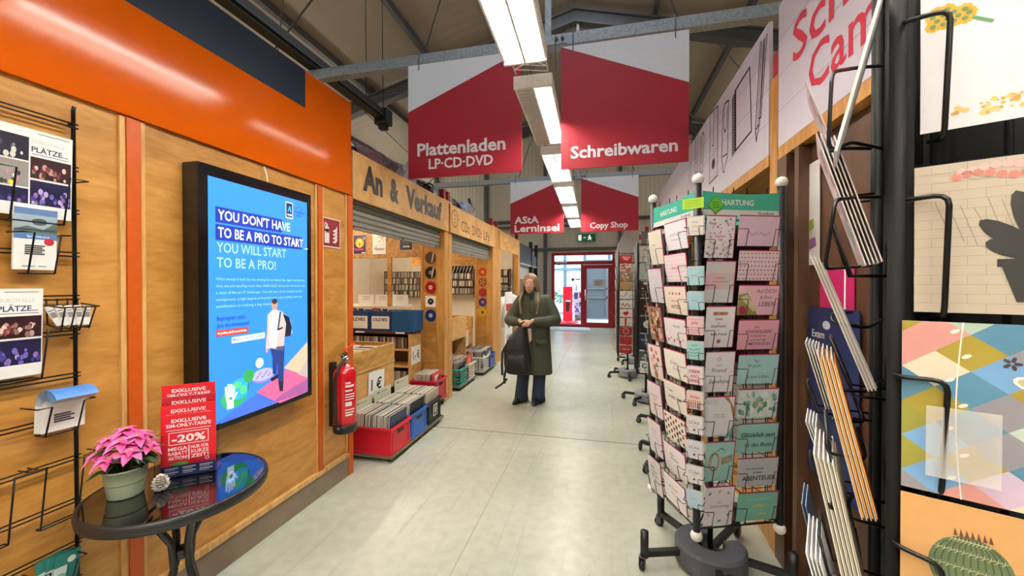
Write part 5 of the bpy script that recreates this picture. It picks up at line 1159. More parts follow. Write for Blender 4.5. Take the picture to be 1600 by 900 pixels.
def D_tulip(b, w, h):
    b.flat([(0, 0), (w*.5, 0), (w*.42, h*.28), (w*.22, h*.75), (.0, h*.7)], .0002, C('#8d8f4e', .5, 0, .2)); b.flat([(w*.05, h*.6), (w*.2, h*.7), (w*.48, h*.2), (w*.4, h*.1)], .0004, C('#c9c79a', .5, 0, .1)); b.disc(w*.12, h*.16, .016, .0006, C('#a8244a', .5), .022)
    wrap(b, [('Auf DICH', .68, .76, .017), ('& Dein', .68, .56, .015), ('LEBEN', .72, .3, .022)], w, h, .0008, '#4a3440', .0, .15)
def D_cam(b, w, h):
    r = rnd(8)
    for i in range(34): b.disc(r.uniform(.012, w-.012), r.uniform(.018, h-.018), r.uniform(.008, .014), .0002+.00001*i, C(('#7fb39a', '#e6ece6', '#5b9a80')[i % 3], .5), r.uniform(.014, .018), 9, r.uniform(0, .6))
    b.text('Hugs', w*.5, h*.42, .022, .0008, C('#c98a4a', .4), 'C', .0, None, .3)
def D_photo(cols, seed=1):
    def f(b, w, h):
        r = rnd(seed)
        for i in range(22): b.disc(r.uniform(.2*w, .8*w), r.uniform(.1*h, .9*h), w*r.uniform(.06, .18), .0002+.000008*i, C(r.choice(cols), .4, 0, .1), h*r.uniform(.04, .1), 8)
    return f
def D_flowers(b, w, h):
    for i, (x, y, c_) in enumerate(((.3, .85, '#b83a4a'), (.65, .8, '#d88a4a'), (.45, .66, '#c85a7a'), (.75, .6, '#b83a4a'), (.25, .55, '#e0b04a'), (.6, .42, '#6a8a4a'), (.35, .35, '#d8a03a'))):
        for k in range(6): a = k*1.05; b.disc(w*x+.008*math.cos(a), h*y+.008*math.sin(a), .006, .0002+.00002*i, C(c_, .5, 0, 0), n=7)
    b.disc(w*.5, h*.12, .02, .0005, C('#c8902a', .5)); wrap(b, [('alles Liebe', .5, .25, .01)], w, h, .0007, '#5a3a3a')
def D_sun(b, w, h): x, y = w*.45, h*.83; b.ring(x, y, .006, .0075, .0003, C('#555', .5)); [b.stroke([(x+.009*math.cos(k*.785), y+.009*math.sin(k*.785)), (x+.013*math.cos(k*.785), y+.013*math.sin(k*.785))], .0012, .0003, C('#555', .5)) for k in range(8)]
def D_candles(b, w, h):
    for k in range(6): x = w*(.16+.135*k); b.rect(x-.002, x+.002, h*.05, h*.42, .0004, C('#7a4a4a', .5)); b.disc(x, h*.48, .003, .0004, C('#d8903a', .5), .005, 7)
def D_star(b, w, h):
    wrap(b, [('STAR', .5, .56, .014), ('a', .5, .8, .006), ('is born', .5, .42, .005)], w, h, .0006, '#6a6a6e'); x, y = w*.5, h*.24
    p = []
    for k in range(10): q = (.009, .004)[k % 2]; p.append((x+q*math.sin(k*PI/5), y+q*math.cos(k*PI/5)))
    b.flat(p, .0006, C('#6b4a2a', .5))
def D_sticks(b, w, h):
    for k in range(9): x = w*(.08+.105*k); b.rect(x-.0016, x+.0016, .004, h*(.3+.05*(k % 3)), .0004, C('#b9845a', .5))

def caster(t, x, y, a, m=BLACKP):
    b = MB(TR(x, y, 0, a)); b.tube([(0, -.011, .028), (0, .011, .028)], .0275, m, 16); b.tube([(0, -.013, .028), (0, .013, .028)], .012, C('#6a6a6c', .4, .4), 10); b.box(-.014, .016, -.016, -.0125, .02, .068, STEEL); b.box(-.014, .016, .0125, .016, .02, .068, STEEL); b.box(-.014, .016, -.016, .016, .064, .07, STEEL)
    b.build('caster', t)
def spinner(cx, cy, rz, a, z0, z1, lab, legs, llen, header=False, ring=(.07, .175), pitch=.2, faces=(0, 3), topped=True):
    t = thing('card_rack', lab, 'card rack', TR(cx, cy, 0, rz)); h = a/2
    b = MB(); b.tube([(0, 0, .035), (0, 0, z1-.03)], .014, BLACKM, 12); b.build('pole', t)
    DG = C('#4c4f55' if header else '#83868b', .6, 0, .08, 30, name='weight_grey')
    b = MB(); r0, r1 = ring
    pr = [(r0, .028), (r1, .028), (r1, .115), (r1-.012, .128), (r0+.004, .128), (r0, .122), (r0, .028)]
    a0 = 1.35-rz; b.lathe(pr, DG, 40, a0=a0, a1=a0+2*PI-1.05, smooth=False)
    K = 41; N = len(b.v)
    for k in (0, 40): b.f.append(tuple(i*K+k for i in range(6))); b.fm.append(0); b.fs.append(False)
    b.build('weight_ring', t)
    for k in range(5):
        ang = legs+k*2*PI/5-rz; u = Vector((math.cos(ang), math.sin(ang), 0)); b = MB(Matrix.Rotation(ang, 4, 'Z')); b.box(.0, llen, -.016, .016, .07, .1, BLACKM, .003); b.tube([(llen, 0, .066), (llen, 0, .2 if header else .085)], .021, BLACKP, 14)
        b.build('leg', t); caster(t, u.x*(llen+.012), u.y*(llen+.012), ang+.5*k)
    for sx in (-1, 1):
        for sy in (-1, 1):
            b = MB(); b.tube([(sx*h, sy*h, z0), (sx*h, sy*h, z1)], .0165, BLACKM, 14); p = b.build('post', t)
            if header:
                for z in (z0-.012, z1+.014): b2 = MB(); b2.sphere((sx*h, sy*h, z), .027, WHITEP, n=20, k=12); b2.build('end_ball', p)
    b = MB()
    for z in (z0+.02, z1-.15 if header else z1-.02):
        for k in range(4): R_ = Matrix.Rotation(k*PI/2, 4, 'Z'); b.tube([R_ @ Vector((-h, -h, z)), R_ @ Vector((h, -h, z))], .004, WIRE, 5)
        b.tube([(-h, -h, z), (h, h, z)], .004, WIRE, 5); b.tube([(-h, h, z), (h, -h, z)], .004, WIRE, 5)
    for k in range(4):
        R_ = Matrix.Rotation(k*PI/2, 4, 'Z')
        for q in (.18, .42, .58, .82): b.tube([R_ @ Vector((-h+a*q, -h, z0+.02)), R_ @ Vector((-h+a*q, -h, z1-.02))], .0022, WIRE, 4)
        z = z0+.1
        while z < z1-.1: b.tube([R_ @ Vector((-h, -h, z)), R_ @ Vector((h, -h, z))], .0022, WIRE, 4); z += pitch
    b.build('wire_grid', t)
    F_ = [Matrix.Rotation(k*PI/2, 4, 'Z') @ frame((-h, -h, z0), (1, 0, 0)) for k in range(4)]
    W0 = TR(cx, cy, 0, rz)
    return t, F_, W0
def slot(t, Fm, W0, u, v, w, h, ph=.085, tilt=.2, off=.0235, inset=.034):
    """wire pocket at (u,v) on a rack face; returns the world frame for a card standing in it"""
    b = MB(Fm @ Matrix.Translation((u, v-.004, 0))); g = off+.018
    for x in (inset, w-inset): b.tube([(-.007 if x < w/2 else w+.009, ph, .0), (-.007 if x < w/2 else w+.009, ph, g+.01), (x, ph, g+.014), (x, ph-.006, g+.015), (x, 0, g-.004), (x, 0, .002)], .0017, WIRE, 4)
    b.tube([(inset, 0, g-.006), (w-inset, 0, g-.006)], .0017, WIRE, 4); b.tube([(inset*.4, 0, .003), (w-inset*.4, 0, .003)], .0017, WIRE, 4)
    b.build('pocket', t)
    return W0 @ Fm @ Matrix.Translation((u, v, off)) @ Matrix.Rotation(tilt*.6, 4, 'X')
HZ0, HZ1, HA = .33, 1.98, .432
HT, HF, HW0 = spinner(.567, 2.243, math.radians(20.07), HA, HZ0, HZ1, 'tall black greeting card rack with teal header and white end balls', math.radians(53), .36, True)
TEAL = C('#3fa590', .4, 0, .03, name='header_teal'); BAND = C('#d9dcd6', .45, 0, .02)
for k in (0, 3, 1, 2):
    b = MB(HF[k]); y0, y1 = 1.495, 1.61
    n = 12; top = [(.02+(HA-.04)*i/n, y1-.012*math.sin(PI*i/n)) for i in range(n+1)]
    b.prism([(.02, y0), (HA-.02, y0)]+top[::-1], .004, .008, TEAL); b.rect(.021, HA-.021, y0+.001, y0+.028, .0084, BAND)
    if k in (0, 3): b.text('HARTUNG', .115 if k == 0 else .1, y0+.05, .026, .0088, BAND, 'L', .03, .165); b.text('Goldbek', HA-.13, y0+.008, .013, .0088, INK, 'L', .01, .085)
    b.build('header_panel', HT)
h = HA/2
b = MB(HW0 @ HF[0] @ Matrix.Translation((.082, 1.545, .012)) @ Matrix.Rotation(PI/4, 4, 'Z')); b.box(-.03, .03, -.03, .03, 0, .0012, C('#4a9a2a', .5)); b.rect(-.026, .026, -.026, .026, .0016, C('#5fb02e', .5)); b.M = b.M @ Matrix.Rotation(-PI/4, 4, 'Z')
for i in range(3): b.text(('Karten', 'im Set', '-20%')[i], 0, .008-.012*i, .007, .002, INK, 'C', .01, .035)
tag(b.build('price_tag'), 'green diamond-shaped price tag on the teal rack header', 'tag')
CFM = frame((-h-.0245, -h-.0245, HZ0), (1, -1, 0))     # narrow column running down the front corner
b = MB(HW0 @ CFM @ Matrix.Translation((-.058, 1.522, .003))); b.box(0, .092, 0, .048, 0, .0012, C('#a5d028', .5)); 
for i in range(4): b.rect(.012, .08-.012*(i % 2), .036-.009*i, .0375-.009*i, .0016, C('#3a4a1a', .5))
tag(b.build('price_tag'), 'bright yellow-green handwritten tag at the front corner of the teal header', 'tag')
T_ = D_text
# right face, portrait column, top to bottom
AL = [('#e9e2e6', 'white greeting card covered in small mauve flowers, top of the portrait column', D_floral(['#b98aa4', '#a88a98', '#c9a8b4', '#8a7a80'], 70, 3, .007, [('Schöner', .5, .5, .011), ('Tag', .5, .42, .012)])),
      ('#dfd0cc', 'greeting card with pink and grey watercolour blocks', T_([('SUMMER', .5, .58, .009), ('happy moments', .5, .5, .008)], '#a05a5a', 0, .1, D_blocks)),
      ('#ebe8ea', 'white greeting card with small flowers above the words boyfriend and best friend', T_([('Liebe', .45, .68, .012), ('my', .45, .6, .006), ('boyfriend', .45, .5, .013), ('and', .45, .42, .006), ('best friend', .48, .3, .013)], '#2c2a2e', .01, .15, lambda b, w, h: [b.disc(w*(.3+.08*k), h*.84, .009, .0003+.00004*k, C(('#c85a5a', '#8a9a5a', '#d88a7a')[k % 3], .5), n=8) for k in range(6)]+[b.disc(w*.5, h*.15, .01, .0004, C('#c86a6a', .5), n=8)])),
      ('#e9e7ea', 'white greeting card lettered Friend and Sunshine under a little sun', T_([('a good', .45, .66, .008), ('Friend', .47, .5, .02), ('is like', .5, .38, .008), ('Sunshine', .5, .22, .02)], '#2a2a2c', 0, .2, D_sun)),
      ('#e2e2e8', 'white greeting card with a gold bar and a green corner', T_([('Schön, dass', .5, .55, .008), ('es dich gibt', .5, .49, .008)], '#7a7a80', 0, 0, D_tri)),
      ('#7cbcb2', 'teal greeting card with a big dotted 0 and a banner', D_zero),
      ('#d6cfd6', 'lilac-grey greeting card with small green leaves, bottom of the portrait column', T_([('zum', .5, .6, .009, '#a05a5a'), ('Geburtstag', .5, .48, .015, '#7a6a74')], '#7a6a74', 0, .2, lambda b, w, h: [b.disc(w*x, h*y, .011, .0003, C(c_, .5), .006, 8, r_) for x, y, c_, r_ in ((.15, .85, '#6a9a90', .8), (.8, .85, '#8aaab0', 2), (.85, .28, '#6a9a90', 1), (.15, .3, '#c9a0a8', 2.2), (.55, .12, '#5a8a9a', .2), (.5, .9, '#c9a0a8', .5))]))]
for i, (bg_, lab, dr_) in enumerate(AL): card(slot(HT, HF[0], HW0, .016, .045+.2085*(6-i), .142, .19), .142, .19, bg_, lab, dr_)
BL_ = [('#dcb6d2', 'lilac card with two closed eyelashes', D_lash), ('#e2c2cc', 'pink card with rows of small grey hearts', D_hearts(['#6a5a66', '#8a7480'], s=.004)), ('#dfa8b8', 'pink card with a pale tulip and the word LEBEN', D_tulip),
       ('#d8899c', 'rose pink card with dark lines of text about SCHOKOLADE', T_([('Wenn', .45, .74, .008), ('SCHOKOLADE', .5, .57, .014), ('die Antwort ist,', .5, .44, .009), ('ist mir die Frage', .5, .3, .009), ('MITTWOCH', .55, .14, .014)], '#4a2a34', .01)),
       ('#8cc6c6', 'teal-blue card with white and dark script', T_([('Ein gutes', .4, .6, .013, '#2a4a50'), ('NEUES LEBEN', .5, .42, .015, '#bfe0de'), ('Ja zum Leben', .5, .2, .015, '#2a4a50')], '#2a4a50', .0, .15, lambda b, w, h: b.stroke([(w*.4, h*.85), (w*.45, h*.76), (w*.5, h*.8)], .003, .0004, C('#2a4a50', .5)))),
       ('#cfd8d0', 'white and green leaf-camouflage card', D_cam), ('#6fb8ac', 'sea green card with black script Glücklich sein ist das Beste', T_([('Glücklich sein', .5, .55, .022), ('ist das Beste', .53, .2, .02)], '#16302c', .01, .2)),
       ('#c2c6ca', 'grey diagonally striped card reading ABENTEUER', T_([('Das Leben ist ein', .42, .62, .009), ('grosses', .5, .48, .01), ('ABENTEUER', .55, .22, .022)], '#2a2c30', .02, 0, D_stripes)),
       ('#55a892', 'green checked card with yellow and white lettering, bottom of the landscape column', T_([('ALL YOU NEED IS', .5, .74, .01, '#9fd8c6'), ('coffee', .5, .48, .019, '#e0c83a'), ('and a good', .42, .33, .012, '#9fd8c6'), ('spirit', .62, .2, .014, '#e0c83a')], '#9fd8c6', .01, .1, D_grid('#5fb09a')))]
for i, (bg_, lab, dr_) in enumerate(BL_): card(slot(HT, HF[0], HW0, .182, .055+.1622*(8-i), .205, .138, .08), .205, .138, bg_, lab, dr_)
# left face
LL = [('#e6dfc8', 'cream card with tiny dark figures, top of the outer left column', T_([('Hurra', .4, .55, .012), ('!', .6, .8, .012)], '#6a5a4a')), ('#d9d8de', 'pale grey card with rows of tiny line icons', D_dots(['#9a98a4', '#b4aab4'], .004, .022)),
      ('#7a5638', 'brown photo card with drinks glasses', D_photo(['#c9a878', '#4a2a1a', '#a01828', '#d8c8a8', '#6a4428'], 3)), ('#e3d2d0', 'card with red and orange blossoms', D_flowers), ('#dccbcc', 'pale pink card with thin red script', T_([('Herzlichen', .5, .6, .012, '#a04a4a'), ('Glück', .5, .48, .012, '#a04a4a'), ('wunsch', .5, .36, .012, '#a04a4a')])),
      ('#d4d2d6', 'light grey card with fine grey text', T_([('Danke', .5, .7, .012, '#8a8a90'), ('für alles', .5, .6, .009, '#8a8a90'), ('von Herzen', .5, .5, .009, '#8a8a90')])), ('#c9ccca', 'grey-green card with dark handwriting, bottom of the outer left column', T_([('Mein', .4, .7, .014), ('liebster', .5, .58, .014), ('Mensch', .5, .46, .014), ('du', .5, .34, .014)], '#2a2e30', .01, .2))]
for i, (bg_, lab, dr_) in enumerate(LL): card(slot(HT, HF[3], HW0, .03, .02+.2105*(6-i), .14, .185), .14, .185, bg_, lab, dr_)
L2 = [('#e6e6ea', 'white card with two lines of grey capitals, top of the inner left column', T_([('ALLES GUTE', .5, .5, .013), ('zum neuen Jahr', .5, .34, .01)], '#8a8a92')), ('#ecd9de', 'white card with pink hearts and red script', T_([('Amelie', .5, .45, .018, '#b82a4a')], '#b82a4a', 0, .2, D_hearts(['#d88aa0'], s=.003))),
      ('#ead9c0', 'cream card with the word WITZIG', T_([('das ist so', .45, .45, .01), ('WITZIG', .5, .2, .018)], '#6a5040', .01, 0, lambda b, w, h: [b.disc(w*(.25+.16*k), h*.75, .007, .0004, C(('#d8902a', '#8a3a3a')[k % 2], .5), n=8) for k in range(4)])), ('#e8e4e2', 'white card with small red blossoms along the bottom', T_([('Für dich', .6, .7, .013)], '#6a5a60', 0, .2, lambda b, w, h: [b.disc(w*(.15+.14*k), h*(.2+.08*(k % 2)), .008, .0004, C(('#c84a5a', '#d8a0a8')[k % 2], .5), n=8) for k in range(6)])),
      ('#e6e2d2', 'cream card with flowing grey script', T_([('Schöne', .45, .5, .018), ('Grüsse', .55, .3, .018)], '#9a9a94', 0, .4)), ('#e2ddca', 'cream card with a black star and capitals BE NICE', T_([('* have', .3, .65, .013), ('A NICE TIME', .5, .4, .015)], '#2a2a2a', .01)),
      ('#e6dcc8', 'cream card with big brown dots', T_([('lots of', .55, .62, .01), ('cookies', .55, .5, .012), ('for you', .55, .38, .01)], '#4a3a2a', 0, 0, D_dots(['#4a3428', '#6a4a38', '#3a2a24'], .009, .034))), ('#e6dfde', 'white card with brown candle sticks along the bottom', T_([('Happy', .4, .65, .012), ('Birthday', .5, .5, .014)], '#3a3438', 0, .2, D_sticks)), ('#e9e4e2', 'white card with two lines of black script, bottom of the inner left column', T_([('Ein Freund', .45, .6, .013), ('fürs Leben', .55, .4, .013)], '#3a3438', 0, .2))]
for i, (bg_, lab, dr_) in enumerate(L2): card(slot(HT, HF[3], HW0, .2, .05+.1622*(8-i), .195, .138, .08), .195, .138, bg_, lab, dr_)
SMc = [('#e8e4da', 'tiny white gift card with yellow and grey doodles, topmost at the rack corner', T_([('Happy', .5, .7, .008, '#8a8aa8'), ('Day', .5, .45, .01, '#c8a02a'), ('to you', .5, .2, .008, '#8a8aa8')])), None, ('#a9d3d8', 'tiny pale blue gift card second from top at the rack corner', T_([('danke', .5, .5, .008, '#4a8a98')])), ('#a9d0da', 'tiny pale blue gift card just above the red zigzag one', T_([('merci', .5, .5, .008, '#4a8a98')])),
      ('#e9c9cc', 'tiny gift card with red zigzag lines', T_([('Julia', .5, .62, .012, '#b8243a')], '#b8243a', .01, 0, lambda b, w, h: [b.stroke([(w*(.08+.12*k), h*(y+.05*(k % 2))) for k in range(8)], .0018, .0004, C('#c84a5a', .5)) for y in (.12, .25, .38, .85)])), ('#9fd0cc', 'tiny teal gift card with wavy dark lines', T_([('ALLES', .5, .78, .007, '#2a5a5a')], '#2a5a5a', 0, 0, lambda b, w, h: [b.stroke([(w*(.15+.1*k), h*(y-.06*math.sin(k*.6))) for k in range(8)], .0024, .0004, C('#2a7070', .5)) for y in (.25, .42, .6)])),
      ('#e9dcdc', 'tiny gift card with bold red capitals OBER', T_([('OBER', .5, .66, .014), ('ASCI', .5, .4, .012), ('DPEC', .5, .12, .014)], '#a83a44', .02)), ('#e8d2cc', 'tiny gift card with red candles and the word Wish', T_([('Wish', .5, .62, .014, '#b03a3a')], '#b03a3a', .01, .2, D_candles)),
      ('#e4e2e6', 'topmost of the three tiny white STAR gift cards', D_star), ('#e4e2e6', 'middle one of the three tiny white STAR gift cards', D_star), ('#e4e2e6', 'lowest of the three tiny white STAR gift cards', D_star), ('#bcd6e2', 'tiny light blue gift card, lowest at the rack corner', T_([('Glück', .5, .5, .009, '#6a9ab4')]))]
for i, q in enumerate(SMc):
    M = slot(HT, CFM, HW0, -.034, .14+.1143*(11-i), .068, .082, .04, .15, .012, .012)
    if q: card(M, .068, .082, q[0], q[1], q[2], '#c9c4c4')
# ---- racks further down the aisle
def simple_rack(cx, cy, rz, a, z0, z1, lab, legs, llen, ring, cols):
    t, F_, W0 = spinner(cx, cy, rz, a, z0, z1, lab, legs, llen, False, ring)
    for fk, u, w_, hh, items in cols:
        n = len(items); v = z1-z0-.03; 
        for bg_, lb, dr_, *g in items:
            v -= hh+.018; M = slot(t, F_[fk], W0, u, v, w_, hh, .06, .2, .0235, w_*.2)
            if bg_: card(M, w_, hh, bg_, lb, dr_, '#b9b4ac', g[0] if g else None, name='greeting_card')
    return t
P_ = D_photo
simple_rack(.555, 5.22, 0, .235, .40, 2.03, 'narrow black card rack of photo cards behind the teal-headed rack', math.radians(20), .27, (.05, .14), [
    (0, .02, .195, .2, [('#d9d9d4', 'white card with red lettering atop the narrow photo card rack', T_([('Heute', .5, .7, .03, '#b83a4a'), ('ist', .5, .5, .02), ('dein Tag', .5, .3, .025)])), ('#c2d4c6', 'pale green card second on the narrow photo card rack', T_([('ruhig', .5, .5, .03, '#7a9a80')])), ('#2c2622', 'photo card with a light brown animal shape on the narrow rack', P_(['#b8a890', '#3a2c22', '#8a7860', '#d8cbb8'], 4)), ('#2a1c12', 'dark photo card with orange glow on the narrow rack', P_(['#c86a1a', '#3a2412', '#e0a040', '#1a1410'], 5)), ('#20242c', 'dark photo card with a white round shape on the narrow rack', lambda b, w, h: b.disc(w*.5, h*.5, .05, .0004, C('#d8d6cc', .5))), ('#1f2b44', 'dark navy card with pale lettering on the narrow rack', T_([('NACHT', .5, .55, .03, '#b9c0d4'), ('blau', .5, .35, .025, '#b9c0d4')])), ('#4a5a58', 'grey-green landscape photo card lowest on the narrow rack', P_(['#7a8a84', '#2a3834', '#a8b4ae'], 6))])])
b = MB(frame((.47, 5.07, .40), (1, 0, 0))); b.box(0, .13, 0, .16, 0, .002, PAPER); b.text('O!', .065, .06, .06, .0025, INK, 'C', .02); tag(b.build('greeting_card'), 'white card lettered O! hanging at the foot of the narrow photo card rack', 'card')
XR = '#b01a26'
def xm(seed, c1): return P_([c1, '#e6dccb', '#8a1a22'], seed)
XM = 0.125
simple_rack(.415, 6.56, 0, .31, .36, 2.02, 'card rack with red christmas cards in front of the red door', math.radians(200), .3, (.05, .15), [
    (0, .02, .19, XM, [('#b5202a', 'red card with white lettering at the top of the christmas card rack', T_([('Frohes', .5, .6, .03, '#f0e0d8'), ('Fest', .5, .35, .03, '#f0e0d8')], '#f0e0d8', .02, .2)), ('#c8a89c', 'pale card with red and white patches on the christmas card rack', xm(3, '#b5202a')), ('#9a7a58', 'brown speckled card on the christmas card rack', P_(['#c9b08a', '#6a5038', '#e0d0b0'], 7)), ('#b08c62', 'plain kraft brown card on the christmas card rack', None), ('#dedad4', 'white card with a deer outline on the christmas card rack', lambda b, w, h: (b.stroke([(w*.3, h*.3), (w*.5, h*.6), (w*.45, h*.85)], .008, .0004, C('#6a3a34', .5)), b.stroke([(w*.5, h*.6), (w*.65, h*.8)], .008, .0005, C('#6a3a34', .5)))), ('#e2ddd8', 'white card with red looping script on the christmas card rack', lambda b, w, h: b.stroke([(w*(.15+.1*k), h*(.4+.2*math.sin(k*1.7))) for k in range(8)], .012, .0004, C('#7a1a22', .5))), ('#e6d8d4', 'white card with red berry shapes on the christmas card rack', lambda b, w, h: [b.disc(w*x, h*y, .025, .0004, C('#c02434', .5)) for x, y in ((.4, .5), (.6, .55), (.5, .38))]), ('#e0d0c8', 'white card with a red ribbon on the christmas card rack', lambda b, w, h: b.rect(w*.4, w*.55, 0, h, .0004, C(XR, .5))), ('#8f1822', 'dark red card with a ring emblem on the christmas card rack', lambda b, w, h: b.ring(w*.5, h*.5, .04, .05, .0004, C('#c89a6a', .5))), ('#9c1a26', 'plain red card under the ring emblem card on the christmas rack', None), ('#a8202c', 'red card with pale script at the bottom of the christmas card rack', T_([('Advent', .5, .4, .03, '#e6c8c0')]))]),
    (0, .229, .06, XM, [('#5a7a4a', 'green card in the narrow right column of the christmas card rack', None), ('#d9d6ce', 'white card below the green one in the narrow column', T_([('Noel', .5, .5, .02)])), ('#d2cec6', 'white card with a red dot in the narrow column', lambda b, w, h: b.disc(w*.6, h*.3, .015, .0004, C(XR, .5))), ('#dcd8d0', 'white card with grey lines in the narrow column', T_([('Stern', .5, .6, .02)])), ('#d6d0c4', 'cream card in the narrow column of the christmas card rack', T_([('Zeit', .5, .5, .02)])), ('#dcd8d2', 'white card with a gold dot low in the narrow column', lambda b, w, h: b.disc(w*.5, h*.5, .02, .0004, C('#c8922a', .5))), ('#a01c28', 'red card second from the bottom in the narrow column', None), ('#a8202c', 'red card at the bottom of the narrow column', T_([('Xmas', .5, .5, .02, '#e6c8c0')]))]),
    (3, .04, .2, .178, [('#cfc8ba', 'pale card seen edge-on at the side of the christmas card rack', None, 'edge-on cards at the side of the christmas rack')]*8)])
simple_rack(.60, 7.75, .2, .34, .36, 1.95, 'black card rack behind the christmas card rack, mostly hidden', math.radians(10), .3, (.05, .15), [])
simple_rack(.655, 3.45, .1, .40, .36, 1.9, 'black card rack hidden right behind the teal-headed rack', math.radians(216), .37, (.06, .16), [(3, .2, .15, .2, [('#d8d4cc', 'pale card at the side of the hidden rack behind the teal-headed one', None, 'cards on the hidden rack')]*6)])
simple_rack(.68, 4.3, -.1, .36, .36, 1.9, 'second black card rack hidden behind the teal-headed one', math.radians(160), .29, (.06, .15), [(3, .15, .15, .2, [('#d4d2cc', 'pale card at the side of the second hidden rack', None, 'cards on the second hidden rack')]*6)])

# ================================================================ near black postcard rack at the right edge
e1 = Vector((.897, -.441, 0)).normalized(); e2 = Vector((.441, .897, 0)).normalized(); cor = Vector((.335, .538, 0))
NR = thing('postcard_rack', 'black revolving postcard rack close by at the right edge', 'card rack', frame(cor, e1, (0, 0, 1)))      # local x along the front, y up, z towards the viewer
NI = NR.matrix_basis.copy()
b = MB(); b.box(.0, .012, .12, 2.15, -.26, -.0, C('#0b0b0c', .6, name='rack_black', spec=.25)); b.box(.012, .42, .12, 2.15, -.262, -.25, C('#0b0b0c', .5)); b.build('core_panel', NR)
b = MB(); b.box(.03, .40, .12, 2.15, -.09, -.085, C('#08080a', .55)); b.build('back_board', NR)
for x, z, r in ((-.003, .012, .0075), (.04, -.04, .010), (.09, -.045, .0035), (.16, -.045, .0035), (.23, -.045, .0035), (.32, -.045, .0035), (.41, .0, .0075), (-.006, -.15, .005), (-.006, -.22, .005)):
    b = MB(); b.tube([(x, .1, z), (x, 2.15, z)], r, C('#0b0a0a', .7, spec=.2), 10); b.build('upright', NR)
b = MB()
for y in (1.0, 1.26, 1.45, 1.64, 1.84): b.tube([(-.003, y, .012), (.0, y, -.02), (.04, y, -.04), (.41, y, -.03)], .0022, WIRE, 5)
b.build('cross_wire', NR)
b = MB(); b.lathe([(0, 0), (.2, 0), (.2, .03), (.03, .06), (.03, .12), (0, .12)], BLACKP, 32); b.M = Matrix()
b.v = [Vector((v.x+.2, v.z, v.y-.17)) for v in b.v]; b.f = [tuple(reversed(f)) for f in b.f]; b.build('base', NR)
b = MB(); b.box(-.005, .42, .1, .12, -.26, .01, BLACKP); b.build('bottom_tray', NR)
NL = NI.inverted()
def NP(px, py, d): return NL @ at(px, py, d=d)
def nwire(pts, r=.0026):
    P2 = [NP(*p) for p in pts]; Q = [P2[0]]
    for i in range(1, len(P2)-1):                     # rounded bends
        a, c, e = P2[i-1], P2[i], P2[i+1]; k1 = min(.012, (a-c).length*.4); k2 = min(.012, (e-c).length*.4)
        p, q = c+(a-c).normalized()*k1, c+(e-c).normalized()*k2
        for s_ in (0, .33, .67, 1): Q.append(p*(1-s_)**2+c*2*s_*(1-s_)+q*s_*s_)
    Q.append(P2[-1]); b = MB(); b.tube(Q, r, WIRE, 8); return b
# the four front cards
def fcard(px, py, d, w, h, lab, bg, draw, tilt=.03, cat='card', roll=0):
    M = frame(at(px, py, d=d), e1) @ Matrix.Rotation(-tilt, 4, 'X') @ Matrix.Rotation(roll, 4, 'Z'); b = MB(M); b.box(0, w, 0, h, -.0016, 0, C(bg, .35, 0, .02, 60)); draw(b, w, h); tag(b.build('postcard'), lab, cat)
def f1(b, w, h):
    r = rnd(3)
    for i in range(60): b.disc(w*r.uniform(.15, .75), h*r.uniform(.06, .16), r.uniform(.0008, .003), .00015+.000002*i, C(r.choice(['#c9a24a', '#d8b86a', '#b88a3a']), .5, 0, 0), n=6)
    for i, (x, y) in enumerate([(.06+.05*(k % 4)+.02*(k//4 % 2), .75+.032*(k//4)) for k in range(14)]):
        for k in range(8): a = k*.785; b.disc(w*x+.004*math.cos(a), h*y+.004*math.sin(a), .0026, .0002+.000004*i, C('#d9a520', .5, 0, 0), n=6)
        b.disc(w*x, h*y, .0024, .0004, C('#4a6a2a', .5, 0, 0), n=8)
    b.stroke([(w*.25, h*.74), (w*.33, h*.68)], .003, .0003, C('#3f7a3a', .5))
    K = C('#17181a', .5, 0, 0)
    for k, (x0, y0, x1, y1, wd) in enumerate(((.5, .2, .62, .5, .008), (.62, .5, .95, .72, .022), (.56, .68, .9, .95, .026), (.6, .3, .98, .4, .01), (.5, .62, .66, .74, .008))): b.stroke([(w*x0, h*y0), (w*(x0+x1)/2+.006, h*(y0+y1)/2-.004), (w*x1, h*y1)], wd, .0003+.00003*k, K)
    for i in range(16): b.disc(w*r.uniform(.5, .97), h*r.uniform(.2, .97), r.uniform(.001, .005), .0005+.00001*i, K, n=9)
def f2(b, w, h):
    g = C('#9c917f', .6, 0, .1); st = h/16
    for j in range(16):
        b.rect(0, w, st*j, st*j+.0004, .0002, g)
        for i in range(6): x = w*(i+.5*(j % 2))/6; b.rect(x, min(w, x+.0004), st*j, st*(j+1), .0002, g) if x < w else None
    K = C('#1b1a18', .55, 0, .1)
    for k in range(16): b.disc(w*(.2+.05*k), h*(.9+.02*math.sin(k*.9)), .004, .0004, C('#c07a70', .5), n=8); b.disc(w*(.225+.05*k), h*(.945-.01*math.cos(k)), .004, .0004, C('#d8b0a8', .5), n=8)
    b.flat([(w*.46, h*.08), (w*.7, h*.08), (w*.76, h*.3), (w*.4, h*.3)], .0005, K); b.rect(w*.38, w*.78, h*.3, h*.35, .0005, K)
    for k, (a, l) in enumerate(((.5, .055), (.95, .066), (1.4, .07), (1.85, .066), (2.4, .055), (2.75, .04))):
        x, y = w*.58+l*.55*math.cos(a), h*.36+l*.55*math.sin(a); b.disc(x, y, l*.5, .0005+.00002*k, K, .009, 14, a)
    for k in range(14): x = w*(.1+.06*k); b.stroke([(x, h*(.75-.02*(k % 4))), (x+.012, h*(.5-.03*(k % 3)))], .0006, .0003, C('#8a8070', .6))
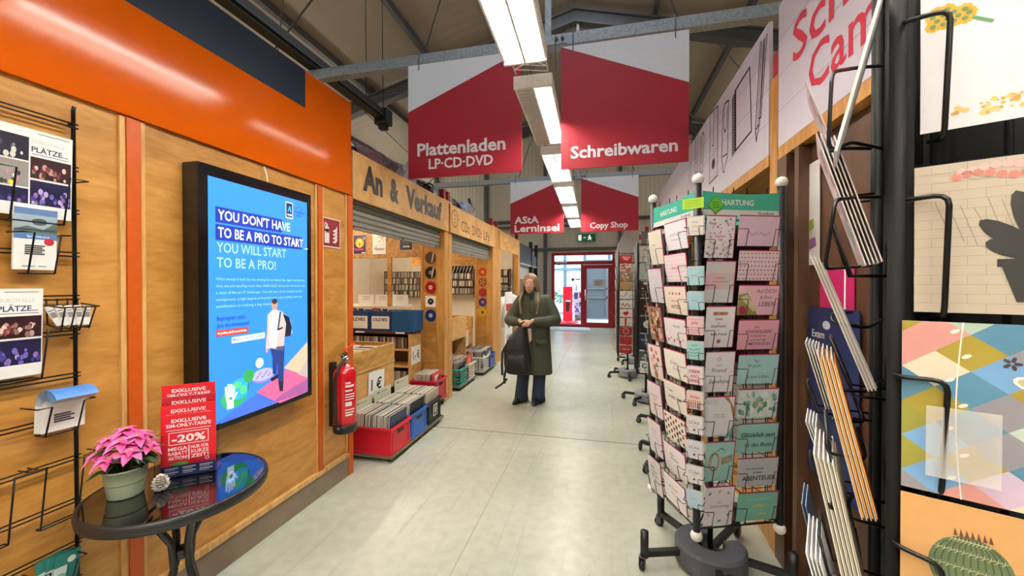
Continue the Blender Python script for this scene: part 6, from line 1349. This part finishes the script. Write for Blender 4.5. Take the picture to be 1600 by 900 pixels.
def f3(b, w, h):
    cols = ['#4f7f9a', '#a8bcae', '#c98f8a', '#8d8a3c', '#c9b4cc', '#8a8790', '#d8cfb8', '#6f9cc8', '#9a8a34', '#b8c8bc']; s_ = .025; q = .019; k = 0; r = rnd(12)
    for j in range(-1, int(h/q)+2):
        for i in range(-1, int(w/(2*s_))+2):
            cx = i*2*s_+(s_ if j % 2 else 0); cy = j*q; p = [(cx-s_, cy), (cx, cy-q), (cx+s_, cy), (cx, cy+q)]
            # clip the diamond to the card
            def clip(P, f, g):
                o = []
                for a, c in zip(P, P[1:]+P[:1]):
                    fa, fc = f(a), f(c)
                    if fa >= 0: o.append(a)
                    if (fa >= 0) != (fc >= 0): t_ = fa/(fa-fc); o.append((a[0]+(c[0]-a[0])*t_, a[1]+(c[1]-a[1])*t_))
                return o
            for f in (lambda v: v[0], lambda v: w-v[0], lambda v: v[1], lambda v: h-v[1]):
                p = clip(p, f, 0) if p else p
            if len(p) > 2: b.flat(p, .0002, C(r.choice(cols), .45, 0, .04))
    Wt_ = C('#e6e2d8', .5, 0, 0); Kb = C('#3a2420', .5, 0, 0)
    b.stroke([(w*(.28-.03*math.sin(t_*3)), h*(1-t_)) for t_ in [k/12 for k in range(13)]], .0012, .0004, Wt_)
    for k in range(7): y = h*(.95-.14*k); b.disc(w*(.28-.03*math.sin((1-y/h)*3))+(.005 if k % 2 else -.005), y, .004, .0004, Wt_, .002, 8, .5)
    cx, cy = w*.64, h*.66
    for k in range(5): a = k*1.257+.3; b.disc(cx+.015*math.cos(a), cy+.015*math.sin(a), .0115, .0004+.00002*k, Wt_, .0065, 12, a); b.disc(cx+.015*math.cos(a), cy+.015*math.sin(a), .0085, .0006+.00002*k, C('#b9b48a', .5), .0042, 12, a)
    b.disc(cx, cy, .005, .0009, Kb)
    for x, y in ((.6, .86), (.8, .56), (.48, .79)):
        for k in range(5): a = k*1.257; b.disc(w*x+.004*math.cos(a), h*y+.004*math.sin(a), .003, .0005, Kb, .0016, 8, a)
    b.stroke([(w*.75, h*.8), (w*.88, h*.86), (w*.98, h*.8)], .0012, .0005, Kb); b.stroke([(w*.75, h*.8), (w*.88, h*.76), (w*.98, h*.78)], .0012, .0005, Kb)
def f4(b, w, h):
    b.rect(0, w, h*.0, h*.3, .0002, C('#d8c8a8', .5, 0, .03)); cx, cy = w*.33, h*.58; n = 28
    b.disc(cx, cy, .03, .0003, C('#5a6a48', .6, 0, .1), .034, 28)
    for k in range(-5, 6):
        x = k*.0052; pts = [(cx+x*math.cos(t_), cy+.033*math.sin(t_)) for t_ in [-1.3+.26*i for i in range(11)]]; b.stroke(pts, .0012, .0005+.00001*(k+5), C('#3a4a30', .6))
        for p in pts[1::2]: [b.stroke([p, (p[0]+.003*math.cos(a), p[1]+.003*math.sin(a))], .0004, .0007, C('#c9c4a0', .5)) for a in (.5, 1.6, 2.7, 4)]
    for k in range(7): b.flat([(cx+.004*k-.012, cy+.033), (cx+.004*k-.009, cy+.033), (cx+.004*k-.011, cy+.041)], .0008, C('#5a3020', .5))
    b.rect(cx+.031, w, h*.5, h*.62, .0004, C('#d8d0c2', .5)); b.rect(w*.6, w, h*.62, h*.88, .0006, C('#a8a09a', .3)); b.text('Gruss', w*.75, h*.72, .008, .0009, PAPER, 'C')
fcard(1438, 210, .43, .155, .155, 'white postcard with yellow flowers and a black ink shape, topmost at the right edge', '#d9dade', f1)
fcard(1428, 487, .43, .155, .160, 'beige brick-patterned postcard with a dark potted plant shape at the right edge', '#b9ae9c', f2)
fcard(1408, 758, .43, .16, .183, 'postcard with pastel diamond pattern and white flower at the right edge', '#a8bcae', f3, .01)
fcard(1406, 985, .43, .155, .155, 'tan postcard with a round green cactus at the lower right edge', '#c99a62', f4, .01)
CLEAR = C('#f2f0ea', .15, 0, 0, name='clear_film'); CLEAR.node_tree.nodes['Principled BSDF'].inputs['Alpha'].default_value = .28
M = frame(at(1446, 742, d=.415), e1); b = MB(M); b.box(0, .052, 0, .075, -.0004, .0, CLEAR); tag(b.build('clear_tag'), 'clear plastic sticker on the diamond-patterned postcard', 'sticker')
for pts in ([(1392, 42, .47), (1420, 32, .42), (1486, 14, .405), (1475, 217, .41), (1452, 222, .44)], [(1397, 318, .46), (1404, 314, .44), (1484, 303, .405), (1475, 496, .41), (1455, 500, .44)], [(1397, 572, .47), (1398, 588, .43), (1482, 596, .405), (1471, 774, .41), (1450, 776, .44)], [(1394, 828, .47), (1396, 850, .43), (1474, 886, .405), (1466, 1010, .41), (1450, 1005, .44)]): nwire(pts).build('pocket', NR)
# cards on the side face, seen almost edge-on: stacks leaning outwards
def sstack(tops, bots, d, w, n, gap, lab, group, bg, draw=None, edge=None, env=None, dt=None):
    Tp = at(*tops, d=d if dt is None else dt); Bp = at(*bots, d=d); up = (Tp-Bp); hgt = up.length
    lb, lt = NL @ Bp, NL @ Tp; pb = MB(); q = lb.lerp(lt, .38); ends = []      # wire pocket carrying the stack
    for zz in (-.022, -w+.022):
        z0 = lb.z+zz; pb.tube([(0, lb.y-.012, z0), (lb.x-.012, lb.y-.012, z0), (q.x-.014, q.y-.004, q.z+zz)], .0019, WIRE, 6); pb.tube([(0, q.y-.03, q.z+zz-.01), (0, lb.y-.012, z0)], .0019, WIRE, 6); ends.append((q.x-.014, q.y-.004, q.z+zz))
    pb.tube(ends, .0019, WIRE, 6); pb.build('pocket', NR)
    for k in range(n):
        M = frame(Bp+e2*w, -e2, up); M = M @ Matrix.Translation((0, .0, -gap*k))
        b = MB(M); b.box(0, w, 0, hgt-.003*k, -.0014, 0, C(bg, .5, 0, .06, 40)); b.rect(w-.0002, w, 0, .001, .0001, PAPER)
        if draw: b.M = M @ Matrix.Translation((0, 0, .0002)); draw(b, w, hgt-.003*k)
        o = b.build('greeting_card'); tag(o, lab, 'card', group if n > 1 else None)
        if env: e = MB(M); e.box(.002, w-.001, .002, hgt-.008-.003*k, -.0032, -.0017, C(env, .5, 0, .05)); e.build('envelope', o)
def sd1(b, w, h): 
    r = rnd(2)
    for i in range(14): b.disc(r.uniform(.02, w-.02), r.uniform(.02, h-.02), r.uniform(.01, .02), .0001+.00001*i, C(r.choice(['#6aa89a', '#d8a8b8', '#e6dede', '#9ac4ba', '#b08a9a']), .5), n=10)
sstack((1258, 112), (1328, 290), .58, .11, 1, .004, 'pale card leaning outwards at the top left of the black postcard rack', None, '#cfc4c0', sd1)
sstack((1275, 198), (1352, 415), .48, .115, 5, .0038, 'pink and teal patterned card in the upper side stack of the black rack', 'patterned cards in the upper side stack', '#d9cfcf', sd1)
sstack((1266, 402), (1356, 612), .48, .115, 3, .0034, 'grey-white card in the narrow side stack below the patterned ones', 'grey-white cards in the side stack', '#b9b4ae', None, env='#8f8a84')
sstack((1257, 540), (1290, 640), .62, .09, 4, .0036, 'white card tip behind the orange-edged cards', 'white cards behind the orange ones', '#dad8d4')
sstack((1276, 560), (1346, 812), .475, .12, 4, .0042, 'card with orange envelope in the side stack of the black rack', 'orange-enveloped cards in the side stack', '#b9b6ae', None, env='#e8922e')
sstack((1258, 668), (1296, 760), .62, .09, 4, .0036, 'white card in the back row above the lowest white side stack', 'white cards in the back row of the side face', '#dededa')
sstack((1270, 722), (1322, 935), .475, .12, 5, .0042, 'white card in the lowest big side stack of the black rack', 'white cards in the lowest side stack', '#d6d4ce', None, env='#a89a80')
sstack((1251, 800), (1290, 935), .62, .09, 2, .0045, 'blue and white card low on the side of the black rack', 'blue and white cards low on the side', '#6f8aa8')
sstack((1258, 880), (1300, 1010), .48, .11, 4, .004, 'white card at the bottom edge of the picture on the side of the black rack', 'white cards at the bottom edge', '#dedcd8')
# big card leaning the other way at the top
Bp, Tp = at(1303, 236, d=.44), at(1378, -20, d=.42); M = frame(Bp+e2*.09, -e2, Tp-Bp); b = MB(M); hh = (Tp-Bp).length; b.box(0, .09, 0, hh, -.003, 0, C('#dcdadc', .4)); b.rect(.005, .085, hh*.55, hh*.97, .0004, C('#b8323c', .4)); b.rect(.005, .085, hh*.1, hh*.5, .0004, C('#c9c2cc', .4)); tag(b.build('greeting_card'), 'large red and white card leaning rightwards at the top of the black rack', 'card')
for pts in ([(1378, 103, .52), (1345, 105, .5), (1300, 112, .47), (1294, 232, .47), (1360, 232, .52)], [(1378, 232, .55), (1330, 222, .5), (1300, 236, .47)], [(1375, 308, .55), (1345, 308, .5), (1305, 312, .46), (1288, 420, .47), (1360, 415, .55)], [(1378, 500, .55), (1355, 512, .5), (1300, 505, .5), (1300, 490, .52), (1330, 488, .56)],
            [(1378, 595, .55), (1352, 612, .5), (1300, 608, .5)], [(1335, 622, .54), (1352, 660, .52), (1300, 655, .5)], [(1340, 668, .54), (1354, 718, .5), (1292, 708, .48), (1290, 640, .5)], [(1340, 760, .54), (1320, 795, .5), (1296, 795, .48), (1296, 760, .5)], [(1335, 825, .54), (1345, 900, .5), (1300, 900, .48)]): nwire(pts, .0022).build('pocket', NR)
# ================================================================ the person
PP = at(829, 628, Z=0); PM = TR(PP.x, PP.y, 0)       # local: x to the viewer's right, -y towards the viewer
def remesh(mb, name, voxel, mat, smooth=4, fac=.5):
    o = mb.build('tmp'); m = o.modifiers.new('r', 'REMESH'); m.mode = 'VOXEL'; m.voxel_size = voxel; m.use_smooth_shade = True
    s_ = o.modifiers.new('s', 'SMOOTH'); s_.iterations = smooth; s_.factor = fac
    me = bpy.data.meshes.new_from_object(o.evaluated_get(bpy.context.evaluated_depsgraph_get())); bpy.data.objects.remove(o)
    me.name = name; me.materials.clear(); me.materials.append(mat)
    for p in me.polygons: p.use_smooth = True
    return me
def limb(b, pts, rs, m, n=12):
    P2 = []; R2 = []
    for i in range(len(pts)-1):
        for q in (0, .25, .5, .75): P2.append(Vector(pts[i]).lerp(Vector(pts[i+1]), q)); R2.append(rs[i]*(1-q)+rs[i+1]*q)
    P2.append(Vector(pts[-1])); R2.append(rs[-1]); b.tube(P2, R2, m, n); b.sphere(P2[0], R2[0], m); b.sphere(P2[-1], R2[-1], m)
def ov(cx, cy, z, rx, ry, n=28, sq=1.0):
    r = []
    for i in range(n):
        c, s_ = math.cos(2*PI*i/n), math.sin(2*PI*i/n); r.append((cx+rx*math.copysign(abs(c)**sq, c), cy+ry*math.copysign(abs(s_)**sq, s_), z))
    return r
SKIN = C('#cfa088', .5, 0, .04, name='skin'); COAT = C('#3a3d2c', .75, 0, .12, 40, name='coat_olive', bump=.35, bs=9); JEAN = C('#1f2b42', .8, 0, .12, 60, name='jeans', bump=.2, bs=14)
HAIR = C('#84684a', .5, 0, .25, 70, name='hair'); KN = C('#141416', .8, 0, .1, 80, name='black_knit'); SHOE = C('#0e0e10', .5, name='black_shoe')
hx, hy, hz = .0, -.03, 1.50
pt_ = thing('person', 'person in a long dark olive coat and wide jeans holding a black backpack', 'person', PM)
b = MB()
# body: torso, legs, arms, neck and head as one surface
b.loft([ov(.05, 0, .84, .15, .11), ov(.05, 0, .95, .165, .12), ov(.05, 0, 1.08, .13, .1), ov(.045, 0, 1.2, .15, .105), ov(.04, .01, 1.3, .17, .095), ov(.04, .01, 1.35, .1, .07)], SKIN)
limb(b, [(-.035, 0, .86), (-.07, -.015, .48), (-.1, .02, .08)], [.085, .055, .04], SKIN); limb(b, [(.125, 0, .86), (.13, -.02, .48), (.095, .02, .08)], [.085, .055, .04], SKIN)
limb(b, [(-.105, .015, .05), (-.122, -.06, .034)], [.034, .024], SKIN); limb(b, [(.095, .015, .05), (.085, -.06, .034)], [.034, .024], SKIN)
LW, RW = Vector((-.075, -.245, 1.045)), Vector((.045, -.245, 1.05))
limb(b, [(-.135, .01, 1.31), (-.25, -.03, 1.06), (LW.x-.035, LW.y+.05, LW.z-.005)], [.048, .038, .027], SKIN); limb(b, [(.215, .01, 1.31), (.31, -.03, 1.07), (RW.x+.045, RW.y+.05, RW.z-.005)], [.048, .038, .027], SKIN)
limb(b, [(.03, .01, 1.32), (.01, -.015, 1.42)], [.055, .05], SKIN)
# head: turned slightly down to the bag
b.sphere((hx, hy+.012, hz+.03), .088, SKIN, (.88, 1.05, 1.12), 20, 14); b.sphere((hx, hy-.03, hz-.035), .062, SKIN, (.92, .95, 1.1), 18, 10); b.sphere((hx, hy-.048, hz-.085), .03, SKIN, (1, .9, .8), 12, 8)
b.sphere((hx, hy-.095, hz-.005), .014, SKIN, (.8, 1, 1.6)); b.sphere((hx, hy-.104, hz-.022), .014, SKIN, (1.05, .9, .8))
for s_ in (-1, 1): b.sphere((hx+s_*.033, hy-.075, hz+.033), .018, SKIN, (1.3, .6, .5)); b.sphere((hx+s_*.038, hy-.065, hz-.015), .022, SKIN); b.sphere((hx+s_*.082, hy+.01, hz), .022, SKIN, (.35, .7, 1.2))
b.sphere((hx, hy-.086, hz-.055), .014, SKIN, (1.5, .6, .5)); b.sphere((hx, hy-.084, hz-.066), .012, SKIN, (1.3, .7, .6))
# hands: palm, four unequal bent fingers and a thumb around the bag's loop
def hand(b, Wp, s_):
    W_ = Vector(Wp); d = Vector((s_*.62, -.35, -.42)).normalized(); up = Vector((-s_*.25, -.75, .6)).normalized(); side = d.cross(up).normalized()*(-s_); up = side.cross(d)*s_
    up = up.normalized(); K0 = W_+d*.045
    limb(b, [W_-d*.035, W_+d*.01, K0], [.022, .024, .026], SKIN, 10)
    for k, (l, off) in enumerate(((.062, .027), (.070, .009), (.066, -.009), (.052, -.026))):
        k0 = W_+d*.055+side*off; k1 = k0+d*l*.42-up*.006; k2 = k1+(d*.35-up).normalized()*l*.34; k3 = k2+(-d*.5-up*.6).normalized()*l*.28
        limb(b, [W_+d*.03+side*off*.8, k0, k1, k2, k3], [.0105, .0105, .0095, .009, .0075], SKIN, 8)
    t0 = W_+d*.012+side*.024; t1 = t0+(d*.6+side*.8).normalized()*.03; t2 = t1+(d-up*.5).normalized()*.028
    limb(b, [t0, t1, t2], [.0125, .011, .009], SKIN, 8)
hand(b, LW, 1); hand(b, RW, -1)
body = bpy.data.objects.new('body', remesh(b, 'body', .0062, SKIN, 3)); COL.objects.link(body); body.parent = pt_
b = MB(); EY = C('#e8e2dc', .3, 0, 0); EI = C('#3a2a20', .3, 0, 0); LIP = C('#a0605a', .5, 0, 0)
for s_ in (-1, 1): b.sphere((hx+s_*.033, hy-.0775, hz+.018), .0115, EY, (1.25, .6, .75), 10, 6); b.sphere((hx+s_*.033, hy-.0835, hz+.016), .0055, EI, (1, .5, 1), 8, 5)
b.build('eyes', pt_)
b = MB()
for s_ in (-1, 1): b.tube([(hx+s_*.015, hy-.088, hz+.04), (hx+s_*.033, hy-.091, hz+.046), (hx+s_*.052, hy-.078, hz+.04)], .0032, HAIR, 5)
b.build('eyebrows', pt_)
b = MB(); b.tube([(hx-.02, hy-.09, hz-.058), (hx, hy-.1, hz-.057), (hx+.02, hy-.09, hz-.058)], [.002, .005, .002], LIP, 6); b.build('lips', pt_)
# hair: cap plus long strands over the shoulders
b = MB(); b.sphere((hx, hy+.028, hz+.042), .1, HAIR, (.95, 1.02, 1.1), 20, 12)
for i in range(26):
    a = -.35+ (PI+.7)*i/25; x0 = hx+.088*math.cos(a); y0 = hy+.02+.085*math.sin(a); sd = 1 if math.cos(a) > 0 else -1
    front = abs(math.cos(a)) > .75
    limb(b, [(x0*.75, hy+.02+.05*math.sin(a), hz+.1), (x0*1.06, y0, hz+.03), (hx+(x0-hx)*1.12, y0+.01, hz-.09), (hx+(x0-hx)*1.25+.015*sd, (y0-.07 if front else y0+.02), hz-.2), (hx+(x0-hx)*1.2, (-.13 if front else y0+.035), hz-(.36 if front else .28))], [.018, .019, .019, .018, .008], HAIR, 7)
o = bpy.data.objects.new('hair', remesh(b, 'hair', .0075, HAIR, 2)); COL.objects.link(o); o.parent = pt_
# neck scarf / black top
b = MB(); b.loft([ov(.03, 0, 1.22, .1, .11), ov(.03, -.005, 1.33, .11, .095), ov(.02, -.01, 1.385, .078, .075), ov(.015, -.012, 1.415, .07, .066)], KN); o = b.build('top', pt_)
# coat: A-line body with shoulders and sleeves, open collar, pockets
b = MB()
b.loft([ov(.045, 0, .375, .235, .15, 36, .85), ov(.045, 0, .5, .228, .148, 36, .85), ov(.045, 0, .75, .212, .145, 36, .85), ov(.045, -.005, 1.0, .2, .142, 36, .85), ov(.042, 0, 1.15, .2, .135, 36, .85), ov(.04, .005, 1.27, .205, .12, 36, .85), ov(.04, .008, 1.335, .165, .1, 36, .9), ov(.035, .01, 1.375, .1, .085, 36), ov(.03, .005, 1.41, .085, .082, 36)], COAT)
limb(b, [(-.115, .01, 1.3), (-.205, -.0, 1.17), (-.262, -.035, 1.05)], [.08, .078, .075], COAT, 16); limb(b, [(-.262, -.035, 1.05), (-.19, -.13, 1.035), (-.118, -.2, 1.045)], [.075, .064, .052], COAT, 16)
limb(b, [(.195, .01, 1.3), (.275, 0, 1.17), (.322, -.035, 1.06)], [.08, .078, .076], COAT, 16); limb(b, [(.322, -.035, 1.06), (.22, -.13, 1.04), (.105, -.2, 1.05)], [.076, .064, .052], COAT, 16)
me = remesh(b, 'coat', .009, COAT, 4)
# hollow the hem and the neck opening a little so that it reads as cloth
o = bpy.data.objects.new('coat', me); COL.objects.link(o); o.parent = pt_; coat = o
b = MB()                                             # lapels and front edge
for s_ in (-1, 1): b.loft([[(.035+s_*.03, -.088, 1.40), (.035+s_*.095, -.055, 1.41), (.035+s_*.1, -.05, 1.395), (.035+s_*.03, -.092, 1.385)], [(.035+s_*.02, -.126, 1.28), (.035+s_*.1, -.118, 1.27), (.035+s_*.1, -.112, 1.26), (.035+s_*.02, -.12, 1.27)], [(.035+s_*.006, -.142, 1.16), (.035+s_*.03, -.142, 1.15), (.035+s_*.03, -.136, 1.15), (.035+s_*.006, -.136, 1.15)]], COAT)
b.build('lapel', coat)
b = MB(); b.tube([(.055, -.15, 1.12), (.06, -.153, .9), (.06, -.153, .6), (.06, -.152, .39)], .006, COAT, 6); b.build('front_placket', coat)
b = MB()
for x0, x1 in ((.1, .22),): b.loft([[(x0, -.152, .82), (x1, -.128, .82), (x1, -.134, .825), (x0, -.158, .825)], [(x0, -.154, .745), (x1, -.13, .745), (x1, -.138, .745), (x0, -.162, .745)]], COAT); 
b.build('pocket_flap', coat)
# wide jeans
for s_, pts in ((-1, [(-.045, 0, .8), (-.075, -.005, .5), (-.105, .0, .25), (-.12, .0, .02)]), (1, [(.13, 0, .8), (.125, -.005, .5), (.11, .0, .25), (.1, .01, .02)])):
    b = MB(); b.loft([ov(pts[0][0], pts[0][1], pts[0][2], .1, .1), ov(pts[1][0], pts[1][1], pts[1][2], .082, .085), ov(pts[2][0], pts[2][1], pts[2][2], .078, .088), ov(pts[3][0], pts[3][1], .1, .083, .095), ov(pts[3][0], pts[3][1]+.005, .022, .09, .11)], JEAN); b.build('trouser_leg', pt_)
for x, a in ((-.128, -.35), (.085, -.1)):
    b = MB(Matrix.Translation((x, 0, 0)) @ Matrix.Rotation(a, 4, 'Z')); b.loft([ov(0, -.06, .0, .042, .125), ov(0, -.06, .018, .045, .128), ov(0, -.05, .045, .042, .11), ov(0, -.02, .075, .036, .07)], SHOE); b.build('shoe', pt_)
# backpack
BPK = C('#0d0d10', .6, 0, .15, 30, name='backpack_nylon', bump=.3, bs=18)
t = thing('backpack', 'black backpack held by its top loop in front of the olive coat', 'backpack', PM @ Matrix.Translation((-.1, -.30, .42)))
b = MB(); b.loft([ov(-.01, 0, 0, .11, .055), ov(-.0, 0, .02, .15, .085), ov(.01, 0, .15, .16, .1), ov(.0, 0, .3, .145, .095), ov(-.005, 0, .42, .12, .075), ov(.02, .01, .52, .07, .05), ov(.045, .015, .575, .03, .025)], BPK)
o = bpy.data.objects.new('bag_body', remesh(b, 'bag_body', .008, BPK, 5)); COL.objects.link(o); o.parent = t
b = MB(); b.loft([ov(.0, -.075, .05, .1, .03), ov(.0, -.095, .1, .115, .04), ov(.0, -.095, .2, .11, .035), ov(-.0, -.08, .25, .09, .02)], BPK); b.build('front_pocket', t)
b = MB(); b.tube([(-.09, -.08, .3), (0, -.098, .33), (.09, -.08, .3)], .004, C('#2c2c30', .4, .3)); b.build('zip', t)
b = MB(); b.tube([(.03, .01, .56), (.04, -.01, .615), (.07, -.0, .635), (.1, 0, .62), (.07, .02, .56)], .009, BPK, 8); b.build('grab_loop', t)
for k, pts in enumerate(([(-.1, .03, .45), (-.17, .03, .3), (-.165, .02, .12), (-.15, .0, .05), (-.17, -.01, -.05), (-.16, -.02, -.12)], [(-.12, .03, .4), (-.2, .02, .25), (-.2, .0, .1), (-.19, -.02, -.02)])):
    b = MB(); P3 = [Vector(p) for p in pts]
    for a, c_ in zip(P3, P3[1:]): d = c_-a; n_ = Vector((d.z, 0, -d.x)).normalized()*.014; q = Vector((0, .004, 0)); b.loft([[a-n_-q, a+n_-q, a+n_+q, a-n_+q], [c_-n_-q, c_+n_-q, c_+n_+q, c_-n_+q]], BPK, False)
    b.build('strap', t)
b = MB(); P3 = [Vector(p) for p in ((-.13, -.02, -.06), (-.2, -.03, -.13), (-.28, -.02, -.185))]
for a, c_ in zip(P3, P3[1:]): d = c_-a; n_ = Vector((d.z, 0, -d.x)).normalized()*.012; q = Vector((0, .003, 0)); b.loft([[a-n_-q, a+n_-q, a+n_+q, a-n_+q], [c_-n_-q, c_+n_-q, c_+n_+q, c_-n_+q]], BPK, False)
b.build('strap_end', t)
b = MB(); q = [(.12, .0, .55), (.16, .0, .56), (.165, .02, .42), (.135, .02, .38)]; b.loft([[(x, y, z) for x, y, z in q], [(x, y+.01, z) for x, y, z in q]], C('#b9a39a', .7), False); tag(b.build('paper_tissue', None), 'pinkish paper tissue tucked beside the black backpack', 'tissue').matrix_world = PM @ Matrix.Translation((-.1, -.30, .42))
